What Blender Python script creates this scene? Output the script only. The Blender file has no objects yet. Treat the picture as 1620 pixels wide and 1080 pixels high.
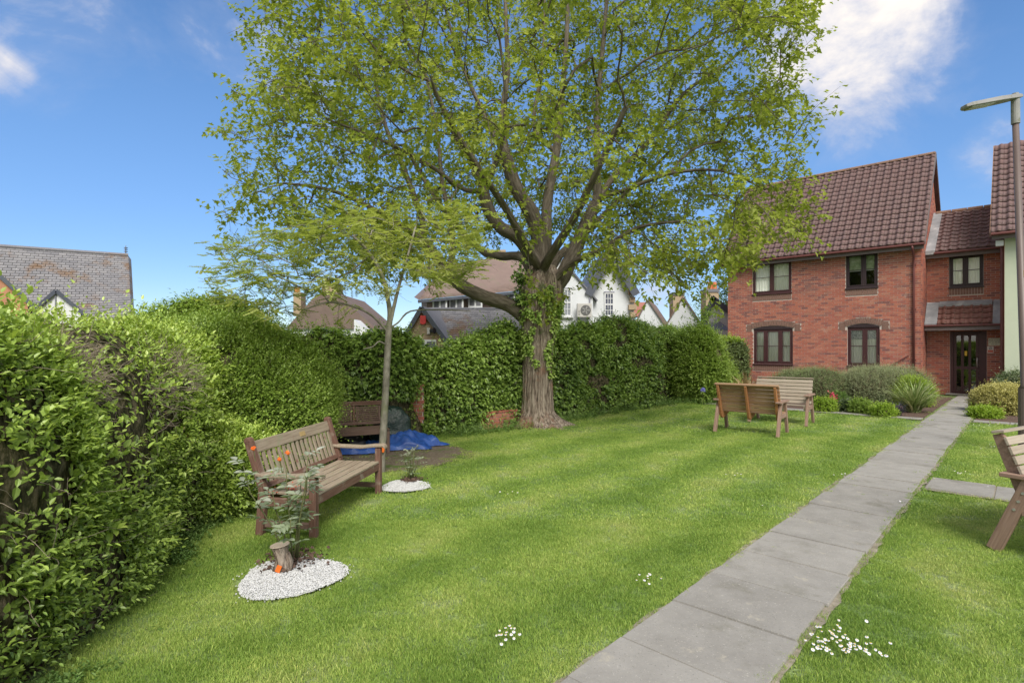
import bpy, bmesh, math, random
import numpy as np
from mathutils import Vector, Matrix, Euler

R = math.radians
random.seed(7)
rng = np.random.default_rng(7)
scene = bpy.context.scene
COL = scene.collection

# ------------------------------------------------------------------ camera
F, HZ, H = 866.0, 548.0, 1.65          # focal length in photo pixels, horizon row, eye height
cam_d = bpy.data.cameras.new("camera")
cam = bpy.data.objects.new("camera", cam_d)
COL.objects.link(cam)
cam.location = (0, 0, H)
cam.rotation_euler = (R(90), 0, 0)
cam_d.sensor_width = 36.0
cam_d.lens = F / 1620.0 * 36.0
cam_d.shift_y = (HZ - 540.0) / 1620.0
cam_d.clip_end = 2000
cam_d.clip_start = 0.05
scene.camera = cam

# ------------------------------------------------------------------ world, sun, exposure
SUN = Vector((0.13, -0.66, 0.76)).normalized()
scene.view_settings.view_transform = 'Standard'
scene.view_settings.look = 'None'
scene.view_settings.gamma = 1
scene.view_settings.use_curve_mapping = False
scene.view_settings.exposure = 2.32
world = bpy.data.worlds.new("World")
scene.world = world
world.use_nodes = True


def build_world():
    nt = world.node_tree
    nt.nodes.clear()
    N, L = nt.nodes, nt.links
    out = N.new('ShaderNodeOutputWorld')
    bg = N.new('ShaderNodeBackground')
    bg.inputs['Strength'].default_value = 0.15
    L.new(bg.outputs[0], out.inputs[0])
    sky = N.new('ShaderNodeTexSky')
    sky.sky_type = 'NISHITA'
    sky.sun_disc = False
    sky.sun_elevation = math.asin(SUN.z)
    sky.sun_rotation = math.atan2(SUN.x, SUN.y)
    sky.air_density = 1.0
    sky.dust_density = 0.0
    sky.ozone_density = 3.0
    tc = N.new('ShaderNodeTexCoord')

    def math_(op, a, b=None, c=None, clamp=False):
        n = N.new('ShaderNodeMath')
        n.operation = op
        n.use_clamp = clamp
        for i, v in enumerate((a, b, c)):
            if v is None:
                continue
            if isinstance(v, (int, float)):
                n.inputs[i].default_value = v
            else:
                L.new(v, n.inputs[i])
        return n.outputs[0]

    def maprange(v, a, b, c=0.0, d=1.0):
        n = N.new('ShaderNodeMapRange')
        n.interpolation_type = 'SMOOTHSTEP'
        L.new(v, n.inputs['Value'])
        for k, x in (('From Min', a), ('From Max', b), ('To Min', c), ('To Max', d)):
            n.inputs[k].default_value = x
        return n.outputs[0]

    def noise(scale, detail, rough, loc=(0, 0, 0), scl=(1, 1, 1), dist=0.0):
        m = N.new('ShaderNodeMapping')
        m.inputs['Location'].default_value = loc
        m.inputs['Scale'].default_value = scl
        L.new(tc.outputs['Generated'], m.inputs['Vector'])
        n = N.new('ShaderNodeTexNoise')
        n.inputs['Scale'].default_value = scale
        n.inputs['Detail'].default_value = detail
        n.inputs['Roughness'].default_value = rough
        n.inputs['Distortion'].default_value = dist
        L.new(m.outputs[0], n.inputs['Vector'])
        return n.outputs[0]

    def blob(px, py, r0, r1, sx=1.0):
        d = Vector(((px - 810) / F, 1.0, (HZ - py) / F)).normalized()
        n = N.new('ShaderNodeVectorMath')
        n.operation = 'DISTANCE'
        L.new(tc.outputs['Generated'], n.inputs[0])
        n.inputs[1].default_value = d
        return maprange(n.outputs['Value'], r0, r1, 1.0, 0.0)
    base = noise(3.2, 8, 0.62, (1.3, 0.2, 0.5), (1, 1, 1.5), 0.4)
    fine = noise(7.5, 8, 0.6, (4.1, 2.2, 0.5), (1, 1, 1.3), 0.6)
    # clouds: a few banks where the photograph has them, plus thicker unseen cloud behind and overhead
    banks = [(1350, 40, 0.05, 0.24, 1.05), (1180, 90, 0.02, 0.22, .50), (1350, 180, 0.01, 0.17, .70), (1575, 240, 0.01, 0.08, .50),
             (2, 120, 0.0, 0.07, .55), (1560, -20, 0.0, 0.1, .40), (1030, 440, 0.03, 0.14, .55), (700, 470, 0.02, .12, .45),
             (860, 250, 0.1, 0.40, 0.26), (620, -500, .3, .9, .5)]
    acc = None
    for px, py, a, b, w in banks:
        v = math_('MULTIPLY', blob(px, py, a, b), w)
        acc = v if acc is None else math_('MAXIMUM', acc, v)
    sep = N.new('ShaderNodeSeparateXYZ')
    L.new(tc.outputs['Generated'], sep.inputs[0])
    # unseen, near-full cloud behind and overhead, thickened to raise soft ambient light
    back = maprange(sep.outputs['Y'], 0.42, -0.10, 0.0, 1.05)
    acc = math_('MAXIMUM', acc, back)
    nz = math_('ADD', math_('MULTIPLY', base, 0.62), math_('MULTIPLY', fine, 0.38))
    dens = math_('ADD', acc, math_('MULTIPLY', math_('SUBTRACT', nz, 0.5), 3.4))
    mask = maprange(dens, 0.34, 1.05)
    thin = math_('MULTIPLY', maprange(dens, 0.1, 0.9), 0.22)
    mask = math_('MAXIMUM', mask, thin)
    hz = maprange(sep.outputs['Z'], -0.03, 0.03)
    mask = math_('MULTIPLY', mask, hz)
    cc = N.new('ShaderNodeMixRGB')
    L.new(maprange(dens, 0.7, 1.5), cc.inputs[0])
    cc.inputs[1].default_value = (.84, .92, 1.08, 1)
    cc.inputs[2].default_value = (1.65, 1.56, 1.33, 1)
    hs = N.new('ShaderNodeHueSaturation')
    hs.inputs['Saturation'].default_value = 1.16
    hs.inputs['Value'].default_value = 0.24
    L.new(sky.outputs[0], hs.inputs['Color'])
    el = N.new('ShaderNodeMixRGB')       # clear, deep air right down to the horizon
    L.new(maprange(sep.outputs['Z'], 0.0, 0.42), el.inputs[0])
    el.inputs[1].default_value = (.52, .60, .74, 1); el.inputs[2].default_value = (1, 1, 1, 1)
    eh = N.new('ShaderNodeMixRGB'); eh.blend_type = 'MULTIPLY'; eh.inputs[0].default_value = 1
    L.new(hs.outputs[0], eh.inputs[1]); L.new(el.outputs[0], eh.inputs[2])
    mx = N.new('ShaderNodeMixRGB')
    L.new(mask, mx.inputs[0])
    L.new(eh.outputs[0], mx.inputs[1])
    L.new(cc.outputs[0], mx.inputs[2])
    tn = N.new('ShaderNodeMixRGB'); tn.blend_type = 'MULTIPLY'; tn.inputs[0].default_value = 1
    L.new(mx.outputs[0], tn.inputs[1]); tn.inputs[2].default_value = (1.04, 1.0, 1.02, 1)
    L.new(tn.outputs[0], bg.inputs['Color'])


build_world()
sun_d = bpy.data.lights.new("sun", 'SUN')
sun_d.energy = 0.9
sun_d.angle = R(30)
sun_d.color = (1.0, 0.95, 0.87)
sun_o = bpy.data.objects.new("sun", sun_d)
COL.objects.link(sun_o)
sun_o.rotation_euler = SUN.to_track_quat('Z', 'Y').to_euler()
sun_o.location = (0, 0, 30)


# ------------------------------------------------------------------ frame helpers
def W(px, py, Y):
    """world point seen at photo pixel (px, py) at distance Y"""
    return Vector(((px - 810) / F * Y, Y, H - (py - HZ) / F * Y))


def G(px, py):
    Y = H * F / (py - HZ)
    return Vector(((px - 810) / F * Y, Y, 0))


PD = Vector((0.685, 0.7285, 0))    # along the path
QD = Vector((0.7285, -0.685, 0))   # across the path, to the right


def QT(q, t, z=0.0):
    v = QD * q + PD * t
    return Vector((v.x, v.y, z))


HROT = math.atan2(QD.y, QD.x)


def project(p):
    return 810 + F * p[0] / p[1], HZ - F * (p[2] - H) / p[1]


# ------------------------------------------------------------------ object helpers
def tag(o, label=None, cat=None, group=None, kind=None):
    if label: o['label'] = label
    if cat: o['category'] = cat
    if group: o['group'] = group
    if kind: o['kind'] = kind
    return o


def empty(name, loc=(0, 0, 0), rz=0.0, label=None, cat=None, group=None):
    o = bpy.data.objects.new(name, None)
    o.empty_display_size = 0.1
    COL.objects.link(o)
    o.location = loc
    o.rotation_euler = (0, 0, rz)
    return tag(o, label, cat, group)


def link_mesh(name, me, parent=None):
    o = bpy.data.objects.new(name, me)
    COL.objects.link(o)
    if parent is not None:
        o.parent = parent
    return o


class MB:
    """collects simple solids into one mesh; every vertex carries grain coordinates 'gc' and a 'tint'"""

    def __init__(self):
        self.v, self.f, self.g, self.t = [], [], [], []

    def add(self, verts, faces, gcs=None, tint=None):
        n = len(self.v)
        self.v += [tuple(p) for p in verts]
        self.f += [tuple(i + n for i in fc) for fc in faces]
        if gcs is None:
            gcs = verts
        off = (random.uniform(-9, 9), random.uniform(-9, 9), random.uniform(-9, 9))
        self.g += [(g[0] + off[0], g[1] + off[1], g[2] + off[2]) for g in gcs]
        tt = random.random() if tint is None else tint
        self.t += [tt] * len(verts)
        return self

    def box(self, c, s, rot=None, tint=None):
        hx, hy, hz = s[0] / 2, s[1] / 2, s[2] / 2
        loc = [Vector((x, y, z)) for x in (-hx, hx) for y in (-hy, hy) for z in (-hz, hz)]
        ax = sorted(range(3), key=lambda i: -s[i])
        g = [(p[ax[0]], p[ax[1]], p[ax[2]]) for p in loc]
        if rot is not None:
            loc = [rot @ p for p in loc]
        c = Vector(c)
        f = [(0, 1, 3, 2), (4, 6, 7, 5), (0, 4, 5, 1), (2, 3, 7, 6), (0, 2, 6, 4), (1, 5, 7, 3)]
        return self.add([p + c for p in loc], f, g, tint)

    def bx(self, x0, x1, y0, y1, z0, z1, tint=None):
        return self.box(((x0 + x1) / 2, (y0 + y1) / 2, (z0 + z1) / 2), (abs(x1 - x0), abs(y1 - y0), abs(z1 - z0)), None, tint)

    def beam(self, p0, p1, w, d, up=(0, 0, 1), tint=None):
        """bar from p0 to p1; w across, d along 'up'"""
        p0, p1 = Vector(p0), Vector(p1)
        z = p1 - p0
        L = z.length
        z.normalize()
        x = Vector(up).cross(z)
        if x.length < 1e-4:
            x = Vector((1, 0, 0)).cross(z)
        x.normalize()
        y = z.cross(x)
        M = Matrix((x, y, z)).transposed()
        return self.box((p0 + p1) / 2, (w, d, L), M, tint)

    def prism(self, pts, axis_vec, tint=None):
        """closed outline pts extruded by axis_vec"""
        a = Vector(axis_vec)
        n = len(pts)
        P = [Vector(p) for p in pts]
        V = P + [p + a for p in P]
        f = [tuple(range(n)), tuple(range(2 * n - 1, n - 1, -1))]
        f += [(i, i + n, (i + 1) % n + n, (i + 1) % n) for i in range(n)]
        return self.add(V, f, None, tint)

    def tube(self, pts, radii, n=8, cap=True, tint=None):
        pts = [Vector(p) for p in pts]
        V, fc, g = [], [], []
        ref = Vector((0.3, 0.2, 1)).normalized()
        dist = 0
        for i, p in enumerate(pts):
            if i == 0: d = pts[1] - p
            elif i == len(pts) - 1: d = p - pts[-2]
            else: d = pts[i + 1] - pts[i - 1]
            if i: dist += (p - pts[i - 1]).length
            if d.length < 1e-6: d = Vector((0, 0, 1))
            d.normalize()
            x = ref.cross(d)
            if x.length < 0.1: x = Vector((1, 0, 0)).cross(d)
            x.normalize()
            y = d.cross(x)
            r = radii[i] if hasattr(radii, '__len__') else radii
            for k in range(n):
                a = 2 * math.pi * k / n
                V.append(p + x * (r * math.cos(a)) + y * (r * math.sin(a)))
                g.append((dist, r * math.cos(a), r * math.sin(a)))
        for i in range(len(pts) - 1):
            for k in range(n):
                k2 = (k + 1) % n
                fc.append((i * n + k, i * n + k2, (i + 1) * n + k2, (i + 1) * n + k))
        if cap:
            fc.append(tuple(range(n - 1, -1, -1)))
            fc.append(tuple(range((len(pts) - 1) * n, len(pts) * n)))
        return self.add(V, fc, g, tint)

    def mesh(self, name, mat, smooth=False):
        me = bpy.data.meshes.new(name)
        me.from_pydata(self.v, [], self.f)
        a = me.attributes.new('gc', 'FLOAT_VECTOR', 'POINT')
        a.data.foreach_set('vector', np.array(self.g, dtype=np.float32).ravel())
        a = me.attributes.new('tint', 'FLOAT', 'POINT')
        a.data.foreach_set('value', np.array(self.t, dtype=np.float32))
        bm = bmesh.new()
        bm.from_mesh(me)
        bmesh.ops.recalc_face_normals(bm, faces=bm.faces)
        bm.to_mesh(me)
        bm.free()
        if mat: me.materials.append(mat)
        if smooth:
            me.polygons.foreach_set('use_smooth', np.ones(len(me.polygons), dtype=bool))
        return me

    def build(self, name, mat, parent=None, smooth=False, bevel=0.0, kind=None):
        o = link_mesh(name, self.mesh(name, mat, smooth), parent)
        if bevel:
            m = o.modifiers.new('bevel', 'BEVEL')
            m.width = bevel
            m.segments = 2
            m.limit_method = 'ANGLE'
        if kind: o['kind'] = kind
        return o


def np_mesh(name, V, faces_len, loops, mat, tint=None, smooth=False):
    """fast mesh from numpy arrays; faces_len = vertices per face"""
    me = bpy.data.meshes.new(name)
    me.vertices.add(len(V))
    me.vertices.foreach_set('co', np.asarray(V, dtype=np.float32).ravel())
    me.loops.add(len(loops))
    me.loops.foreach_set('vertex_index', np.asarray(loops, dtype=np.int32))
    me.polygons.add(len(faces_len))
    st = np.concatenate([[0], np.cumsum(faces_len)[:-1]]).astype(np.int32)
    me.polygons.foreach_set('loop_start', st)
    if smooth:
        me.polygons.foreach_set('use_smooth', np.ones(len(faces_len), dtype=bool))
    me.update(calc_edges=True)
    if tint is not None:
        a = me.attributes.new('tint', 'FLOAT', 'POINT')
        a.data.foreach_set('value', np.asarray(tint, dtype=np.float32))
    if mat: me.materials.append(mat)
    return me


# smooth pseudo-noise, vectorised
_K = rng.normal(size=(14, 3))
_PH = rng.uniform(0, 6.28, 14)


def nz(P, freq=1.0, seed=0):
    P = np.asarray(P, dtype=float)
    K = np.roll(_K, seed, axis=1) * freq
    ph = _PH + seed * 1.7
    s = np.zeros(P.shape[:-1])
    for i in range(14):
        s += np.sin(P @ K[i] * (1 + 0.13 * i) + ph[i])
    return s / 3.7   # roughly unit variance


# ------------------------------------------------------------------ materials
def new_mat(name):
    m = bpy.data.materials.new(name)
    m.use_nodes = True
    nt = m.node_tree
    b = nt.nodes['Principled BSDF']
    return m, nt, nt.nodes, nt.links, b


def lin(c):
    """sRGB 0-255 to linear"""
    o = []
    for v in c:
        v /= 255.0
        o.append(v / 12.92 if v <= 0.04045 else ((v + 0.055) / 1.055) ** 2.4)
    return tuple(o) + (1,)


def coords(N, L, mode, scl=(1, 1, 1)):
    mp = N.new('ShaderNodeMapping')
    mp.inputs['Scale'].default_value = scl
    if mode == 'gc':
        a = N.new('ShaderNodeAttribute'); a.attribute_name = 'gc'
        L.new(a.outputs['Vector'], mp.inputs['Vector'])
    elif mode == 'World':
        a = N.new('ShaderNodeNewGeometry')
        L.new(a.outputs['Position'], mp.inputs['Vector'])
    else:
        a = N.new('ShaderNodeTexCoord')
        L.new(a.outputs[mode], mp.inputs['Vector'])
    return mp.outputs[0]


def ramp(N, L, fac, stops):
    r = N.new('ShaderNodeValToRGB')
    e = r.color_ramp.elements
    e[0].position, e[0].color = stops[0]
    e[1].position, e[1].color = stops[-1]
    for p, c in stops[1:-1]:
        k = e.new(p); k.color = c
    L.new(fac, r.inputs[0])
    return r.outputs[0]


def surf(name, stops, scale=5.0, rough=0.8, mode='Object', scl=(1, 1, 1), detail=8, nrough=0.6, bump=0.3, bdist=0.01,
         bscale=None, spec=0.3, tintmix=0.0, tcols=None, metal=0.0, speck=None):
    m, nt, N, L, b = new_mat(name)
    v = coords(N, L, mode, scl)
    n = N.new('ShaderNodeTexNoise')
    n.inputs['Scale'].default_value = scale
    n.inputs['Detail'].default_value = detail
    n.inputs['Roughness'].default_value = nrough
    L.new(v, n.inputs['Vector'])
    c = ramp(N, L, n.outputs[0], stops)
    if tcols:
        at = N.new('ShaderNodeAttribute'); at.attribute_name = 'tint'
        oi = N.new('ShaderNodeObjectInfo')
        ad = N.new('ShaderNodeMath'); ad.operation = 'ADD'
        L.new(at.outputs['Fac'], ad.inputs[0]); L.new(oi.outputs['Random'], ad.inputs[1])
        fr = N.new('ShaderNodeMath'); fr.operation = 'FRACT'
        L.new(ad.outputs[0], fr.inputs[0])
        c2 = ramp(N, L, fr.outputs[0], tcols)
        mx = N.new('ShaderNodeMixRGB'); mx.blend_type = 'MIX'; mx.inputs[0].default_value = tintmix
        L.new(c, mx.inputs[1]); L.new(c2, mx.inputs[2])
        c = mx.outputs[0]
    if speck:   # (colour, scale, lo, hi): lichen, stains, wear
        for col, sc, lo, hi in speck:
            n2 = N.new('ShaderNodeTexNoise')
            n2.inputs['Scale'].default_value = sc
            n2.inputs['Detail'].default_value = 6
            n2.inputs['Roughness'].default_value = 0.65
            L.new(coords(N, L, 'Object' if mode == 'gc' else mode, (1, 1, 1)), n2.inputs['Vector'])
            r2 = ramp(N, L, n2.outputs[0], [(lo, (0, 0, 0, 1)), (hi, (1, 1, 1, 1))])
            mx = N.new('ShaderNodeMixRGB')
            L.new(r2, mx.inputs[0]); L.new(c, mx.inputs[1]); mx.inputs[2].default_value = col
            c = mx.outputs[0]
    L.new(c, b.inputs['Base Color'])
    b.inputs['Roughness'].default_value = rough
    b.inputs['Specular IOR Level'].default_value = spec
    b.inputs['Metallic'].default_value = metal
    if bump:
        n3 = N.new('ShaderNodeTexNoise')
        n3.inputs['Scale'].default_value = bscale or scale * 3
        n3.inputs['Detail'].default_value = 6
        L.new(v, n3.inputs['Vector'])
        bp = N.new('ShaderNodeBump')
        bp.inputs['Strength'].default_value = bump
        bp.inputs['Distance'].default_value = bdist
        L.new(n3.outputs[0], bp.inputs['Height'])
        L.new(bp.outputs[0], b.inputs['Normal'])
    return m


def c4(r, g, b): return (r, g, b, 1)


def leaf_mat(name, stops, trans=0.35, rough=0.5, spec=0.3, tcol=None):
    m, nt, N, L, b = new_mat(name)
    at = N.new('ShaderNodeAttribute'); at.attribute_name = 'tint'
    c = ramp(N, L, at.outputs['Fac'], stops)
    L.new(c, b.inputs['Base Color'])
    b.inputs['Roughness'].default_value = rough
    b.inputs['Specular IOR Level'].default_value = spec
    tr = N.new('ShaderNodeBsdfTranslucent')
    g = N.new('ShaderNodeMixRGB'); g.blend_type = 'MULTIPLY'; g.inputs[0].default_value = 1
    L.new(c, g.inputs[1]); g.inputs[2].default_value = tcol or (1.35, 1.25, 0.8, 1)
    L.new(g.outputs[0], tr.inputs[0])
    mx = N.new('ShaderNodeMixShader'); mx.inputs[0].default_value = trans
    L.new(b.outputs[0], mx.inputs[1]); L.new(tr.outputs[0], mx.inputs[2])
    out = [n for n in N if n.type == 'OUTPUT_MATERIAL'][0]
    L.new(mx.outputs[0], out.inputs[0])
    return m


def glass_mat(name, tint=(0.98, 1.0, 0.98, 1), fac=0.12):
    m, nt, N, L, b = new_mat(name)
    gl = N.new('ShaderNodeBsdfGlossy'); gl.inputs['Roughness'].default_value = 0.02
    tr = N.new('ShaderNodeBsdfTransparent'); tr.inputs[0].default_value = tint
    fr = N.new('ShaderNodeLayerWeight'); fr.inputs[0].default_value = 0.25
    ad = N.new('ShaderNodeMath'); ad.operation = 'ADD'; ad.use_clamp = True
    L.new(fr.outputs['Fresnel'], ad.inputs[0]); ad.inputs[1].default_value = fac
    mx = N.new('ShaderNodeMixShader')
    L.new(ad.outputs[0], mx.inputs[0]); L.new(tr.outputs[0], mx.inputs[1]); L.new(gl.outputs[0], mx.inputs[2])
    out = [n for n in N if n.type == 'OUTPUT_MATERIAL'][0]
    L.new(mx.outputs[0], out.inputs[0])
    return m


M = {}
BR = [(0.0, c4(.45, .155, .10)), (.22, c4(.38, .12, .085)), (.45, c4(.50, .20, .13)), (.62, c4(.35, .11, .085)), (.74, c4(.16, .08, .08)),
      (.82, c4(.46, .22, .15)), (.90, c4(.42, .16, .11)), (1.0, c4(.18, .09, .09))]
M['brick'] = surf('red brick', [(.3, c4(.33, .115, .08)), (.7, c4(.44, .16, .11))], 6, .85, 'Object', bump=.5, bdist=.004, bscale=60, tintmix=.75, tcols=BR,
                  speck=[(c4(.24, .13, .11), .7, .56, .72), (c4(.50, .36, .29), 1.6, .63, .75)])
M['brownbrick'] = surf('brown brick', [(.3, c4(.17, .10, .08)), (.7, c4(.26, .155, .12))], 8, .85, 'Object', bump=.5, bdist=.004, bscale=60)
M['mortar'] = surf('mortar', [(.3, c4(.46, .39, .34)), (.7, c4(.58, .51, .46))], 12, .95, 'Object', bump=.3)
TL = [(0.0, c4(.130, .085, .085)), (.4, c4(.165, .105, .10)), (.75, c4(.145, .085, .080)), (1.0, c4(.185, .125, .12))]
M['tile'] = surf('concrete roof tile', [(.3, c4(0.156, 0.102, 0.102)), (.7, c4(0.216, 0.138, 0.132))], 5, .75, 'Object', bump=.4, bdist=.004, bscale=50, tintmix=.6, tcols=TL,
                 speck=[(c4(0.336, 0.312, 0.264), 9, .62, .74)])
M['redtile'] = surf('red roof tile', [(.3, c4(.20, .085, .065)), (.7, c4(.28, .12, .09))], 3, .75, 'Object', bump=.4, bdist=.004, bscale=50, tintmix=.3, tcols=TL,
                    speck=[(c4(.30, .28, .24), 8, .62, .72)])
M['ridge'] = surf('ridge tile', [(.3, c4(.19, .11, .085)), (.7, c4(.28, .18, .12))], 6, .8, bump=.4)
M['brownframe'] = surf('brown window frame', [(.3, c4(.055, .022, .024)), (.7, c4(.075, .03, .032))], 4, .45, bump=.05, spec=.4)
M['darkframe'] = surf('dark brown frame', [(.3, c4(.035, .022, .026)), (.7, c4(.05, .032, .036))], 4, .45, bump=.05, spec=.4)
M['fascia'] = surf('brown grey fascia', [(.3, c4(.13, .105, .10)), (.7, c4(.17, .14, .135))], 3, .6, bump=.1)
M['gutter'] = surf('red brown gutter', [(.3, c4(.12, .04, .038)), (.7, c4(.16, .058, .052))], 3, .45, bump=.05, spec=.4)
M['lead'] = surf('lead flashing', [(.3, c4(.20, .21, .22)), (.7, c4(.36, .37, .38))], 3, .55, bump=.25, speck=[(c4(.5, .5, .5), 3, .55, .7)])
M['cream'] = surf('pale green render', [(.3, c4(.50, .56, .42)), (.7, c4(.56, .61, .47))], 1.5, .9, bump=.3, bdist=.003, bscale=90)
M['glass'] = glass_mat('window glass', fac=.03)
M['glassdark'] = glass_mat('door glass', (.75, .8, .78, 1), fac=.14)
M['curtain'] = surf('net curtain', [(.3, c4(.86, .88, .78)), (.7, c4(.92, .92, .84))], 3, .9, scl=(6, 1, .4), bump=.15, bdist=.02, bscale=6)
M['greenreflection'] = surf('blind painted with green reflection', [(.35, c4(.20, .27, .14)), (.65, c4(.42, .48, .32))], 9, .8, bump=.1)  # mottled green: reflection in the pane, painted as colour
M['lace'] = surf('lace', [(.42, c4(.75, .75, .75)), (.58, c4(.30, .33, .32))], 40, .9, bump=.2)
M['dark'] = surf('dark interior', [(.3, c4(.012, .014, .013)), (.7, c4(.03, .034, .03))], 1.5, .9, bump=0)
M['white'] = surf('white render', [(.3, c4(0.581, 0.607, 0.634)), (.7, c4(0.651, 0.678, 0.695))], 1.2, .9, bump=.2, bdist=.004, bscale=40)
M['whitewood'] = surf('white paint', [(.3, c4(0.634, 0.651, 0.669)), (.7, c4(0.704, 0.722, 0.730))], 3, .55, bump=.1)
M['slate'] = surf('slate', [(.3, c4(.10, .105, .125)), (.7, c4(.17, .172, .19))], 4, .6, bump=.3, tintmix=.5,
                  tcols=[(0, c4(.10, .105, .125)), (1, c4(.20, .20, .215))], speck=[(c4(.33, .33, .32), 2.0, .58, .66)])
M['slateold'] = surf('weathered slate', [(.3, c4(.17, .17, .19)), (.7, c4(.25, .245, .26))], 3, .7, bump=.3, tintmix=.5,
                     tcols=[(0, c4(.16, .16, .18)), (1, c4(.30, .29, .30))], speck=[(c4(.20, .13, .085), .8, .54, .66), (c4(.42, .42, .42), 9, .62, .70)])
M['clay'] = surf('clay plain tile', [(.3, c4(.15, .11, .095)), (.7, c4(.22, .16, .14))], 3, .85, bump=.4, tintmix=.5,
                 tcols=[(0, c4(.14, .105, .09)), (1, c4(.25, .18, .155))], speck=[(c4(.16, .15, .10), 2, .55, .7)])
M['clayred'] = surf('red clay tile', [(.3, c4(.28, .12, .09)), (.7, c4(.36, .16, .12))], 3, .85, bump=.4)
M['stock'] = surf('yellow stock brick', [(.3, c4(.30, .23, .15)), (.7, c4(.42, .33, .22))], 5, .9, bump=.4, tintmix=.6,
                  tcols=[(0, c4(.26, .19, .13)), (.6, c4(.42, .33, .22)), (1, c4(.33, .19, .13))])
M['orangebrick'] = surf('orange brick', [(.3, c4(.38, .18, .11)), (.7, c4(.46, .23, .14))], 5, .9, bump=.4)
M['barge'] = surf('dark blue grey barge board', [(.3, c4(.07, .08, .105)), (.7, c4(.10, .11, .135))], 3, .6, bump=.1)
M['lavgrey'] = surf('grey purple fascia', [(.3, c4(.20, .20, .25)), (.7, c4(.25, .25, .30))], 3, .6, bump=.1)
M['redbox'] = surf('red alarm box', [(.3, c4(.50, .05, .05)), (.7, c4(.58, .07, .06))], 3, .4, bump=0)
M['pot'] = surf('clay chimney pot', [(.3, c4(.50, .16, .07)), (.7, c4(.60, .22, .10))], 5, .8, bump=.2)
M['acgrey'] = surf('grey metal casing', [(.3, c4(.45, .44, .42)), (.7, c4(.52, .51, .48))], 3, .5, bump=.05)
M['acdark'] = surf('dark grille', [(.3, c4(.10, .10, .10)), (.7, c4(.14, .14, .14))], 3, .5, bump=.05)
M['teak'] = surf('weathered teak', [(.25, c4(.17, .13, .095)), (.5, c4(.29, .235, .175)), (.75, c4(.38, .325, .25))], 3.0, .8, 'gc', (1.2, 26, 26),
                 bump=.5, bdist=.003, bscale=5, speck=[(c4(.24, .25, .16), 6, .55, .7), (c4(.16, .07, .05), 4, .60, .68)])
M['teakred'] = surf('red stained teak', [(.25, c4(0.090, 0.047, 0.034)), (.5, c4(0.149, 0.081, 0.059)), (.75, c4(0.225, 0.149, 0.113))], 3.0, .75, 'gc', (1.2, 26, 26),
                    bump=.5, bdist=.003, bscale=5, speck=[(c4(0.243, 0.198, 0.153), 7, .56, .68)])
M['teakbrown'] = surf('brown teak', [(.25, c4(.10, .062, .048)), (.5, c4(.16, .105, .082)), (.75, c4(.215, .15, .12))], 3.0, .75, 'gc', (1.2, 26, 26),
                      bump=.5, bdist=.003, bscale=5)
M['pine'] = surf('brown stained pine', [(.25, c4(.22, .125, .065)), (.5, c4(.33, .20, .11)), (.75, c4(.43, .28, .17))], 2.6, .7, 'gc', (1.5, 22, 22),
                 bump=.4, bdist=.003, bscale=5, tintmix=.35, tcols=[(0, c4(.27, .17, .10)), (1, c4(.42, .30, .20))])
M['pinerust'] = surf('orange stained rib', [(.25, c4(.27, .115, .045)), (.5, c4(.35, .16, .065)), (.75, c4(.40, .21, .10))], 2.6, .7, 'gc', (1.5, 22, 22), bump=.4, bdist=.003, bscale=5)
M['pinegrey'] = surf('grey weathered pine', [(.25, c4(.25, .20, .155)), (.5, c4(.36, .30, .235)), (.75, c4(.44, .39, .32))], 2.6, .8, 'gc', (1.5, 22, 22),
                     bump=.4, bdist=.003, bscale=5, tintmix=.3, tcols=[(0, c4(.25, .21, .17)), (1, c4(.42, .38, .32))])
M['pineleg'] = surf('pinkish bench leg', [(.25, c4(.20, .125, .095)), (.5, c4(.28, .185, .14)), (.75, c4(.36, .25, .20))], 2.6, .8, 'gc', (1.5, 22, 22), bump=.4, bdist=.003, bscale=5)
M['brass'] = surf('brass plaque', [(.3, c4(.42, .30, .14)), (.7, c4(.50, .37, .18))], 6, .5, bump=.1, metal=.2)
M['bolt'] = surf('steel bolt', [(.3, c4(.5, .5, .5)), (.7, c4(.6, .6, .6))], 6, .35, bump=.1, metal=.8)
M['post'] = surf('brown lamp post paint', [(.3, c4(.115, .085, .078)), (.7, c4(.15, .115, .105))], 3, .45, scl=(1, 1, .3), bump=.1, spec=.4)
M['lampgrey'] = surf('grey lamp casing', [(.3, c4(.22, .22, .22)), (.7, c4(.30, .30, .29))], 3, .5, bump=.1, speck=[(c4(.16, .17, .11), 9, .55, .68)])
M['lampglass'] = surf('lamp diffuser', [(.3, c4(.38, .40, .36)), (.7, c4(.46, .48, .44))], 3, .25, bump=.05, spec=.5)
M['yellow'] = surf('yellow band', [(.3, c4(.70, .45, .05)), (.7, c4(.75, .5, .07))], 3, .5, bump=0)
M['sign'] = surf('cream sign', [(.3, c4(.62, .64, .50)), (.7, c4(.68, .70, .56))], 3, .6, bump=0)
M['signwhite'] = surf('white sign', [(.3, c4(.75, .72, .68)), (.7, c4(.8, .77, .73))], 3, .6, bump=0)
M['signred'] = surf('red sign print', [(.3, c4(.62, .16, .10)), (.7, c4(.68, .20, .13))], 3, .6, bump=0)
M['ink'] = surf('dark lettering', [(.3, c4(.03, .03, .03)), (.7, c4(.05, .05, .05))], 3, .6, bump=0)
M['soil'] = surf('bark mulch soil', [(.3, c4(.05, .033, .025)), (.5, c4(.11, .07, .052)), (.7, c4(.19, .125, .10))], 30, .95, 'World', bump=.9, bdist=.02, bscale=50)
M['dirt'] = surf('bare dry dirt', [(.3, c4(.10, .075, .052)), (.5, c4(.17, .135, .10)), (.7, c4(.25, .21, .16))], 22, .95, 'World', bump=.9, bdist=.015, bscale=60,
                 speck=[(c4(.09, .14, .03), 3, .52, .62)])
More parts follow.
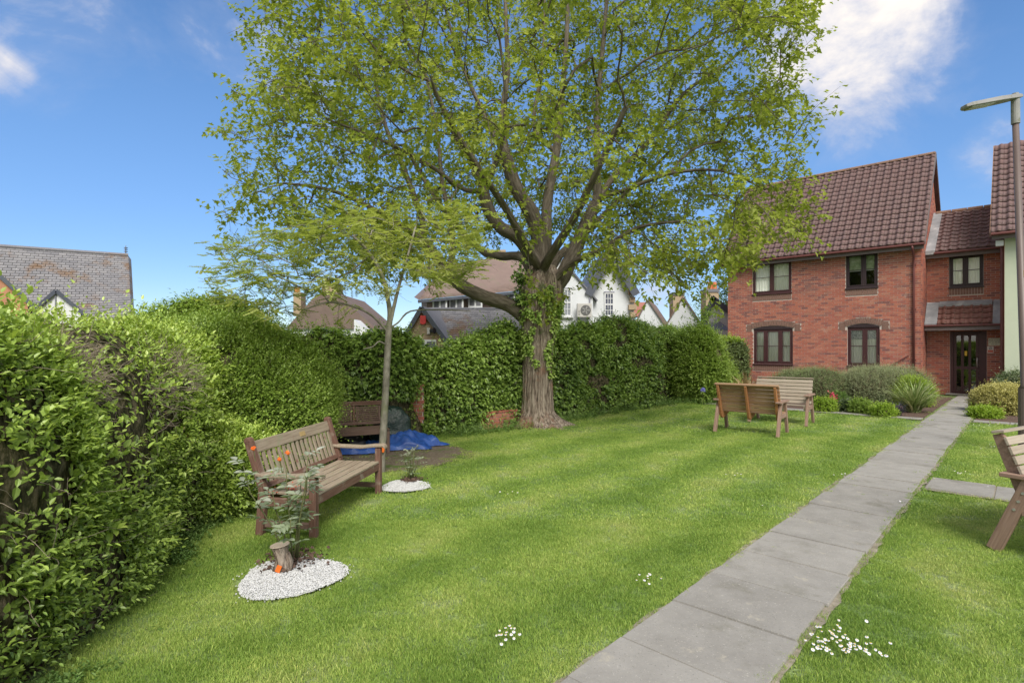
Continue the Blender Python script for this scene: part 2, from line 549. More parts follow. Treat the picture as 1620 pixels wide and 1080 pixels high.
M['slab'] = surf('concrete paving slab', [(.3, c4(0.220, 0.209, 0.189)), (.5, c4(0.273, 0.261, 0.238)), (.7, c4(0.326, 0.312, 0.286))], 4, .9, 'World', bump=.5, bdist=.003, bscale=120,
                 detail=10, nrough=.72, tintmix=.25, tcols=[(0, c4(0.185, 0.176, 0.158)), (1, c4(0.370, 0.356, 0.326))],
                 speck=[(c4(0.176, 0.167, 0.136), 1.7, .56, .70), (c4(0.405, 0.387, 0.343), 70, .60, .68), (c4(0.150, 0.145, 0.132), 95, .60, .68), (c4(0.370, 0.343, 0.282), 5, .62, .72)])
M['joint'] = surf('sandy joint', [(.3, c4(.06, .055, .04)), (.7, c4(.16, .135, .10))], 9, .95, 'World', bump=.5)
M['edge'] = surf('pale mortar edge', [(.3, c4(.13, .115, .08)), (.7, c4(.34, .30, .24))], 9, .95, 'World', bump=.7, bdist=.01)
M['bluetarp'] = surf('blue tarpaulin', [(.3, c4(.015, .055, .26)), (.7, c4(.04, .13, .46))], 7, .4, bump=.4, bdist=.01, spec=.5)
M['greenbag'] = surf('dark green plastic', [(.3, c4(.008, .02, .018)), (.6, c4(.02, .042, .036)), (.8, c4(.10, .14, .13))], 12, .3, bump=.8, bdist=.02, spec=.6)
M['blackplastic'] = surf('black plastic', [(.3, c4(.01, .01, .012)), (.7, c4(.02, .02, .022))], 5, .35, bump=.3, spec=.5)
M['bark'] = surf('ridged bark', [(.36, c4(.06, .045, .035)), (.47, c4(.20, .155, .12)), (.6, c4(.38, .32, .26))], 3.0, .9, 'World', (9, 9, 1.0), bump=1.0, bdist=.04, bscale=5,
                 detail=8, nrough=.7, speck=[(c4(.26, .13, .085), 1.4, .54, .64), (c4(.10, .12, .05), 2.5, .60, .72)])
M['bark2'] = surf('branch bark', [(.3, c4(.06, .048, .035)), (.5, c4(.12, .10, .075)), (.7, c4(.20, .175, .14))], 3.5, .9, 'gc', (1.5, 9, 9), bump=.7, bdist=.02, bscale=8)
M['bark3'] = surf('smooth grey bark', [(.3, c4(.14, .13, .10)), (.5, c4(.22, .205, .165)), (.7, c4(.32, .30, .25))], 5, .85, 'World', (3, 3, 2), bump=.5, bdist=.006, bscale=30,
                  speck=[(c4(.16, .18, .09), 4, .55, .68)])
M['twig'] = surf('dry twig', [(.3, c4(.20, .16, .12)), (.7, c4(.42, .35, .28))], 5, .9, 'gc', bump=.2)
M['stem'] = surf('green stem', [(.3, c4(.09, .10, .04)), (.7, c4(.14, .15, .06))], 5, .7, 'gc', bump=.1)
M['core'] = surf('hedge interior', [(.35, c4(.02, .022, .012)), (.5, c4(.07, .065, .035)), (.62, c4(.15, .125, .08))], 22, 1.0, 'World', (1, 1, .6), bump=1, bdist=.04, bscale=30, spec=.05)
M['orange'] = surf('orange tag', [(.3, c4(.75, .15, .02)), (.7, c4(.8, .19, .03))], 5, .6, bump=0)
M['gravelbase'] = surf('white gravel bed', [(.3, c4(.42, .42, .40)), (.7, c4(.72, .73, .72))], 60, .9, 'World', bump=.9, bdist=.01, bscale=90)
M['gravel'] = surf('white chippings', [(.3, c4(0.510, 0.520, 0.520)), (.7, c4(0.673, 0.684, 0.684))], 30, .8, 'Object', bump=.2, tintmix=.4, tcols=[(0, c4(0.408, 0.408, 0.408)), (1, c4(0.694, 0.694, 0.694))])
M['petal'] = surf('white petal', [(.3, c4(.55, .56, .62)), (.7, c4(.65, .66, .72))], 5, .7, bump=0)
M['daisyeye'] = surf('yellow daisy eye', [(.3, c4(.6, .42, .03)), (.7, c4(.7, .5, .05))], 5, .7, bump=0)
M['pink'] = surf('pink petal', [(.3, c4(.60, .05, .12)), (.7, c4(.75, .15, .22))], 9, .7, bump=0)
M['blueflower'] = surf('blue petal', [(.3, c4(.22, .22, .60)), (.7, c4(.35, .35, .75))], 9, .7, bump=0)
M['redleaf'] = surf('red fallen leaves', [(.3, c4(.45, .05, .03)), (.7, c4(.6, .13, .05))], 9, .7, bump=0)

M['maple'] = leaf_mat('maple leaf', [(0, c4(0.185, 0.235, 0.033)), (.35, c4(0.261, 0.321, 0.051)), (.7, c4(0.337, 0.395, 0.078)), (1, c4(0.446, 0.480, 0.133))], .52, .5, .3, (1.25, 1.25, .75, 1))
M['young'] = leaf_mat('young tree leaflet', [(0, c4(0.230, 0.280, 0.072)), (.5, c4(0.345, 0.400, 0.117)), (1, c4(0.506, 0.520, 0.234))], .38, .5, .35, (1.3, 1.35, .7, 1))
M['lhedge'] = leaf_mat('hedge leaf', [(0, c4(0.146, 0.216, 0.048)), (.4, c4(0.291, 0.418, 0.076)), (.75, c4(0.437, 0.569, 0.118)), (1, c4(0.582, 0.683, 0.206))], .34, .38, .45)
M['privet'] = leaf_mat('shrub leaf', [(0, c4(0.145, 0.225, 0.041)), (.5, c4(0.253, 0.379, 0.068)), (1, c4(0.386, 0.497, 0.124))], .36, .42, .4)
M['ivy'] = leaf_mat('ivy leaf', [(0, c4(0.060, 0.108, 0.030)), (.35, c4(0.156, 0.252, 0.054)), (.7, c4(0.324, 0.468, 0.096)), (1, c4(0.504, 0.624, 0.192))], .22, .33, .5, (1.4, 1.4, .6, 1))
M['greyshrub'] = leaf_mat('grey green leaf', [(0, c4(.18, .22, .12)), (.5, c4(.31, .36, .19)), (1, c4(.50, .54, .33))], .25, .55, .3)
M['darkshrub'] = leaf_mat('dark shrub leaf', [(0, c4(.10, .145, .06)), (.5, c4(.19, .25, .10)), (1, c4(.32, .39, .18))], .25, .45, .35)
M['goldshrub'] = leaf_mat('golden leaf', [(0, c4(.32, .31, .08)), (.5, c4(.50, .47, .17)), (1, c4(.68, .64, .30))], .28, .5, .3, (1.1, 1.1, .7, 1))
M['strap'] = leaf_mat('strap leaf', [(0, c4(.15, .23, .06)), (.5, c4(.30, .38, .14)), (1, c4(.62, .62, .38))], .25, .5, .3, (1.1, 1.1, .8, 1))
M['mondo'] = leaf_mat('black purple strap leaf', [(0, c4(.02, .018, .03)), (1, c4(.09, .085, .13))], .1, .45, .4)
M['phormium'] = leaf_mat('bronze strap leaf', [(0, c4(.30, .20, .07)), (.5, c4(.40, .30, .14)), (1, c4(.46, .40, .24))], .2, .5, .3, (1.1, 1.0, .7, 1))
M['lime'] = leaf_mat('lime leaf', [(0, c4(.18, .30, .03)), (.5, c4(.29, .43, .05)), (1, c4(.42, .52, .12))], .38, .45, .35)
M['rose'] = leaf_mat('rose leaf', [(0, c4(.14, .20, .09)), (.5, c4(.24, .29, .18)), (1, c4(.38, .40, .34))], .25, .45, .4, (1.1, 1.3, .7, 1))
M['variegated'] = leaf_mat('variegated leaf', [(0, c4(.07, .12, .045)), (.6, c4(.16, .22, .10)), (.8, c4(.40, .42, .30)), (1, c4(.48, .48, .38))], .25, .5, .3, (1.1, 1.1, .8, 1))
M['bluegreen'] = leaf_mat('blue green leaf', [(0, c4(.10, .18, .14)), (1, c4(.22, .33, .27))], .2, .5, .3, (1, 1, 1, 1))
M['weed'] = leaf_mat('weed leaf', [(0, c4(.09, .18, .035)), (.5, c4(.17, .28, .07)), (1, c4(.28, .38, .13))], .3, .5, .3)
M['fartree'] = leaf_mat('far tree leaf', [(0, c4(.06, .11, .03)), (1, c4(.13, .19, .06))], .3, .5, .3)


def lawn_colour(N, L):
    """mown stripes along the path direction plus patches, in world space"""
    g = N.new('ShaderNodeNewGeometry')
    dot = N.new('ShaderNodeVectorMath'); dot.operation = 'DOT_PRODUCT'
    L.new(g.outputs['Position'], dot.inputs[0]); dot.inputs[1].default_value = QD
    n0 = N.new('ShaderNodeTexNoise'); n0.inputs['Scale'].default_value = .5; n0.inputs['Detail'].default_value = 3
    L.new(g.outputs['Position'], n0.inputs['Vector'])
    ad = N.new('ShaderNodeMath'); ad.operation = 'MULTIPLY_ADD'
    L.new(n0.outputs[0], ad.inputs[0]); ad.inputs[1].default_value = 1.3; L.new(dot.outputs['Value'], ad.inputs[2])
    sc = N.new('ShaderNodeMath'); sc.operation = 'MULTIPLY'; L.new(ad.outputs[0], sc.inputs[0]); sc.inputs[1].default_value = 6.283 / 1.15
    sn = N.new('ShaderNodeMath'); sn.operation = 'SINE'; L.new(sc.outputs[0], sn.inputs[0])
    n1 = N.new('ShaderNodeTexNoise'); n1.inputs['Scale'].default_value = 1.1; n1.inputs['Detail'].default_value = 7; n1.inputs['Roughness'].default_value = .65
    L.new(g.outputs['Position'], n1.inputs['Vector'])
    n1s = N.new('ShaderNodeMath'); n1s.operation = 'MULTIPLY_ADD'; L.new(n1.outputs[0], n1s.inputs[0]); n1s.inputs[1].default_value = .75; n1s.inputs[2].default_value = .125
    m1 = N.new('ShaderNodeMath'); m1.operation = 'MULTIPLY_ADD'
    L.new(sn.outputs[0], m1.inputs[0]); m1.inputs[1].default_value = .10; L.new(n1s.outputs[0], m1.inputs[2])
    return m1.outputs[0], g


def grass_mat(name, stops, rootdark=False):
    m, nt, N, L, b = new_mat(name)
    f, g = lawn_colour(N, L)
    c = ramp(N, L, f, stops)
    at = N.new('ShaderNodeAttribute'); at.attribute_name = 'tint'
    sh = ramp(N, L, at.outputs['Fac'], [(0, c4(.72, .78, .6)), (.8, c4(1.1, 1.08, .95)), (1, c4(1.7, 1.35, 1.5))])
    mx = N.new('ShaderNodeMixRGB'); mx.blend_type = 'MULTIPLY'; mx.inputs[0].default_value = 1
    L.new(c, mx.inputs[1]); L.new(sh, mx.inputs[2])
    c = mx.outputs[0]
    L.new(c, b.inputs['Base Color'])
    b.inputs['Roughness'].default_value = .55
    b.inputs['Specular IOR Level'].default_value = .25
    tr = N.new('ShaderNodeBsdfTranslucent')
    L.new(c, tr.inputs[0])
    ms = N.new('ShaderNodeMixShader'); ms.inputs[0].default_value = .35
    L.new(b.outputs[0], ms.inputs[1]); L.new(tr.outputs[0], ms.inputs[2])
    out = [n for n in N if n.type == 'OUTPUT_MATERIAL'][0]
    L.new(ms.outputs[0], out.inputs[0])
    return m


GST = [(.32, c4(.225, .355, .075)), (.45, c4(.285, .42, .095)), (.56, c4(.36, .49, .125)), (.68, c4(.44, .53, .18)), (.8, c4(.47, .48, .23))]
M['blade'] = grass_mat('grass blade', GST)


def ground_mat():
    m, nt, N, L, b = new_mat('lawn turf')
    f, g = lawn_colour(N, L)
    c = ramp(N, L, f, [(p, c4(k[0] * .62, k[1] * .60, k[2] * .9)) for p, k in GST])
    n = N.new('ShaderNodeTexNoise'); n.inputs['Scale'].default_value = 60; n.inputs['Detail'].default_value = 8
    L.new(g.outputs['Position'], n.inputs['Vector'])
    r = ramp(N, L, n.outputs[0], [(.35, c4(.6, .6, .6)), (.65, c4(1.25, 1.25, 1.25))])
    mx = N.new('ShaderNodeMixRGB'); mx.blend_type = 'MULTIPLY'; mx.inputs[0].default_value = 1
    L.new(c, mx.inputs[1]); L.new(r, mx.inputs[2])
    L.new(mx.outputs[0], b.inputs['Base Color'])
    b.inputs['Roughness'].default_value = .9
    b.inputs['Specular IOR Level'].default_value = .1
    bp = N.new('ShaderNodeBump'); bp.inputs['Strength'].default_value = .8; bp.inputs['Distance'].default_value = .02
    L.new(n.outputs[0], bp.inputs['Height']); L.new(bp.outputs[0], b.inputs['Normal'])
    return m


M['lawn'] = ground_mat()

# ------------------------------------------------------------------ leaf templates: list of half polygons folded along the rib
def tmpl(half, fold=.25, droop=.15):
    """returns verts (n,3) and faces; leaf lies in xy, tip at +y, upper side +z"""
    V, Fc = [], []
    for s in (1, -1):
        n = len(V)
        for x, y in half:
            V.append((s * x, y, x * fold - droop * y * y))
        idx = list(range(n, n + len(half)))
        if s < 0: idx = idx[::-1]
        Fc.append(idx)
    return np.array(V), Fc


T_MAPLE = tmpl([(0, 0), (.26, .0), (.20, .20), (.55, .36), (.22, .50), (.20, .70), (0, 1.0)], .18, .25)
T_OVAL = tmpl([(0, 0), (.26, .30), (.22, .66), (0, 1.0)], .3, .15)
T_SMALL = tmpl([(0, 0), (.27, .45), (0, 1.0)], .3, .15)
T_IVY = tmpl([(0, 0), (.30, -.06), (.46, .30), (.24, .50), (0, 1.0)], .2, .12)
T_NARROW = tmpl([(0, 0), (.12, .35), (0, 1.0)], .25, .1)
T_DIAM = (np.array([(0, 0, 0), (.36, .5, .06), (0, 1, -.1), (-.36, .5, .06)]), [[0, 1, 2, 3]])


def leaf_mesh(name, P, D, Nn, S, T, mat, tint, parent=None, kind='stuff'):
    """one leaf of template T at every point P: tip direction D, upper side N, length S"""
    P, D, Nn, S = map(np.asarray, (P, D, Nn, S))
    D = D / (np.linalg.norm(D, axis=1, keepdims=True) + 1e-9)
    X = np.cross(D, Nn)
    X /= (np.linalg.norm(X, axis=1, keepdims=True) + 1e-9)
    Z = np.cross(X, D)
    tv, tf = T
    V = (P[:, None, :] + S[:, None, None] * (tv[None, :, 0:1] * X[:, None, :] + tv[None, :, 1:2] * D[:, None, :] + tv[None, :, 2:3] * Z[:, None, :]))
    n, k = len(P), len(tv)
    base = (np.arange(n) * k)[:, None]
    flat = np.concatenate([np.array(f) for f in tf])
    loops = (base + flat[None, :]).ravel()
    fl = np.tile([len(f) for f in tf], n)
    me = np_mesh(name, V.reshape(-1, 3), fl, loops, mat, np.repeat(tint, k))
    o = link_mesh(name, me, parent)
    if kind: o['kind'] = kind
    return o


def rdir(n):
    v = rng.normal(size=(n, 3))
    return v / np.linalg.norm(v, axis=1, keepdims=True)


def unit(v):
    return v / (np.linalg.norm(v, axis=-1, keepdims=True) + 1e-9)


def shoots(P, Nrm, length, leaf, per, spread=.5, upb=.4, seed=0, jit=.25, flat=0.0):
    """leafy shoots rooted at P growing along Nrm: returns leaf arrays P, D, N, S, tint"""
    n = len(P)
    ax = unit(Nrm + rdir(n) * spread + np.array([0, 0, upb]))
    Ls = length * rng.uniform(.4, 1.3, n) * (1 + (rng.random(n) < .10) * rng.uniform(.4, 1.1, n))
    cl = nz(P, 1.3, seed) * .5 + .5
    outP, outD, outN, outS, outT = [], [], [], [], []
    for j in range(per):
        f = (j + rng.uniform(.2, .9, n)) / per
        p = P + ax * (Ls * f)[:, None]
        r = rdir(n)
        side = unit(np.cross(ax, r))
        d = unit(side * (1.05 - .55 * f)[:, None] + ax * (.35 + .6 * f)[:, None] + np.array([0, 0, -flat]) + rdir(n) * .2)
        up = unit(ax * .6 + np.array([0, 0, .9]) + rdir(n) * jit)
        s = leaf * rng.uniform(.55, 1.15, n) * (1.05 - .35 * f)
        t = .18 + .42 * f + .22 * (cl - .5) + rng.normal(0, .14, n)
        outP.append(p); outD.append(d); outN.append(up); outS.append(s); outT.append(np.clip(t, 0, 1))
    return map(np.concatenate, (outP, outD, outN, outS, outT))


def blob_mesh(name, rings, seg, fn, mat, parent):
    """closed dome fn(u in 0..1 round, v in 0..1 bottom to top) -> point"""
    V = [fn(i / seg, j / (rings - 1)) for j in range(rings) for i in range(seg)]
    Fc = []
    for j in range(rings - 1):
        for i in range(seg):
            i2 = (i + 1) % seg
            Fc.append((j * seg + i, j * seg + i2, (j + 1) * seg + i2, (j + 1) * seg + i))
    Fc.append(tuple((rings - 1) * seg + i for i in range(seg)))
    me = bpy.data.meshes.new(name)
    me.from_pydata([tuple(v) for v in V], [], Fc)
    bm = bmesh.new(); bm.from_mesh(me); bmesh.ops.recalc_face_normals(bm, faces=bm.faces); bm.to_mesh(me); bm.free()
    if mat: me.materials.append(mat)
    return link_mesh(name, me, parent)


def sample_mesh(o, n, keep=None):
    """area-weighted random points and normals on a mesh (local space)"""
    me = o.data
    me.calc_loop_triangles()
    tr = np.zeros(len(me.loop_triangles) * 3, dtype=np.int32)
    me.loop_triangles.foreach_get('vertices', tr)
    tr = tr.reshape(-1, 3)
    co = np.zeros(len(me.vertices) * 3, dtype=np.float32)
    me.vertices.foreach_get('co', co)
    co = co.reshape(-1, 3).astype(float)
    A, B, C = co[tr[:, 0]], co[tr[:, 1]], co[tr[:, 2]]
    cr = np.cross(B - A, C - A)
    ar = np.linalg.norm(cr, axis=1)
    w = ar.copy()
    if keep is not None:
        w = w * keep((A + B + C) / 3, cr / (ar[:, None] + 1e-9))
    w /= w.sum()
    k = rng.choice(len(tr), n, p=w)
    u, v = rng.random(n), rng.random(n)
    m = u + v > 1
    u[m], v[m] = 1 - u[m], 1 - v[m]
    P = A[k] + (B[k] - A[k]) * u[:, None] + (C[k] - A[k]) * v[:, None]
    return P, cr[k] / (ar[k][:, None] + 1e-9)


def twigs(name, P, D, length, r, mat, parent, n=4, wob=.25, sides=4):
    """many thin bent twigs as one mesh"""
    V, loops = [], []
    cnt = len(P)
    P = np.asarray(P); D = unit(np.asarray(D))
    pos = P.copy()
    rings = []
    for i in range(n + 1):
        a = unit(np.cross(D, np.array([.3, .2, 1.0])))
        b = np.cross(D, a)
        rr = (r * (1 - .7 * i / n))
        ring = np.stack([pos + (a * math.cos(2 * math.pi * k / sides) + b * math.sin(2 * math.pi * k / sides)) * (rr[:, None] if hasattr(rr, '__len__') else rr) for k in range(sides)], 1)
        rings.append(ring)
        D = unit(D + rdir(cnt) * wob)
        pos = pos + D * (length / n)[:, None]
    A = np.stack(rings, 1)   # cnt, n+1, sides, 3
    V = A.reshape(-1, 3)
    per = (n + 1) * sides
    fac = []
    for i in range(n):
        for k in range(sides):
            k2 = (k + 1) % sides
            fac.append((i * sides + k, i * sides + k2, (i + 1) * sides + k2, (i + 1) * sides + k))
    flat = np.array(fac).ravel()
    loops = ((np.arange(cnt) * per)[:, None] + flat[None, :]).ravel()
    me = np_mesh(name, V, np.full(cnt * len(fac), 4), loops, mat, np.repeat(rng.random(cnt), per))
    o = link_mesh(name, me, parent)
    o['kind'] = 'stuff'
    return o


# ================================================================== GROUND
me = bpy.data.meshes.new('lawn')
gv, gf = [], []
NX, NY = 60, 60
xs = [-400, -120, -40] + list(np.linspace(-20, 24, NX - 6)) + [45, 120, 400]
ys = [-300, -60, -12] + list(np.linspace(-6, 34, NY - 6)) + [60, 150, 900]
for y in ys:
    for x in xs:
        gv.append((x, y, -0.012))
for j in range(NY - 1):
    for i in range(NX - 1):
        gf.append((j * NX + i, j * NX + i + 1, (j + 1) * NX + i + 1, (j + 1) * NX + i))
me.from_pydata(gv, [], gf)
me.materials.append(M['lawn'])
tag(link_mesh('lawn', me), kind='structure')


def flat_poly(name, pts, z, mat, kind='structure'):
    me = bpy.data.meshes.new(name)
    me.from_pydata([(p[0], p[1], z) for p in pts], [], [tuple(range(len(pts)))])
    me.materials.append(mat)
    o = link_mesh(name, me)
    # face up
    if me.polygons[0].normal.z < 0:
        me.flip_normals()
    return tag(o, kind=kind)


QL, QR = -1.66, -0.92     # path edges
PATH_T0, PATH_T1 = -0.3, 23.97
# path bed (joints) as the setting; each slab is a child
path = bpy.data.objects.new('path', None)


def ragged_strip(name, q0, q1, t0, t1, z, mat, amp=.02, along='t'):
    n = max(6, int((t1 - t0 if along == 't' else q1 - q0) / .12))
    L_, R_ = [], []
    for i in range(n + 1):
        f = i / n
        if along == 't':
            t = t0 + (t1 - t0) * f
            L_.append(QT(q0 + random.uniform(-amp, amp), t)); R_.append(QT(q1 + random.uniform(-amp, amp), t))
        else:
            q = q0 + (q1 - q0) * f
            L_.append(QT(q, t0 + random.uniform(-amp, amp))); R_.append(QT(q, t1 + random.uniform(-amp, amp)))
    V = [(p.x, p.y, z) for p in L_] + [(p.x, p.y, z) for p in R_]
    Fc = [(i, i + 1, n + 2 + i, n + 1 + i) for i in range(n)]
    me = bpy.data.meshes.new(name)
    me.from_pydata(V, [], Fc)
    me.update()
    if me.polygons[0].normal.z < 0: me.flip_normals()
    me.materials.append(mat)
    return tag(link_mesh(name, me), kind='structure')


path = ragged_strip('path', QL - .03, QR + .03, PATH_T0, PATH_T1, 0.004, M['edge'], .02)
side_path = ragged_strip('side_path', QR + .05, 5.0, 7.84, 8.62, 0.008, M['edge'], .012, 'q')
edging = ragged_strip('path_edging', -7.6, QL - .05, 15.18, 15.62, 0.008, M['joint'], .012, 'q')
edging2 = ragged_strip('path_edging', QR + .05, 6.0, 15.5, 15.98, 0.008, M['joint'], .012, 'q')


def slab(parent, q0, q1, t0, t1, z=.022, th=.03):
    g = .009
    m = MB()
    dz = [random.uniform(-.007, .007) for _ in range(4)]
    c = [QT(q0 + g, t0 + g), QT(q1 - g, t0 + g), QT(q1 - g, t1 - g), QT(q0 + g, t1 - g)]
    # worn corners, slightly uneven top
    V = [(p.x, p.y, z + d) for p, d in zip(c, dz)]
    ctr = sum(c, Vector()) / 4
    B = [(p.x + (p.x - ctr.x) * .012, p.y + (p.y - ctr.y) * .012, z - .009) for p in c]
    C = [(p.x + (p.x - ctr.x) * .012, p.y + (p.y - ctr.y) * .012, z - th) for p in c]
    m.add(V + B + C, [(0, 1, 2, 3)] + [(i, (i + 1) % 4, (i + 1) % 4 + 4, i + 4) for i in range(4)] + [(i + 4, (i + 1) % 4 + 4, (i + 1) % 4 + 8, i + 8) for i in range(4)])
    return m.build('paving_slab', M['slab'], parent)


t = PATH_T0
while t < PATH_T1 - .3:
    Ls = random.choice([.6, .6, .62, .5])
    t2 = min(t + Ls, PATH_T1 - .01)
    slab(path, QL + random.uniform(-.012, .012), QR + random.uniform(-.012, .012), t, t2)
    t = t2
q = QR + .06
while q < 4.6:
    slab(side_path, q, q + .6, 7.88, 8.58, .020)
    q += .6
q = QL - .06
while q > -7.2:
    slab(edging, q - .6, q, 15.22, 15.58, .020)
    q -= .6
q = QR + .06
while q < 5.4:
    slab(edging2, q, q + .6, 15.54, 15.94, .020)
    q += .6

# planting beds and bare earth
bedl = [QT(-10.5, 15.75), QT(QL - .07, 15.66), QT(QL - .07, 22.7), QT(-4, 22.9), QT(-9.3, 22.9), QT(-13.5, 20.5)]
flat_poly('flower_bed_soil', bedl, 0.006, M['soil'])
flat_poly('flower_bed_soil', [QT(QR + .07, 16.0), QT(9, 16.0), QT(9, 23.9), QT(QR + .07, 23.9)], 0.006, M['soil'])


def organic(cx, cy, rx, ry, n=40, amp=.12, seed=0):
    out = []
    for i in range(n):
        a = 2 * math.pi * i / n
        r = 1 + amp * (math.sin(3 * a + seed) * .5 + math.sin(7 * a + seed * 2) * .25 + random.uniform(-.3, .3))
        out.append((cx + rx * r * math.cos(a), cy + ry * r * math.sin(a)))
    return out


flat_poly('bare_earth', organic(-2.0, 8.3, 1.35, 1.15, 46, .10, 1), 0.004, M['dirt'])
flat_poly('hedge_foot_soil', [(-9, 1.0), (-2.36, 1.0), (-2.36, 2.4), (-2.52, 3.5), (-3.1, 5.2), (-3.2, 6.4), (-2.5, 7.3), (-2.6, 9), (-1.4, 10.3), (1.4, 12.5), (3.3, 14.8), (5.0, 16.6),
                          (7.5, 16.8), (7.5, 19), (3, 18), (-1, 13.5), (-5, 11), (-9, 9)], -0.004, M['soil'])

# ================================================================== BRICK HOUSE (local x = u along the wall, y = v inward, z up)
C_L = QT(-9.07, 22.77)
HL = 6.5              # main wall length
SET = 1.2             # link wall set back
EAVE = 5.02


def subtract(iv, a, b):
    out = []
    for x0, x1 in iv:
        if b <= x0 or a >= x1: out.append((x0, x1)); continue
        if a > x0: out.append((x0, a))
        if b < x1: out.append((b, x1))
    return out


def backing(L0, L1, z0, z1, holes, y0, y1):
    """solid wall with rectangular holes, as non overlapping boxes"""
    m = MB()
    xs = sorted(set([L0, L1] + [h[0] for h in holes] + [h[1] for h in holes]))
    zs = sorted(set([z0, z1] + [h[2] for h in holes] + [h[3] for h in holes]))
    xs = [x for x in xs if L0 <= x <= L1]; zs = [z for z in zs if z0 <= z <= z1]
    for i in range(len(xs) - 1):
        for j in range(len(zs) - 1):
            cx, cz = (xs[i] + xs[i + 1]) / 2, (zs[j] + zs[j + 1]) / 2
            if any(h[0] < cx < h[1] and h[2] < cz < h[3] for h in holes): continue
            m.bx(xs[i], xs[i + 1], y0, y1, zs[j], zs[j + 1])
    return m


def brick_rects(L0, L1, z0, z1, holes, z_top=None):
    """stretcher bond with cut bricks: list of (x0,x1,z0,z1)"""
    out = []
    z, row = z0, 0
    while z + .04 < z1:
        zb = min(z + .0625, z1)
        iv = [(L0, L1)]
        for h in holes:
            if h[2] < z + .05 and h[3] > z + .015: iv = subtract(iv, h[0] - .008, h[1] + .008)
        off = 0 if row % 2 == 0 else -.1125
        for a, b in iv:
            k = math.floor((a - off) / .225)
            x = off + k * .225
            while x < b:
                s, e = max(x, a), min(x + .2125, b)
                if e - s > .03: out.append((s, e, z, zb))
                x += .225
        z += .075
        row += 1
    return out


# windows on the main wall: (u0,u1,z0,z1)
def uv_on_plane(px, py, tplane):
    """intersect the view ray with the vertical plane t = tplane -> (u, z)"""
    d = Vector(((px - 810) / F, 1, (HZ - py) / F))
    k = tplane / (d.x * PD.x + d.y * PD.y)
    p = Vector((0, 0, H)) + d * k
    return p.x * QD.x + p.y * QD.y + 9.07, p.z


TM, TLK = 22.77, 22.77 + SET


def win(x0, x1, yb, yt, tp):
    u0, _ = uv_on_plane(x0, yb, tp)
    u1, _ = uv_on_plane(x1, yb, tp)
    xm = (x0 + x1) / 2
    _, zb = uv_on_plane(xm, yb, tp)
    _, zt = uv_on_plane(xm, yt, tp)
    return [u0, u1, zb, zt]


w_ul = win(1190.5, 1252, 463.5, 415, TM)
w_ur = win(1338, 1388.5, 455, 400, TM)
w_ll = win(1192, 1254, 575.5, 521, TM)
w_lr = win(1340.5, 1391.5, 574, 517, TM)
w_lk = win(1501.5, 1556, 453, 403, TLK)
w_dr = win(1503, 1561, 622, 523, TLK)
w_dr[2] = 0.0
# line heads and sills up as built
zs_ = (w_ul[2] + w_ur[2]) / 2
w_ul[2] = w_ur[2] = zs_
w_ul[3] = w_ur[3] = EAVE - .03
zs_ = (w_ll[3] + w_lr[3]) / 2
w_ll[3] = w_lr[3] = zs_
w_lr[2] = w_ll[2]
print('windows', w_ul, w_ur, w_ll, w_lr, w_lk, w_dr)

brick_mesh_cache = {}


def brick_obj(parent, rct, y, mat, depth=.03, proud=0.0, name='brick'):
    w = round(rct[1] - rct[0], 3); h = round(rct[3] - rct[2], 3)
    key = (w, h, depth, mat.name)
    if key not in brick_mesh_cache:
        brick_mesh_cache[key] = MB().box((0, 0, 0), (w, depth, h), None, 0.0).mesh('brick', mat)
    o = bpy.data.objects.new(name, brick_mesh_cache[key])
    COL.objects.link(o)
    o.parent = parent
    o.location = ((rct[0] + rct[1]) / 2, y + depth / 2 - proud, (rct[2] + rct[3]) / 2)
    return o


house = empty('brick_house', C_L, HROT, 'red brick two storey house with steep brown tiled roof and brown framed windows', 'house')


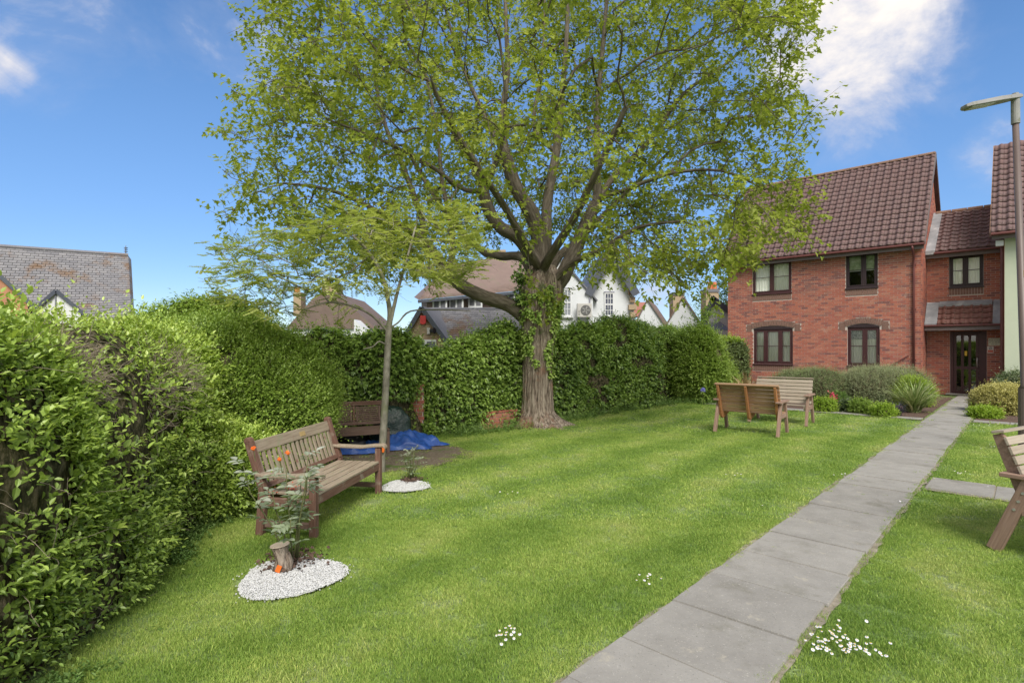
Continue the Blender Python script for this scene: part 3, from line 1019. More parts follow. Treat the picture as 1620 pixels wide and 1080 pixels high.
def casement(parent, w, y, lights, mat, bar=True, curtain='curtain', name='window', lace=False, sill=True):
    """window in opening w, front face at y (recessed); lights = relative widths"""
    x0, x1, z0, z1 = w
    fr = .062
    m = MB()
    m.bx(x0, x1, y, y + .07, z1 - fr, z1)
    m.bx(x0, x1, y, y + .07, z0, z0 + fr)
    m.bx(x0, x0 + fr, y, y + .07, z0 + fr, z1 - fr)
    m.bx(x1 - fr, x1, y, y + .07, z0 + fr, z1 - fr)
    f = m.build(name, mat, parent, bevel=.005)
    tot = sum(lights)
    x = x0 + fr
    inner = x1 - x0 - 2 * fr
    mul = .07
    usable = inner - mul * (len(lights) - 1)
    for i, l in enumerate(lights):
        wd = usable * l / tot
        a, b = x, x + wd
        s = .042
        # sash
        sm = MB()
        sm.bx(a + .002, b - .002, y - .012, y + .04, z1 - fr - s, z1 - fr - .002)
        sm.bx(a + .002, b - .002, y - .012, y + .04, z0 + fr + .002, z0 + fr + s)
        sm.bx(a + .002, a + s, y - .012, y + .04, z0 + fr + s, z1 - fr - s)
        sm.bx(b - s, b - .002, y - .012, y + .04, z0 + fr + s, z1 - fr - s)
        sm.build('sash', mat, f, bevel=.004)
        if bar:
            zm = (z0 + z1) / 2 + .02
            MB().bx(a + s, b - s, y + .002, y + .02, zm - .01, zm + .01).build('glazing_bar', mat, f)
        MB().add([(a + s, y + .024, z0 + fr + s), (b - s, y + .024, z0 + fr + s), (b - s, y + .024, z1 - fr - s), (a + s, y + .024, z1 - fr - s)], [(0, 1, 2, 3)]).build('pane', M['glass'], f)
        x = b
        if i < len(lights) - 1:
            MB().bx(x, x + mul, y - .006, y + .065, z0 + fr, z1 - fr).build('mullion', mat, f, bevel=.004)
            x += mul
    # curtain: pleated sheet
    if curtain:
        n = 60
        cm = MB()
        V = []
        for i in range(n + 1):
            xx = x0 + fr + inner * i / n
            yy = y + .075 + .012 * math.sin(i * 1.3) + .008 * math.sin(i * .37)
            V += [(xx, yy, z0 + .03), (xx, yy, z1 - .03)]
        cm.add(V, [(2 * i, 2 * i + 1, 2 * i + 3, 2 * i + 2) for i in range(n)])
        cm.build('curtain', M[curtain], f, smooth=True)
        if lace:
            MB().bx(x0 + fr, x1 - fr, y + .05, y + .052, z1 - .42, z1 - .04).build('valance', M['lace'], f)
    if sill:
        MB().bx(x0 - .02, x1 + .02, y - .07, y + .06, z0 - .05, z0 - .001).build('sill', mat, f, bevel=.006)
    return f


def arch(parent, w, y, rise=.10, soldier=True):
    """segmental arch of brown soldier bricks over window w with stepped side blocks"""
    x0, x1, z1 = w[0], w[1], w[3]
    n = 17
    cx = (x0 + x1) / 2
    half = (x1 - x0) / 2 + .05
    rad = (half ** 2 + rise ** 2) / (2 * rise)
    cz = z1 + .03 + rise - rad
    amax = math.asin(half / rad)
    for i in range(n):
        a = -amax + 2 * amax * (i + .5) / n
        rr = rad + .1125
        p = (cx + rr * math.sin(a), y + .012, cz + rr * math.cos(a))
        Mx = Matrix.Rotation(a, 3, 'Y')
        wd = 2 * amax * rad / n - .01
        o = MB().box(p, (wd, .04, .205), Mx).build('arch_brick', M['brownbrick'], parent)
    return


# --- main wall
sil = .25
holes_m = [w_ul, w_ur, w_ll, w_lr]
bh = [tuple(h) for h in holes_m]
# room for the soldier courses below the upper windows and for arches above the lower ones
for h in (w_ul, w_ur): bh.append((h[0] + .0, h[1] - .0, h[2] - .05 - .225, h[2]))
bh.append((w_ll[0], w_ll[1], w_ll[2] - .05 - .225, w_ll[2]))
bh.append((w_lr[0], w_lr[1], w_lr[2] - .05 - .225, w_lr[2]))
for h in (w_ll, w_lr):
    _half = (h[1] - h[0]) / 2 + .05; _rad = (_half ** 2 + .01) / .2; _cz = h[3] + .13 - _rad; _cx = (h[0] + h[1]) / 2
    for _k in range(6):
        _z = h[3] + _k * .06
        _w2 = (_rad + .215) ** 2 - (_z + .03 - _cz) ** 2
        if _w2 > 0: bh.append((_cx - min(math.sqrt(_w2), _half + .03), _cx + min(math.sqrt(_w2), _half + .03), _z, _z + .06))
for h in (w_ll, w_lr):
    bh.append((h[0] - .29, h[0], h[3] - .10, h[3] + .19)); bh.append((h[1], h[1] + .29, h[3] - .10, h[3] + .19))
wall = backing(0, HL, 0, EAVE + .1, [tuple(h) for h in holes_m], .012, .30).build('wall', M['mortar'], house)
m = MB()
rects_main = brick_rects(0, HL, 0, EAVE, bh)
singles, rest = [], []
dist_ok = lambda r: r[0] > 4.9 and r[2] > .9
for r_ in rects_main:
    m.bx(r_[0], r_[1], random.uniform(.002, .006), .02, r_[2], r_[3])
m.build('brickwork', M['brick'], wall, kind='stuff')
# side (gable) wall of the main house at u = HL, from v=0 back
m = MB()
z = 0; row = 0
HD = 5.2
RIDZ = 8.75
while z < 8.5:
    half_w = HD if z < EAVE else HD * (1 - (z - EAVE) / (RIDZ - EAVE))
    a = (HD - half_w) / 2; b = HD - a
    x = a - (.1125 if row % 2 else 0)
    while x < b:
        s, e = max(x, a), min(x + .215, b)
        if e - s > .03:
            m.bx(HL - .02, HL + .008 + random.uniform(-.002, .002), s, e, z, z + .065)
        x += .225
    z += .075; row += 1
m.build('brickwork', M['brick'], wall, kind='stuff')
gm = MB()
gm.prism([(HL - .30, .31, 0), (HL - .30, HD, 0), (HL - .30, HD, EAVE), (HL - .30, HD / 2, RIDZ - .15), (HL - .30, .31, EAVE + .25)], (.295, 0, 0))
gm.build('wall', M['mortar'], house)
gm = MB()
gm.prism([(0, .31, 0), (0, HD, 0), (0, HD, EAVE), (0, HD / 2, RIDZ - .15), (0, .31, EAVE + .25)], (.295, 0, 0))
gm.build('wall', M['brick'], house)
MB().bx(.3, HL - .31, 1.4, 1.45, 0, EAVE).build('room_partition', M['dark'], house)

# soldier bricks and side blocks as single bricks
for h in (w_ul, w_ur, w_ll, w_lr):
    n = int(round((h[1] - h[0]) / .075))
    st = (h[1] - h[0]) / n
    for i in range(n):
        brick_obj(wall, (h[0] + i * st, h[0] + (i + 1) * st - .01, h[2] - .05 - .22, h[2] - .055), 0, M['brownbrick'], .03, .0, 'soldier_brick')
for h in (w_ll, w_lr):
    # filler bricks between the arch and the square frame
    MB().prism([(h[0], .008, h[3])] + [(h[0] + (h[1] - h[0]) * k / 12, .008, h[3] + .03 + .10 * (1 - ((k - 6) / 6) ** 2)) for k in range(13)] + [(h[1], .008, h[3])], (0, .06, 0)).build('arch_infill', M['darkframe'], wall)
    arch(wall, h, 0)
    for side in (0, 1):
        xa = h[0] - .285 if side == 0 else h[1] + .07
        for k in range(4):
            z0 = h[3] - .10 + k * .075
            w_ = .215 if k % 2 == 0 else .19
            if side == 0: r_ = (xa + (.215 - w_), xa + .215, z0, z0 + .065)
            else: r_ = (xa, xa + w_, z0, z0 + .065)
            brick_obj(wall, r_, 0, M['brownbrick'], .03, 0, 'side_brick')

casement(house, w_ul, .04, (1, 1), M['brownframe'])
fur = casement(house, w_ur, .04, (1.15, .85), M['darkframe'], curtain=None)
MB().bx(w_ur[0] + .08, w_ur[1] - .08, .10, .11, (w_ur[2] + w_ur[3]) / 2 + .01, w_ur[3] - .06).build('blind', M['greenreflection'], fur)  # half blind, coloured with the green reflection seen in the glass
MB().bx(w_ur[0] + .08, w_ur[1] - .08, .095, .115, (w_ur[2] + w_ur[3]) / 2 - .02, (w_ur[2] + w_ur[3]) / 2 + .009).build('blind_rail', M['whitewood'], fur)
casement(house, w_ll, .04, (.8, 1.05, .8), M['brownframe'])
casement(house, w_lr, .04, (1, .8), M['brownframe'], lace=True)

# --- roof tiles
TW, TE = .235, .265


def tile_mesh(mat):
    n = 8
    V, Fc = [], []
    prof = []
    for i in range(n + 1):
        x = i / n
        zz = .048 * (0.5 - 0.5 * math.cos(2 * math.pi * min(1, max(0, (x - .35) / .65)))) + .010 * math.cos(2 * math.pi * x * 1.0)
        prof.append((x * TW, zz))
    Lg = TE + .05
    for x, zz in prof: V.append((x, 0, zz + .042))            # lower edge top
    for x, zz in prof: V.append((x, Lg, zz + .004))          # upper edge top
    for x, zz in prof: V.append((x, 0, zz + .004))           # lower edge bottom
    k = n + 1
    for i in range(n):
        Fc.append((i, i + 1, k + i + 1, k + i))
        Fc.append((2 * k + i, 2 * k + i + 1, i + 1, i))
    Fc.append((0, k, 2 * k)); Fc.append((n, 2 * k + n, k + n))
    me = bpy.data.meshes.new('roof_tile')
    me.from_pydata(V, [], Fc)
    bm = bmesh.new(); bm.from_mesh(me); bmesh.ops.recalc_face_normals(bm, faces=bm.faces)
    bm.to_mesh(me); bm.free()
    # make sure the top faces up
    if me.polygons[0].normal.z < 0: me.flip_normals()
    me.materials.append(mat)
    me.polygons.foreach_set('use_smooth', np.array([p.normal.z > .5 for p in me.polygons], dtype=bool))
    return me


TILE = tile_mesh(M['tile']); TILER = tile_mesh(M['redtile'])


def tiled_roof(parent, x0, x1, y0, z0, y1, z1, mesh, limit=300, thick=.06, name='roof', trim=None):
    """tiled slope rising from (y0,z0) to (y1,z1); tiles are children of the deck"""
    ang = math.atan2(z1 - z0, y1 - y0)
    Ls = math.hypot(z1 - z0, y1 - y0)
    deck = MB()
    nrm = Vector((0, -math.sin(ang), math.cos(ang)))
    a = Vector((x0, y0, z0)); b = Vector((x0, y1, z1))
    deck.prism([a - nrm * thick, a - nrm * .012, b - nrm * .012, b - nrm * thick], (x1 - x0, 0, 0))
    d = deck.build(name, M['fascia'], parent)
    ncol = max(1, int(round((x1 - x0) / TW)))
    sx = (x1 - x0) / ncol / TW
    nrow = max(1, int(round(Ls / TE)))
    sy = Ls / nrow / TE
    cnt = 0
    rest = []
    for r in range(nrow):
        for c in range(ncol):
            p = Vector((x0 + c * TW * sx, y0 + math.cos(ang) * r * TE * sy, z0 + math.sin(ang) * r * TE * sy))
            if trim and trim(p): continue
            jit = random.uniform(-.006, .006)
            if cnt < limit:
                o = bpy.data.objects.new('roof_tile', mesh)
                COL.objects.link(o); o.parent = d
                o.location = p; o.rotation_euler = (ang + random.uniform(-.004, .004), 0, jit); o.scale = (sx, sy, 1)
                cnt += 1
            else:
                rest.append((p, jit))
    if rest:
        tv = np.array([v.co[:] for v in mesh.vertices]) * np.array([sx, sy, 1])
        Rm = np.array(Euler((ang, 0, 0)).to_matrix())
        V = np.concatenate([tv @ Rm.T + np.array(p[:]) for p, j in rest])
        k = len(tv)
        fl, lp = [], []
        for i in range(len(rest)):
            for pl in mesh.polygons:
                fl.append(len(pl.vertices)); lp += [vi + i * k for vi in pl.vertices]
        me = np_mesh('roof_tiles', V, np.array(fl), lp, mesh.materials[0], np.repeat(rng.random(len(rest)), k))
        o = link_mesh('roof_tiles', me, d); o['kind'] = 'stuff'
    return d


ov = .16
rd = tiled_roof(house, -ov, HL + .12, -.36, EAVE + .06, HD / 2, RIDZ, TILE, 300)
# rear slope
rr = MB()
rr.prism([(-ov, HD / 2, RIDZ - .05), (-ov, HD / 2, RIDZ), (-ov, HD + .3, EAVE), (-ov, HD + .3, EAVE - .06)], (HL + .12 + ov, 0, 0))
rr.build('rear_roof', M['tile'], house)
# ridge tiles
rx = -ov
while rx < HL + .1:
    rm = MB()
    seg = 6
    L_ = min(.44, HL + .12 - rx)
    V = []
    for xx in (rx, rx + L_):
        for k in range(seg + 1):
            a = R(-15) + R(210) * k / seg
            V.append((xx, HD / 2 + .11 * math.cos(a), RIDZ + .0 + .085 * math.sin(a)))
    rm.add(V, [(k, k + 1, seg + 2 + k, seg + 1 + k) for k in range(seg)] + [tuple(range(seg + 1)), tuple(range(seg + 1, 2 * seg + 2))])
    rm.build('ridge_tile', M['ridge'], rd)
    rx += .45
# fascia, gutter, downpipe, barge boards
MB().bx(-ov, HL + .1, -.31, -.285, EAVE - .14, EAVE + .05).build('fascia_board', M['fascia'], house, bevel=.004)
MB().bx(-ov + .01, HL + .08, -.284, .005, EAVE - .02, EAVE + .0).build('soffit', M['fascia'], house)
gt = MB()
gt.tube([(-ov, -.375, EAVE + .015), (HL + .12, -.375, EAVE + .015)], .045, 10)
gt.build('gutter', M['gutter'], house, smooth=False)
u_dp, _ = uv_on_plane(1446, 480, TM)
dp = MB()
dp.tube([(u_dp, -.37, EAVE - .02), (u_dp, -.36, EAVE - .12), (u_dp, -.05, EAVE - .34), (u_dp, -.045, 4.2), (u_dp, -.045, 0.1)], .036, 10)
dpo = dp.build('downpipe', M['gutter'], house, smooth=True)
for zc in (1.2, 2.9, 4.4):
    MB().box((u_dp, -.035, zc), (.12, .07, .04)).build('pipe_clip', M['gutter'], dpo)
for xx, nm in ((-ov - .03, 'l'), (HL + .12, 'r')):
    b_ = MB()
    b_.prism([(xx, -.36, EAVE - .02), (xx, -.36, EAVE + .07), (xx, HD / 2, RIDZ + .05), (xx, HD / 2, RIDZ - .17)], (.03, 0, 0))
    b_.prism([(xx, HD / 2, RIDZ - .17), (xx, HD / 2, RIDZ + .05), (xx, HD + .3, EAVE + .05), (xx, HD + .3, EAVE - .1)], (.03, 0, 0))
    b_.build('barge_board', M['fascia'], house)
MB().beam((HL - .35, -.02, 1.35), (HL - .9, -.06, .95), .03, .03).build('vent_pipe', M['gutter'], house)

# --- link building (set back) with entrance
LK0, LK1 = HL + .0, 8.55
LE = uv_on_plane(1520, 401, TLK - .3)[1]       # link eave underside
lw = [tuple(w_lk), tuple(w_dr)]
lwall = backing(LK0 + .012, LK1, 0, LE + .1, lw, SET + .012, SET + .28).build('wall', M['mortar'], house)
POR_T = uv_on_plane(1530, 476, TLK)[1]
POR_B = uv_on_plane(1530, 522, TLK - .62)[1]
lholes = lw + [(w_lk[0], w_lk[1], w_lk[2] - .28, w_lk[2])]
lr = brick_rects(LK0 + .015, LK1, 0, LE, lholes)
lr.sort(key=lambda r: -((r[0] - LK0) * .2 + (r[2] < POR_B) * 3 + (r[2] > POR_T) * 1.2 + r[1] - r[0]))
m = MB()
for i, r_ in enumerate(lr):
    if i < 270: brick_obj(lwall, r_, SET + random.uniform(-.002, .002), M['brick'], .028)
    else: m.bx(r_[0], r_[1], SET, SET + .02, r_[2], r_[3])
m.build('brickwork', M['brick'], lwall, kind='stuff')
n = int(round((w_lk[1] - w_lk[0]) / .075)); st = (w_lk[1] - w_lk[0]) / n
for i in range(n):
    brick_obj(lwall, (w_lk[0] + i * st, w_lk[0] + (i + 1) * st - .01, w_lk[2] - .27, w_lk[2] - .055), SET, M['brownbrick'], .03, 0, 'soldier_brick')
casement(house, w_lk, SET + .04, (.95, 1.05), M['darkframe'], curtain='curtain')
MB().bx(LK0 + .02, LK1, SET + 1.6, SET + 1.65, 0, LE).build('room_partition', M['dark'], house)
# floor and stairs seen through the door
MB().bx(w_dr[0] - .3, w_dr[1] + .3, SET + .29, SET + 1.6, 0.004, .03).build('hall_floor', M['slab'], house)
for k in range(7):
    MB().bx(w_dr[1] - .42, w_dr[1] + .2, SET + .5 + k * .14, SET + .64 + k * .14, .03 + k * .19, .09 + k * .19).build('stair_tread', M['whitewood'], house)
# link roof
lrd = tiled_roof(house, LK0 + .26, LK1 - .1, SET - .32, LE + .12, SET + 1.95, uv_on_plane(1535, 332, TLK + 1.95)[1], TILE, 300)
MB().prism([(LK0 + .015, SET - .36, LE + .05), (LK0 + .015, SET - .36, LE + .18), (LK0 + .015, SET + 1.95, uv_on_plane(1535, 332, TLK + 1.95)[1] + .06), (LK0 + .015, SET + 1.95, uv_on_plane(1535, 332, TLK + 1.95)[1] - .06)],
           (.26, 0, 0)).build('flashing', M['lead'], house)
LRZ = uv_on_plane(1535, 332, TLK + 1.95)[1]
rx = LK0 + .1
while rx < LK1 - .2:
    rm = MB(); rm.tube([(rx, SET + 1.95, LRZ), (rx + .43, SET + 1.95, LRZ)], .1, 10); rm.build('ridge_tile', M['ridge'], lrd); rx += .45
MB().bx(LK0 + .02, LK1 - .05, SET - .28, SET - .255, LE - .08, LE + .09).build('fascia_board', M['fascia'], house)
MB().tube([(LK0 + .25, SET - .34, LE + .08), (LK1 - .05, SET - .34, LE + .08)], .042, 10).build('gutter', M['gutter'], house)
MB().bx(LK0 + .02, LK1, SET - .25, SET + .01, LE - .03, LE - .005).build('soffit', M['fascia'], house)
# porch roof
py0, py1 = SET - .66, SET - .02
prd = tiled_roof(house, LK0 + .36, LK1 - .28, py0, POR_B + .19, py1 - .02, POR_T - .10, TILER, 300, name='porch_roof')
MB().prism([(LK0 + .02, py0, POR_B + .14), (LK0 + .02, py0, POR_B + .24), (LK0 + .02, py1, POR_T), (LK0 + .02, py1, POR_T - .12)], (.34, 0, 0)).build('flashing', M['lead'], house)
MB().prism([(LK1 - .28, py0, POR_B + .14), (LK1 - .28, py0, POR_B + .23), (LK1 - .28, py1, POR_T), (LK1 - .28, py1, POR_T - .12)], (.2, 0, 0)).build('flashing', M['lead'], house)
MB().prism([(LK0 + .37, py1 - .14, POR_T - .17), (LK0 + .37, py1 - .14, POR_T - .10), (LK0 + .37, py1, POR_T + .02), (LK0 + .37, py1, POR_T - .1)], (LK1 - .3 - LK0 - .37, 0, 0)).build('flashing', M['lead'], house)
MB().bx(LK0 + .02, LK1 - .08, py0 - .02, py0 + .01, POR_B, POR_B + .13).build('fascia_board', M['fascia'], house)
MB().tube([(LK0 + .03, py0 - .05, POR_B + .16), (LK1 - .06, py0 - .05, POR_B + .16)], .036, 10).build('gutter', M['gutter'], house)
MB().bx(LK0 + .02, LK1 - .08, py0 + .011, SET - .002, POR_B + .03, POR_B + .05).build('soffit', M['fascia'], house)
# door
dx0, dx1, _, dz1 = w_dr
dz1 = POR_B + .02
m = MB()
m.bx(dx0, dx0 + .09, SET + .03, SET + .13, 0, dz1); m.bx(dx1 - .2, dx1, SET + .03, SET + .13, 0, dz1); m.bx(dx0 + .09, dx1 - .2, SET + .03, SET + .13, dz1 - .1, dz1)
m.bx(dx0 + .09, dx1 - .2, SET + .03, SET + .15, 0, .03)
door = m.build('door_frame', M['brownframe'], house, bevel=.006)
d0, d1 = dx0 + .095, dx1 - .205
dd = MB()
yy0, yy1 = SET + .045, SET + .09
z_mid = .93
rails = [(.035, .15), (z_mid - .05, z_mid + .05), (dz1 - .19, dz1 - .105)]
for a, b in rails: dd.bx(d0, d1, yy0, yy1, a, b)
sw = .075
xsd = [d0, d0 + (d1 - d0 - sw) / 3, d0 + 2 * (d1 - d0 - sw) / 3, d1 - sw]
for k, xx in enumerate(xsd):
    dd.bx(xx, xx + sw, yy0 + .001, yy1 - .001, .15, z_mid - .05)
    dd.bx(xx, xx + sw, yy0 + .001, yy1 - .001, z_mid + .05, dz1 - .19)
dl = dd.build('door', M['brownframe'], house)
for k in range(3):
    for a, b in ((.15, z_mid - .05), (z_mid + .05, dz1 - .19)):
        MB().add([(xsd[k] + sw, yy0 + .022, a), (xsd[k + 1], yy0 + .022, a), (xsd[k + 1], yy0 + .022, b), (xsd[k] + sw, yy0 + .022, b)], [(0, 1, 2, 3)]).build('pane', M['glassdark'], dl)
hd = MB(); hd.tube([(d1 - .04, yy0 - .01, z_mid + .02), (d1 - .04, yy0 - .055, z_mid + .05), (d1 - .04, yy0 - .055, z_mid + .33), (d1 - .04, yy0 - .01, z_mid + .36)], .014, 8)
hd.build('handle', M['bolt'], dl, smooth=True)
MB().bx(xsd[1] + sw + .02, xsd[2] - .03, yy0 + .012, yy0 + .018, 1.34, 1.5).build('notice', M['yellow'], dl)
MB().bx(dx0 - .1, dx1 + .05, SET - .35, SET - .005, 0.02, .06).build('door_step', M['slab'], house, bevel=.01)


def text_mesh(name, body, size, mat, parent, loc, rot, align='CENTER'):
    cu = bpy.data.curves.new(name, 'FONT')
    cu.body = body; cu.size = size; cu.align_x = align; cu.extrude = .0008; cu.resolution_u = 2
    tmp = bpy.data.objects.new(name + '_tmp', cu)
    COL.objects.link(tmp)
    dg = bpy.context.evaluated_depsgraph_get()
    me = bpy.data.meshes.new_from_object(tmp.evaluated_get(dg))
    bpy.data.objects.remove(tmp)
    me.name = name
    me.materials.clear(); me.materials.append(mat)
    o = link_mesh(name, me, parent)
    o.location = loc; o.rotation_euler = rot
    return o


su0, sz1 = uv_on_plane(1563.5, 535, TLK); su1, sz0 = uv_on_plane(1583, 546.5, TLK)
sg = empty('name_sign', C_L + QD * ((su0 + su1) / 2) + PD * (SET - .012) + Vector((0, 0, (sz0 + sz1) / 2)), HROT, 'small cream name plate with three lines of dark lettering right of the entrance door', 'sign')
sw_, sh_ = su1 - su0, sz1 - sz0
MB().box((0, 0, 0), (sw_, .012, sh_)).build('plate', M['sign'], sg, bevel=.002)
text_mesh('lettering', 'PLACE COURT', sh_ * .25, M['ink'], sg, (0, -.0075, sh_ * .17), (R(90), 0, 0))
text_mesh('lettering', '37 to 44-48', sh_ * .23, M['ink'], sg, (0, -.0075, -sh_ * .10), (R(90), 0, 0))
text_mesh('lettering', 'and 102', sh_ * .2, M['ink'], sg, (0, -.0075, -sh_ * .36), (R(90), 0, 0))
su0, sz1 = uv_on_plane(1562, 547.5, TLK); su1, sz0 = uv_on_plane(1572, 558, TLK)
sg = empty('notice_sign', C_L + QD * ((su0 + su1) / 2) + PD * (SET - .012) + Vector((0, 0, (sz0 + sz1) / 2)), HROT, 'small square white and red notice with a ring symbol below the cream name plate', 'sign')
sw_, sh_ = su1 - su0, sz1 - sz0
MB().box((0, 0, 0), (sw_, .01, sh_)).build('plate', M['signwhite'], sg, bevel=.002)
MB().box((0, -.0055, -sh_ * .25), (sw_ * .86, .003, sh_ * .36)).build('red_panel', M['signred'], sg)
rg = MB()
ringp = [(sw_ * .24 * math.cos(a), -.0065, sh_ * .2 + sw_ * .24 * math.sin(a)) for a in np.linspace(0, 2 * math.pi, 20)]
rg.tube(ringp, .006, 6); rg.tube([ringp[3], (0, -.0065, sh_ * .2), ringp[12]], .005, 6)
rg.build('ring_symbol', M['ink'], sg)

# --- pale rendered house at the right
V2 = -.42
U2 = 8.58
h2 = empty('rendered_house', C_L + QD * U2 + PD * V2, HROT, 'pale green rendered house end with brown tiled roof behind the lamp post', 'house')
E2 = uv_on_plane(1600, 372, TM + V2)[1]
MB().bx(0, 6, 0, 5.2, 0, E2).build('wall', M['cream'], h2)
RZ2 = uv_on_plane(1571, 233, TM + V2 + 2.3)[1]
r2 = tiled_roof(h2, -.30, 5.9, -.36, E2 + .07, 2.3, RZ2, TILE, 300)
MB().prism([(-.33, -.36, E2 - .02), (-.33, -.36, E2 + .09), (-.33, 2.3, RZ2 + .04), (-.33, 2.3, RZ2 - .18)], (.03, 0, 0)).build('barge_board', M['ridge'], h2)
MB().bx(-.28, 6, -.30, -.275, E2 - .12, E2 + .05).build('fascia_board', M['fascia'], h2)
MB().bx(-.27, 6, -.274, -.003, E2 - .02, E2 - .002).build('soffit', M['fascia'], h2)
MB().tube([(-.3, -.38, E2 + .03), (6, -.38, E2 + .03)], .045, 10).build('gutter', M['gutter'], h2)
MB().prism([(-.30, 2.3, RZ2 - .06), (-.30, 2.3, RZ2), (-.30, 5.5, E2), (-.30, 5.5, E2 - .1)], (6, 0, 0)).build('rear_roof', M['tile'], h2)
g_ = MB(); g_.prism([(0.01, .01, E2), (.01, 5.19, E2), (.01, 2.3, RZ2 - .12)], (.28, 0, 0)); g_.build('gable', M['brick'], h2)
MB().tube([(-.06, .15, E2 - .05), (-.06, .15, 0)], .045, 10).build('downpipe', M['gutter'], h2)
MB().bx(-.20, -.02, -.12, .05, E2 - .30, E2 - .14).build('corner_block', M['whitewood'], h2)
MB().bx(-.015, .002, .02, SET - V2 - .05, 0, E2).build('side_cladding', M['brick'], h2)

# ================================================================== BENCHES
def legpost(m, pts, w):
    m.beam(*pts, w, w)


def tall_teak_bench():
    # local x: along the bench, front = -y
    Lb = 1.50
    p_near = G(497, 850)
    dirv = (G(594, 784) - p_near).normalized()
    rot = math.atan2(dirv.y, dirv.x)
    mid = p_near + dirv * (Lb / 2 - .04)
    yv = Vector((-dirv.y, dirv.x, 0))           # local +y (towards the back)
    o = empty('slatted_bench', mid + yv * .24, rot, 'weathered teak bench with upright back slats and brass plaque beside the rose bush', 'bench')
    d2 = .24
    st, ah, bh_ = .365, .535, .80
    hx = Lb / 2 - .035
    for s in (-1, 1):
        MB().beam((s * hx, -d2, 0), (s * hx, -d2, ah - .02), .062, .062, (0, 1, 0)).build('front_leg', M['teakred'], o, bevel=.005)
        lg = MB()
        lg.beam((s * hx, d2 + .02, 0), (s * hx, d2 - .01, st + .03), .06, .07, (0, 1, 0))
        lg.beam((s * hx, d2 - .01, st + .028), (s * hx, d2 + .13, bh_ + .02), .06, .062, (0, 1, 0))
        lg.tube([(s * hx - .03, d2 + .132, bh_ + .02), (s * hx + .03, d2 + .132, bh_ + .02)], .033, 12)
        lg.build('back_leg', M['teakred'], o, bevel=.005)
        # curved arm rest
        pts = [(-d2 - .09, ah - .01), (-d2 - .06, ah + .012), (-d2 + .05, ah + .006), (-.05, ah - .012), (d2 - .02, ah - .008), (d2 + .05, ah)]
        a = MB()
        w = .045
        up = [(s * hx - w, y, z + .016) for y, z in pts]; dn = [(s * hx - w, y, z - .018) for y, z in pts][::-1]
        a.prism(up + dn, (2 * w, 0, 0)); a.build('arm_rest', M['teak'], o, bevel=.01)
        MB().beam((s * hx, -d2 + .03, st - .07), (s * hx, d2 - .03, st - .07), .045, .07).build('side_rail', M['teakred'], o, bevel=.004)
        MB().beam((s * hx, -d2 + .03, .10), (s * hx, d2 - .03, .10), .04, .05).build('stretcher', M['teakbrown'], o, bevel=.004)
    MB().box((0, -d2 + .0, st - .055), (2 * hx - .06, .035, .075)).build('front_rail', M['teakred'], o, bevel=.004)
    MB().box((0, d2 - .03, st - .055), (2 * hx - .06, .035, .075)).build('back_rail', M['teakred'], o, bevel=.004)
    for k in range(5):
        y = -d2 - .012 + k * .1
        MB().box((0, y + .035, st - .004), (2 * hx - .068, .086, .022)).build('seat_slat', M['teak'], o, bevel=.004)
    # top rail and lower back rail follow the lean
    th = math.atan2(.14, bh_ - st)
    Rx = Matrix.Rotation(-th, 3, 'X')
    def back(z, off=0.0): return d2 - .01 + (z - st) * math.tan(th) + off
    MB().box((0, back(bh_ - .045), bh_ - .045), (2 * hx - .06, .03, .11), Rx).build('top_rail', M['teak'], o, bevel=.006)
    MB().box((0, back(st + .05), st + .05), (2 * hx - .06, .03, .05), Rx).build('lower_rail', M['teakred'], o, bevel=.004)
    MB().box((0.12, back(bh_ - .045) - .018, bh_ - .045), (.10, .004, .045), Rx).build('plaque', M['brass'], o)
    n = 17
    for k in range(n):
        x = -hx + .07 + (2 * hx - .14) * k / (n - 1)
        MB().beam((x, back(st + .07), st + .07), (x, back(bh_ - .10), bh_ - .10), .042, .016, (0, 1, 0)).build('back_slat', M['teak'], o, bevel=.003)
    return o


tall_teak_bench()


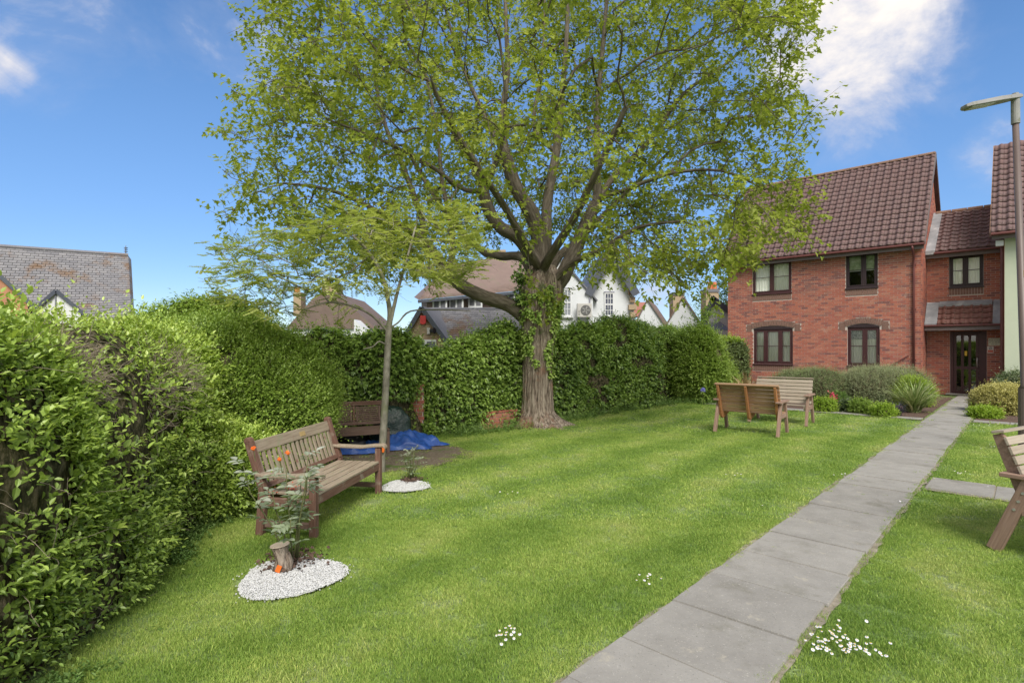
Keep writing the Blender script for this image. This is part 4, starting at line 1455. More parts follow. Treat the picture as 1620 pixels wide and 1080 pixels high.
def folding_bench():
    pl = Vector(((512 - 810) / F * 8.35, 8.35, 0)); pr = Vector(((611 - 810) / F * 8.75, 8.75, 0))
    d = (pr - pl); Lb = d.length; d.normalize()
    mid = (pl + pr) / 2
    o = empty('panel_back_bench', mid, math.atan2(d.y, d.x), 'brown wooden bench with two slatted back panels in front of the ivy', 'bench')
    top, st = .74, .37
    hx = Lb / 2
    for s in (-1, 1):
        MB().beam((s * (hx - .03), .12, 0), (s * (hx - .03), .20, top - .03), .05, .05, (0, 1, 0)).build('back_leg', M['teakbrown'], o, bevel=.004)
        MB().beam((s * (hx - .03), -.28, 0), (s * (hx - .03), -.26, st - .03), .05, .05, (0, 1, 0)).build('front_leg', M['teakbrown'], o, bevel=.004)
        MB().beam((s * (hx - .03), -.25, st - .05), (s * (hx - .03), .12, st - .05), .045, .06).build('side_rail', M['teakbrown'], o, bevel=.004)
    MB().beam((-hx, .205, top), (hx, .205, top), .03, .07).build('top_rail', M['teakred'], o, bevel=.004)
    MB().beam((-hx + .06, .155, st + .06), (hx - .06, .155, st + .06), .03, .05).build('bottom_rail', M['teakbrown'], o, bevel=.004)
    for k in range(4):
        MB().box((0, -.25 + k * .11, st), (Lb - .02, .09, .024)).build('seat_slat', M['teakbrown'], o, bevel=.004)
    MB().box((0, -.285, st - .035), (Lb - .1, .025, .06)).build('front_rail', M['teakbrown'], o, bevel=.004)
    MB().beam((0, .15, st + .03), (0, .2, top - .04), .045, .03, (0, 1, 0)).build('centre_post', M['teakred'], o, bevel=.004)
    for s in (-1, 1):
        x0, x1 = s * .045, s * (hx - .075)
        for xx in (x0, x1):
            MB().beam((xx, .158, st + .09), (xx, .2, top - .045), .03, .028, (0, 1, 0)).build('panel_stile', M['teakbrown'], o, bevel=.003)
        for k in range(7):
            z = st + .105 + k * (top - st - .17) / 6
            y = .158 + (z - st) * .12
            MB().box(((x0 + x1) / 2, y, z), (abs(x1 - x0) - .03, .014, .026)).build('back_slat', M['teakbrown'], o, bevel=.003)
    return o


folding_bench()


def a_bench(name, centre, rot, mats, label, Lb=1.22, top=.95):
    """heavy A-frame bench; front = local -y"""
    slat, rib, leg = mats
    o = empty(name, centre, rot, label, 'bench', 'heavy A-frame benches on the lawn')
    st = .42
    hx = Lb / 2 - .06
    # leg frames outside the ribs
    for s in (-1, 1):
        x = s * (hx + .05)
        fl = MB(); fl.beam((x, -.36, 0), (x, -.18, .60), .050, .085, (0, 1, 0)); fl.build('leg', M[leg], o, bevel=.005)
        bl = MB(); bl.beam((x, .38, 0), (x, .15, .60), .050, .095, (0, 1, 0)); bo = bl.build('leg', M[leg], o, bevel=.005)
        for zb in (.36, .43, .50):
            yb = .38 - .23 * zb / .6
            bt = MB(); bt.tube([(x + s * .022, yb, zb), (x + s * .030, yb, zb)], .011, 10); bt.build('bolt', M['bolt'], bo)
        ar = MB(); ar.box((x, .0, .625), (.105, .66, .034)); ao = ar.build('arm_rest', M[leg], o, bevel=.006)
        br = MB(); br.beam((x - s * .0, -.22, st - .06), (x - s * .0, .2, st - .06), .04, .08); br.build('side_rail', M[leg], o, bevel=.004)
    # shaped ribs carrying seat and back
    def rib_poly(x, w):
        f = [(-.26, st - .015), (.05, st - .045), (.13, st - .01), (.19, st + .16), (.315, top - .04), (.345, top - .01), (.40, top - .03),
             (.36, top - .16), (.24, st + .03), (.16, st - .14), (.08, st - .17), (-.25, st - .10)]
        return MB().prism([(x - w / 2, y, z) for y, z in f], (w, 0, 0))
    for x in (-hx, 0, hx):
        rib_poly(x, .042).build('back_rib', M[rib], o, bevel=.004)
    # back slats on the front of the ribs
    base = [(.130 + .0275 * i, st + .035 + .0725 * i) for i in range(7)]
    for i, (y, z) in enumerate(base):
        ang = math.atan2(.0275, .0725)
        MB().box((0, y, z), (Lb, .022, .066), Matrix.Rotation(-ang, 3, 'X')).build('back_slat', M[slat], o, bevel=.004)
    MB().box((0, .352, top + .004), (Lb, .085, .022), Matrix.Rotation(R(-12), 3, 'X')).build('top_slat', M[slat], o, bevel=.004)
    for k in range(4):
        y = -.225 + k * .088
        MB().box((0, y, st - .004 - k * .008), (Lb, .078, .022)).build('seat_slat', M[slat], o, bevel=.004)
    return o


# bench seen from behind: rear feet at (1133,683) and (1227,690)
r0, r1 = G(1134, 684), G(1228, 690.5)
dv = (r1 - r0).normalized()
c_ = (r0 + r1) / 2
nrm_f = Vector((-dv.y, dv.x, 0))          # away from the camera = front side
nrm_f = Vector((.62, .78, 0)).normalized(); dv = Vector((.78, -.62, 0)).normalized()
ang = math.atan2(-dv.y, -dv.x)            # local +x reversed so that local -y points away
a_bench('wooden_bench', c_ + nrm_f * .34, ang, ('pine', 'pinerust', 'pineleg'), 'brown A-frame bench on the lawn seen from behind, orange ribs, nearest the flower bed corner', 1.14, .93)
r0, r1 = G(1191, 667), G(1271, 673.5)
dv = (r1 - r0).normalized()
c_ = (r0 + r1) / 2
nb = Vector((-dv.y, dv.x, 0))
a_bench('wooden_bench', c_ + nb * .30, math.atan2(dv.y, dv.x), ('pinegrey', 'pinegrey', 'pineleg'), 'silvery grey A-frame bench facing the brown one in front of the shrub bed', 1.14, .95)
# bench at the right edge, rear left foot at (1590,868)
dl_ = Vector((.88, .475, 0)).normalized()
rear = Vector((dl_.y, -dl_.x, 0))     # local -y: to the front (camera right)
foot = G(1585, 866)
c_ = foot + dl_ * (1.3 / 2 - .10) + rear * .36
a_bench('wooden_bench', c_, math.atan2(dl_.y, dl_.x), ('pinegrey', 'pineleg', 'pineleg'), 'bolted A-frame bench with pinkish grey slats cut off by the right edge of the picture', 1.3, .955)

# ================================================================== LAMP POST
lp = empty('lamp_post', (7.97, 8.5, 0), 0, 'tall brown lamp post with flat grey lantern arm pointing left over the roofs', 'lamp post')
topz = H + (HZ - 196) / F * 8.5
MB().tube([(0, 0, 0), (0, 0, 1.0)], [.085, .085], 16).build('base_column', M['post'], lp, smooth=False)
MB().tube([(0, 0, .999), (-.002, 0, 1.06), (-.15, 0, topz)], [.085, .055, .042], 16).build('pole', M['post'], lp, smooth=True)
MB().tube([(-.15, 0, topz), (-.154, 0, topz + .36), (-.154, 0, topz + .47)], [.056, .056, .044], 16).build('collar', M['lampgrey'], lp)
MB().box((-.055, -.054, 2.78), (.03, .004, .1)).build('yellow_band', M['yellow'], lp)
ln = MB()
ztip = H + (HZ - 170) / F * 8.5
V = []
prof = [(-.87, .07, .055), (-.80, .115, .075), (-.35, .12, .085), (-.15, .09, .08), (-.02, .06, .07), (.03, .04, .05)]
for x, hw, hh in prof:
    f = (x + .87) / .9
    zc = ztip + .0 + f * .17
    x -= .09
    V += [(x, -hw, zc - hh * .35), (x, hw, zc - hh * .35), (x, hw * .8, zc + hh * .5), (x, -hw * .8, zc + hh * .5)]
Fc = [(0, 1, 2, 3), tuple(reversed([20, 21, 22, 23]))]
for i in range(5):
    for k in range(4):
        Fc.append((4 * i + k, 4 * i + (k + 1) % 4, 4 * i + 4 + (k + 1) % 4, 4 * i + 4 + k))
ln.add(V, Fc)
lno = ln.build('lantern', M['lampgrey'], lp, bevel=.008)
zc = ztip + .04 + .16 * .3
MB().box((-.71, 0, ztip + .012), (.36, .17, .016), Matrix.Rotation(R(-10.5), 3, 'Y')).build('diffuser', M['lampglass'], lno)

# ================================================================== BACKGROUND BUILDINGS
def plate(pts, thick, mat, name, parent, off=None):
    """flat outline (world points) given thickness along Y"""
    return MB().prism(pts, (0, thick, 0)).build(name, mat, parent)


def gable_unit(px0, px1, pxp, yp, ye, Y, depth, root, wallm, roofm, over=.18, base=0.0, barge='barge', bw=.16, roofname='roof', axis=(0, 1, 0)):
    """gabled block: gable front facing the camera at distance Y, apex (pxp,yp), eaves row ye"""
    a, b, p = W(px0, ye, Y), W(px1, ye, Y), W(pxp, yp, Y)
    ax = Vector(axis).normalized()
    m = MB()
    m.prism([(a.x, Y, base), (b.x, Y, base), (b.x, Y, b.z), (p.x, Y, p.z), (a.x, Y, a.z)], ax * depth)
    w = m.build('wall', wallm, root)
    f = ax * (-over)
    r = MB()
    for e in (a, b):
        ev = Vector((e.x - p.x, 0, e.z - p.z)); L_ = ev.length; ev.normalize()
        end = Vector((p.x, Y, p.z)) + ev * (L_ + .25)
        nn = Vector((-ev.z, 0, ev.x)); nn = nn if nn.z > 0 else -nn
        p0 = Vector((p.x, Y, p.z))
        r.prism([p0 + f + nn * .004, end + f + nn * .004, end + f + nn * .06, p0 + f + nn * .06 + Vector((0, 0, .03))], ax * (depth + over))
        if barge:
            g = MB(); g.prism([p0 + f * 1.25 + nn * .065 + Vector((0, 0, .03)), end + f * 1.25 + nn * .065, end + f * 1.25 - nn * bw, p0 + f * 1.25 - nn * bw], ax * .035)
            g.build('barge_board', M[barge], root)
    ro = r.build(roofname, roofm, root)
    return w, ro


def rows_on(parent, p00, p10, p01, p11, rowh, colw, mat, name='slates', th=.012):
    """courses of small slates/tiles as one joined mesh over the quad p00 p10 (eave) p01 p11 (ridge)"""
    p00, p10, p01, p11 = map(Vector, (p00, p10, p01, p11))
    nr = int(((p01 - p00).length) / rowh); nc = int((p10 - p00).length / colw)
    nn = (p10 - p00).cross(p01 - p00).normalized()
    V, lp, fl, tn = [], [], [], []
    for r in range(nr):
        for c in range(-1, nc + 1):
            a0 = (c + (.5 if r % 2 else 0)) / nc; a1 = a0 + .94 / nc
            a0, a1 = max(0, a0), min(1, a1)
            if a1 - a0 < .15 / nc: continue
            f0, f1 = r / nr, (r + 1.15) / nr
            f1 = min(1, f1)
            def pt(a, f): return (p00.lerp(p10, a)).lerp(p01.lerp(p11, a), f)
            h = th * random.uniform(1.6, 2.4)
            q = [pt(a0, f0) + nn * h, pt(a1, f0) + nn * h, pt(a1, f1) + nn * .003, pt(a0, f1) + nn * .003, pt(a0, f0) + nn * .001, pt(a1, f0) + nn * .001]
            n = len(V)
            V += q
            lp += [n, n + 1, n + 2, n + 3, n + 4, n + 5, n + 1, n]
            fl += [4, 4]
            tn += [random.random()] * 6
    me = np_mesh(name, np.array([v[:] for v in V]), np.array(fl), lp, mat, np.array(tn))
    o = link_mesh(name, me, parent); o['kind'] = 'stuff'
    return o


# a) long slate roofed building at the left
sb = empty('slate_roof_building', (0, 0, 0), 0, 'long building with big grey slate roof at the far left behind the hedge', 'building')
rl, rr_ = W(-160, 379, 22.0), W(203, 404.5, 26.3)
el, er = W(-230, 560, 19.0), W(209, 520, 23.6)
deck = MB(); deck.add([el, er, rr_, rl, el + Vector((0, .2, -.15)), er + Vector((0, .2, -.15)), rr_ + Vector((0, .2, -.15)), rl + Vector((0, .2, -.15))],
                      [(0, 1, 2, 3), (4, 7, 6, 5), (0, 4, 5, 1), (1, 5, 6, 2), (2, 6, 7, 3), (3, 7, 4, 0)])
dk = deck.build('roof', M['slateold'], sb)
rows_on(dk, el, er, rl, rr_, .17, .28, M['slateold'])
MB().tube([rl + Vector((0, 0, .02)), rr_ + Vector((0, 0, .02))], .09, 8).build('ridge_cap', M['slateold'], dk)
bk = MB(); bk.prism([er + Vector((-.5, .6, -.3)), rr_ + Vector((-.4, .2, -.3)), er + Vector((-5.2, 6.4, -.3)), Vector((er.x - 5.2, er.y + 6.4, 0)), Vector((er.x - .5, er.y + .6, 0))], (-.3, -.15, 0)); bk.build('gable_wall', M['stock'], sb)
bk = MB(); bk.add([el + Vector((0, .3, -.2)), er + Vector((0, .3, -.2)), Vector((er.x, er.y + .3, 0)), Vector((el.x, el.y + .3, 0))], [(0, 1, 2, 3)]); bk.build('wall', M['stock'], sb)
MB().tube([rr_ + Vector((-.12, 0, 0)), rr_ + Vector((-.12, 0, .5))], [.03, .015], 6).build('finial', M['slate'], sb)
for zz in (.2, .3, .38):
    MB().box(rr_ + Vector((-.12, 0, zz)), (.12, .12, .03)).build('finial_ring', M['slate'], sb)
wg = empty('white_gable_dormer', (0, 0, 0), 0, 'small white boarded gable with dark edges in front of the slate roof', 'building')
w_, r_ = gable_unit(50, 128, 88, 461, 494, 18.5, 1.6, wg, M['whitewood'], M['slate'], .1, base=1.0, barge='barge', bw=.05, axis=(-.9, 1, 0))
MB().beam(W(88, 463, 18.47), W(88, 500, 18.47), .03, .03).build('cover_strip', M['lavgrey'], w_)
for px in (62, 75, 101, 114):
    MB().beam(W(px, 461 + abs(px - 88) * .83 + 3, 18.485), W(px, 500, 18.485), .012, .02).build('board_strip', M['whitewood'], w_)
og = empty('brick_gable_building', (0, 0, 0), 0, 'orange brick gable end cut off by the left edge of the picture', 'building')
gable_unit(-110, 44, -33, 408, 478, 17.5, 1.6, og, M['orangebrick'], M['slate'], .1, base=.6, barge='barge', bw=.06, axis=(-1.0, 1, 0))

# b) house with pinkish roof seen through the young tree
ph = empty('clay_roof_house', (0, 0, 0), 0, 'distant house with pinkish clay roof and chimney glimpsed through the young tree', 'house')
Yb = 24
a = W(455, 512, Yb); b_ = W(590, 512, Yb - 2); c = W(560, 468, Yb + 2); d = W(500, 466, Yb + 3)
MB().prism([W(452, 520, Yb), W(500, 466, Yb), W(528, 462, Yb), W(596, 520, Yb)], (0, 5, 0)).build('roof', M['clay'], ph)
MB().prism([W(460, 600, Yb + .1), W(460, 520, Yb + .1), W(588, 520, Yb + .1), W(588, 600, Yb + .1)], (0, 4.8, 0)).build('wall', M['white'], ph)
MB().prism([W(509, 448, Yb + 1), W(533, 448, Yb + 1), W(533, 480, Yb + 1), W(509, 480, Yb + 1)], (0, .9, 0)).build('chimney', M['stock'], ph)
MB().tube([W(518, 448, Yb + 1.4), W(518, 440, Yb + 1.4)], .13, 8).build('chimney_pot', M['pot'], ph)
MB().prism([W(464, 462, Yb + 1), W(476, 462, Yb + 1), W(476, 500, Yb + 1), W(464, 500, Yb + 1)], (0, .6, 0)).build('chimney', M['stock'], ph)
MB().tube([W(470, 462, Yb + 1.3), W(470, 455, Yb + 1.3)], .13, 8).build('chimney_pot', M['pot'], ph)
MB().prism([W(560, 505, Yb - 1), W(592, 535, Yb - 1), W(560, 535, Yb - 1)], (0, 1, 0)).build('bay_gable', M['white'], ph)

# c) cottage with stock brick gable, slate roof running right
ct = empty('stock_brick_cottage', (0, 0, 0), 0, 'low cottage with yellow brick gable, red alarm box and grey slate roof behind the hedge', 'house')
Yc = 19.0
gable_unit(630, 716, 668, 487.5, 552, Yc, 5.6, ct, M['stock'], M['slateold'], .10, barge='barge', bw=.07, axis=(.12, 1, 0))
for k in range(12):   # brick courses, proud of the gable
    pass
m = MB()
for r in range(30):
    z = 1.5 + r * .075
    py = HZ - (z - H) / Yc * F
    if py < 495: break
    halfl = (py - 487.5) / (552 - 487.5)
    xa, xb = W(668 - 38 * halfl + 2, py, Yc).x, W(668 + 48 * halfl - 2, py, Yc).x
    x = math.floor(xa / .225) * .225 + (.1125 if r % 2 else 0)
    while x < xb:
        s, e = max(x, xa), min(x + .215, xb)
        if e - s > .04: m.bx(s, e, Yc - .012, Yc + .01, z, z + .065)
        x += .225
m.build('brickwork', M['stock'], ct, kind='stuff')
# main slate slope of the cottage to the right of the gable
e0, e1, t0_, t1_ = W(700, 548, Yc + .3), W(840, 548, Yc + .3), W(672, 489, Yc + 2.4), W(838, 489, Yc + 2.4)
dk = MB().add([e0, e1, t1_, t0_, e0 + Vector((0, .2, -.12)), e1 + Vector((0, .2, -.12)), t1_ + Vector((0, .2, -.12)), t0_ + Vector((0, .2, -.12))],
              [(0, 1, 2, 3), (4, 7, 6, 5), (0, 4, 5, 1), (1, 5, 6, 2), (2, 6, 7, 3), (3, 7, 4, 0)]).build('slate_roof', M['slateold'], ct)
rows_on(dk, e0, e1, t0_, t1_, .16, .26, M['slateold'])
MB().tube([t0_, t1_], .07, 8).build('ridge_cap', M['slate'], dk)
MB().bx(e0.x + .1, e1.x, Yc + .6, Yc + .8, 0, e0.z).build('wall', M['stock'], ct)
ab = MB(); p = W(669, 506, Yc - .16); ab.prism([(p.x - .10, p.y, p.z + .15), (p.x + .10, p.y, p.z + .15), (p.x + .10, p.y, p.z - .12), (p.x, p.y, p.z - .16), (p.x - .10, p.y, p.z - .12)], (0, .12, 0)); ab.build('alarm_box', M['redbox'], ct, bevel=.01)
p = W(678, 523, Yc - .1); MB().box(p, (.1, .1, .22)).build('lamp', M['acgrey'], ct); MB().tube([p + Vector((.05, 0, 0)), p + Vector((.22, -.1, .0))], [.05, .1], 10).build('lamp', M['blackplastic'], ct)
p0, p1 = W(655, 537, Yc - .05), W(690, 550, Yc - .05)
wf = MB().bx(p0.x, p1.x, Yc - .05, Yc - .01, p1.z, p0.z).build('window', M['whitewood'], ct)
for k in range(2):
    wx = p0.x + .06 + k * (p1.x - p0.x) / 2
    MB().bx(wx, wx + (p1.x - p0.x) / 2 - .1, Yc - .06, Yc - .049, p1.z, p0.z - .07).build('pane', M['slate'], wf)

# d) larger hipped tile roof behind it
hr = empty('hipped_tile_roof_house', (0, 0, 0), 0, 'taller old house with brown hipped tile roof behind the big low branch', 'house')
Yd = 24.5
e0, e1 = W(662, 474, Yd - 1.5), W(845, 458, Yd + .4)
t0_, t1_ = W(712, 418, Yd + 2.2), W(846, 398, Yd + 3.6)
hz0 = W(655, 470, Yd + 5)
dk = MB().add([e0, e1, t1_, t0_, hz0], [(0, 1, 2, 3), (0, 3, 4)]).build('roof', M['clay'], hr)
rows_on(dk, e0, e1, t0_, t1_, .13, .22, M['clay'], 'roof_tiles')
MB().beam(e0 + Vector((0, -.05, -.08)), e1 + Vector((0, -.05, -.08)), .16, .12).build('fascia_board', M['barge'], hr)
MB().add([Vector((e0.x + .3, e0.y + .4, 0)), Vector((e1.x, e1.y + .4, 0)), e1 + Vector((0, .4, -.05)), e0 + Vector((.3, .4, -.05))], [(0, 1, 2, 3)]).build('wall', M['clay'], hr)
MB().add([Vector((e0.x + .3, e0.y + .4, 0)), Vector((hz0.x + .4, hz0.y, 0)), hz0 + Vector((.4, 0, -.1)), e0 + Vector((.3, .4, -.05))], [(0, 1, 2, 3)]).build('wall', M['clay'], hr)
for px in (696, 722, 752, 804):
    yw = 474 - (px - 662) * .087
    pc = W(px, yw + 11, Yd - 1.4 + (px - 662) / 183 * 1.9)
    fr = MB().box(pc, (.62, .1, .52)).build('window', M['whitewood'], hr)
    for k in (-1, 1):
        MB().box(pc + Vector((k * .14, -.056, 0)), (.2, .012, .36)).build('pane', M['bluegreen'] if False else M['slate'], fr)
MB().prism([W(770, 395, Yd + 3), W(800, 395, Yd + 3), W(800, 430, Yd + 3), W(770, 430, Yd + 3)], (0, 1, 0)).build('chimney', M['stock'], hr)
MB().prism([W(826, 560, Yd), W(826, 520, Yd), W(838, 500, Yd), W(852, 500, Yd), W(852, 560, Yd)], (0, 1, 0)).build('side_wing', M['slate'], hr)

# e) white house with two gables
wh = empty('white_gabled_house', (0, 0, 0), 0, 'white rendered house with two gables, sash windows and slate roof behind the maple', 'house')
Ye = 24.0
gable_unit(838, 938, 888, 412, 470, Ye, 6, wh, M['white'], M['slate'], .10, barge=None)
gable_unit(930, 1003, 966, 392, 458, Ye + .25, 6, wh, M['white'], M['slate'], .3, barge='barge', bw=.28)
MB().beam(W(933, 470, Ye - .04), W(933, 502, Ye - .04), .05, .05).build('downpipe', M['lavgrey'], wh)
for k in range(5):
    MB().box(W(1000, 462 + k * 12, Ye + .2), (.22 if k % 2 else .34, .3, .22)).build('quoin', M['stock'], wh)


def sash(parent, px0, px1, py0, py1, Y, dark):
    a, b = W(px0, py1, Y), W(px1, py0, Y)
    m = MB(); t_ = .05
    m.bx(a.x, b.x, Y - .05, Y + .02, b.z - t_, b.z); m.bx(a.x, b.x, Y - .05, Y + .02, a.z, a.z + t_)
    m.bx(a.x, a.x + t_, Y - .05, Y + .02, a.z + t_, b.z - t_); m.bx(b.x - t_, b.x, Y - .05, Y + .02, a.z + t_, b.z - t_)
    zm = (a.z + b.z) / 2
    m.bx(a.x + t_, b.x - t_, Y - .045, Y + .02, zm - .03, zm + .03)
    f = m.build('window', M['whitewood'], parent)
    w3 = (b.x - a.x - 2 * t_) / 3
    for k in (1, 2): MB().bx(a.x + t_ + w3 * k - .012, a.x + t_ + w3 * k + .012, Y - .04, Y, a.z + t_, b.z - t_).build('glazing_bar', M['whitewood'], f)
    for z in ((a.z + zm) / 2, (b.z + zm) / 2): MB().bx(a.x + t_, b.x - t_, Y - .041, Y, z - .012, z + .012).build('glazing_bar', M['whitewood'], f)
    MB().bx(a.x + t_, b.x - t_, Y - .02, Y - .012, a.z + t_, b.z - t_).build('pane', dark, f)
    MB().bx(a.x - .06, b.x + .06, Y - .12, Y + .01, a.z - .07, a.z - .002).build('sill', M['whitewood'], f)
    MB().bx(a.x - .02, b.x + .02, Y - .06, Y + .01, b.z + .002, b.z + .05).build('head', M['lavgrey'], f)
    return f


M['panelight'] = surf('pale curtained pane', [(.3, c4(.22, .24, .27)), (.7, c4(.30, .32, .35))], 2, .15, bump=0, spec=.6)
M['panedark'] = surf('dark pane', [(.3, c4(.05, .06, .09)), (.7, c4(.09, .10, .14))], 2, .1, bump=0, spec=.6)
sash(wh, 887, 904, 457, 500, Ye - .01, M['panelight'])
sash(wh, 956, 971, 463, 500, Ye + .24, M['panedark'])
ac = empty('air_conditioner', W(924, 491, Ye - .35), 0, 'grey air conditioning unit with round fan on the white house wall', 'air conditioner')
MB().box((0, 0, 0), (.62, .3, .60)).build('casing', M['acgrey'], ac, bevel=.02)
MB().tube([(.05, -.155, 0), (.05, -.165, 0)], .22, 24).build('fan_guard', M['acdark'], ac)
for k in range(5):
    a = k * 2 * math.pi / 5
    MB().box((.05 + .09 * math.cos(a), -.17, .09 * math.sin(a)), (.17, .006, .05), Matrix.Rotation(-a, 3, 'Y')).build('fan_blade', M['lampgrey'], ac)
for k in range(4): MB().box((-.23, -.152, -.2 + k * .06), (.08, .006, .02)).build('louvre', M['acdark'], ac)
for s in (-1, 1): MB().box((s * .22, .1, -.34), (.05, .5, .06)).build('bracket', M['acdark'], ac)

# f) row of white gabled cottages at the right
def white_gable(px0, px1, pxp, yp, ye, Y, label, roofm, barge, depth=5, bw=.1):
    o = empty('white_gable_cottage', (0, 0, 0), 0, label, 'house')
    gable_unit(px0, px1, pxp, yp, ye, Y, depth, o, M['white'], roofm, .12, barge=barge, bw=bw, axis=(.35, 1, 0))
    return o


f1 = white_gable(1006, 1050, 1025, 475, 512, 30, 'leftmost white gable cottage beside a red tiled roof, behind the hedge', M['clay'], None)
MB().prism([W(998, 478, 32), W(1024, 478, 32), W(1016, 500, 30), W(996, 500, 30)], (0, 3, 0)).build('red_roof', M['clayred'], f1)
f2 = white_gable(1056, 1108, 1081, 471, 512, 29, 'middle white gable cottage with a tall single-pot chimney', M['clay'], None)
ch = MB().bx(W(1065, 463, 33).x, W(1082, 463, 33).x, 33, 33.8, 2.5, W(1065, 464, 33).z).build('chimney', M['stock'], f2)
MB().bx(W(1064, 463, 33).x, W(1083, 463, 33).x, 32.95, 33.85, W(1065, 467, 33).z, W(1065, 462.5, 33).z).build('chimney_cap', M['slate'], ch)
MB().tube([W(1071, 463, 33.4), W(1071, 451, 33.4)], .09, 8).build('chimney_pot', M['clayred'], ch)
an = MB(); an.tube([W(1073, 462, 33.4), W(1073, 441, 33.4)], .018, 5); an.beam(W(1066, 443, 33.4), W(1081, 440, 33.4), .02, .02); an.build('aerial', M['acgrey'], ch)
f3 = white_gable(1112, 1175, 1127, 470, 506, 27, 'right hand white gable cottage with dark barge boards next to the brick house', M['clay'], 'barge', 5, .2)
MB().prism([W(1112, 522, 25.6), W(1112, 510, 26.9), W(1140, 509, 26.9), W(1156, 522, 25.6)], (0, .05, 0)).build('porch_roof', M['slate'], f3)
MB().prism([W(1112, 523, 25.6), W(1160, 523, 25.6), W(1160, 534, 25.6), W(1112, 534, 25.6)], (0, 1.2, 0)).build('porch_wall', M['white'], f3)
ch = MB().bx(W(1117, 458, 32).x, W(1137, 458, 32).x, 32, 32.9, 2.5, W(1117, 458, 32).z).build('chimney', M['stock'], f3)
MB().bx(W(1116, 458, 32).x, W(1138, 458, 32).x, 31.95, 32.95, W(1117, 462, 32).z, W(1117, 457, 32).z).build('chimney_cap', M['slate'], ch)
for px in (1123, 1130): MB().tube([W(px, 458, 32.4), W(px, 446, 32.4)], [.15, .12], 10).build('chimney_pot', M['pot'], ch)

# ================================================================== HEDGES
def strip_hedge(root, line, prof, mat_core, res=.16, wob=.12, seed=1):
    """core surface: polyline line of (x,y,height,halfwidth) swept with a rounded cross section. Returns the core mesh object"""
    pts = []
    for i in range(len(line) - 1):
        a, b = np.array(line[i], float), np.array(line[i + 1], float)
        n = max(2, int(np.linalg.norm(b[:2] - a[:2]) / res))
        for k in range(n): pts.append(a + (b - a) * k / n)
    pts.append(np.array(line[-1], float))
    pts = np.array(pts)
    # smooth
    for _ in range(4): pts[1:-1] = (pts[:-2] + pts[1:-1] * 2 + pts[2:]) / 4
    tg = np.gradient(pts[:, :2], axis=0); tg = unit(tg)
    nr = np.stack([-tg[:, 1], tg[:, 0]], 1)
    K = 22
    V = []
    for i, p in enumerate(pts):
        endf = min(1, min(i, len(pts) - 1 - i) / 3 + .35)
        for k in range(K):
            a = math.pi * k / (K - 1)
            cx = math.copysign(abs(math.cos(a)) ** prof, math.cos(a)); sz = abs(math.sin(a)) ** prof
            q = np.array([p[0] + nr[i, 0] * cx * p[3] * endf, p[1] + nr[i, 1] * cx * p[3] * endf, p[2] * sz * (0.75 + .25 * endf)])
            V.append(q)
    V = np.array(V)
    d = nz(V, 1.1, seed) * wob + nz(V, 3.1, seed + 1) * wob * .45
    ctr = np.repeat(np.stack([pts[:, 0], pts[:, 1], pts[:, 2] * .45], 1), K, axis=0)
    V = V + unit(V - ctr) * d[:, None]
    V[:, 2] = np.maximum(V[:, 2], -.02)
    Fc = []
    for i in range(len(pts) - 1):
        for k in range(K - 1):
            Fc.append((i * K + k, (i + 1) * K + k, (i + 1) * K + k + 1, i * K + k + 1))
    Fc.append(tuple(range(K))); Fc.append(tuple((len(pts) - 1) * K + k for k in range(K - 1, -1, -1)))
    me = bpy.data.meshes.new('core')
    me.from_pydata([tuple(v) for v in V], [], Fc)
    bm = bmesh.new(); bm.from_mesh(me); bmesh.ops.recalc_face_normals(bm, faces=bm.faces); bm.to_mesh(me); bm.free()
    me.materials.append(mat_core)
    return link_mesh('branch_core', me, root)


camp = np.array([0, 0, H])


def facing(c, n):
    """weight for parts of a surface that the neighbourhood of the camera can see"""
    v = unit(camp - c)
    return np.clip((n * v).sum(1) + .45, 0.03, 1)


# left hedge
lh = empty('climber_hedge', (-3.2, 3.8, 0), 0, 'big tangled bright green hedge at the left edge with dry brown twigs showing', 'hedge')
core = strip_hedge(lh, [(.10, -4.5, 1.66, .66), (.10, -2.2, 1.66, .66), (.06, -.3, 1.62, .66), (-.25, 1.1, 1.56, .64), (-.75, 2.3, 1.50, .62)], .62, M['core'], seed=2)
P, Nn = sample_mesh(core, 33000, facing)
# gaps where the dry twigs show
def gap(Pw):
    g = np.zeros(len(Pw))
    for c, r in ((W(185, 645, 4.1), .30), (W(80, 590, 3.3), .20), (W(20, 640, 3.0), .16), (W(150, 905, 2.8), .2), (W(245, 600, 4.6), .2)):
        g = np.maximum(g, 1 - np.clip(np.linalg.norm((Pw - np.array(c[:])) * np.array([1, 1, 1.2]), axis=1) / r, 0, 1))
    return g
Pw = P + np.array([-3.2, 3.8, 0])
g = gap(Pw)
keep = (rng.random(len(P)) > g * 1.15) & (nz(Pw, 3.0, 5) > -2.3 + g)
P1, N1, Pw1 = P[keep], Nn[keep], Pw[keep]
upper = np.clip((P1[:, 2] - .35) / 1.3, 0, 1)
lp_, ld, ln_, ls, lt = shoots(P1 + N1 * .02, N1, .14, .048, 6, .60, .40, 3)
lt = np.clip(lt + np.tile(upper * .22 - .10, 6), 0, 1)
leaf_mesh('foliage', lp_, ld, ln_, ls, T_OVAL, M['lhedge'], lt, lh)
kq = rng.random(len(P1)) < .75
nq = int(kq.sum())
leaf_mesh('inner_leaves', P1[kq] - N1[kq] * rng.uniform(-.05, .02, (nq, 1)), unit(np.cross(N1[kq], rdir(nq)) + N1[kq] * .4), unit(N1[kq] + rdir(nq) * .6 + np.array([0, 0, .5])), rng.uniform(.04, .075, nq), T_OVAL, M['lhedge'], np.clip(rng.normal(.22, .15, nq), 0, 1), lh)
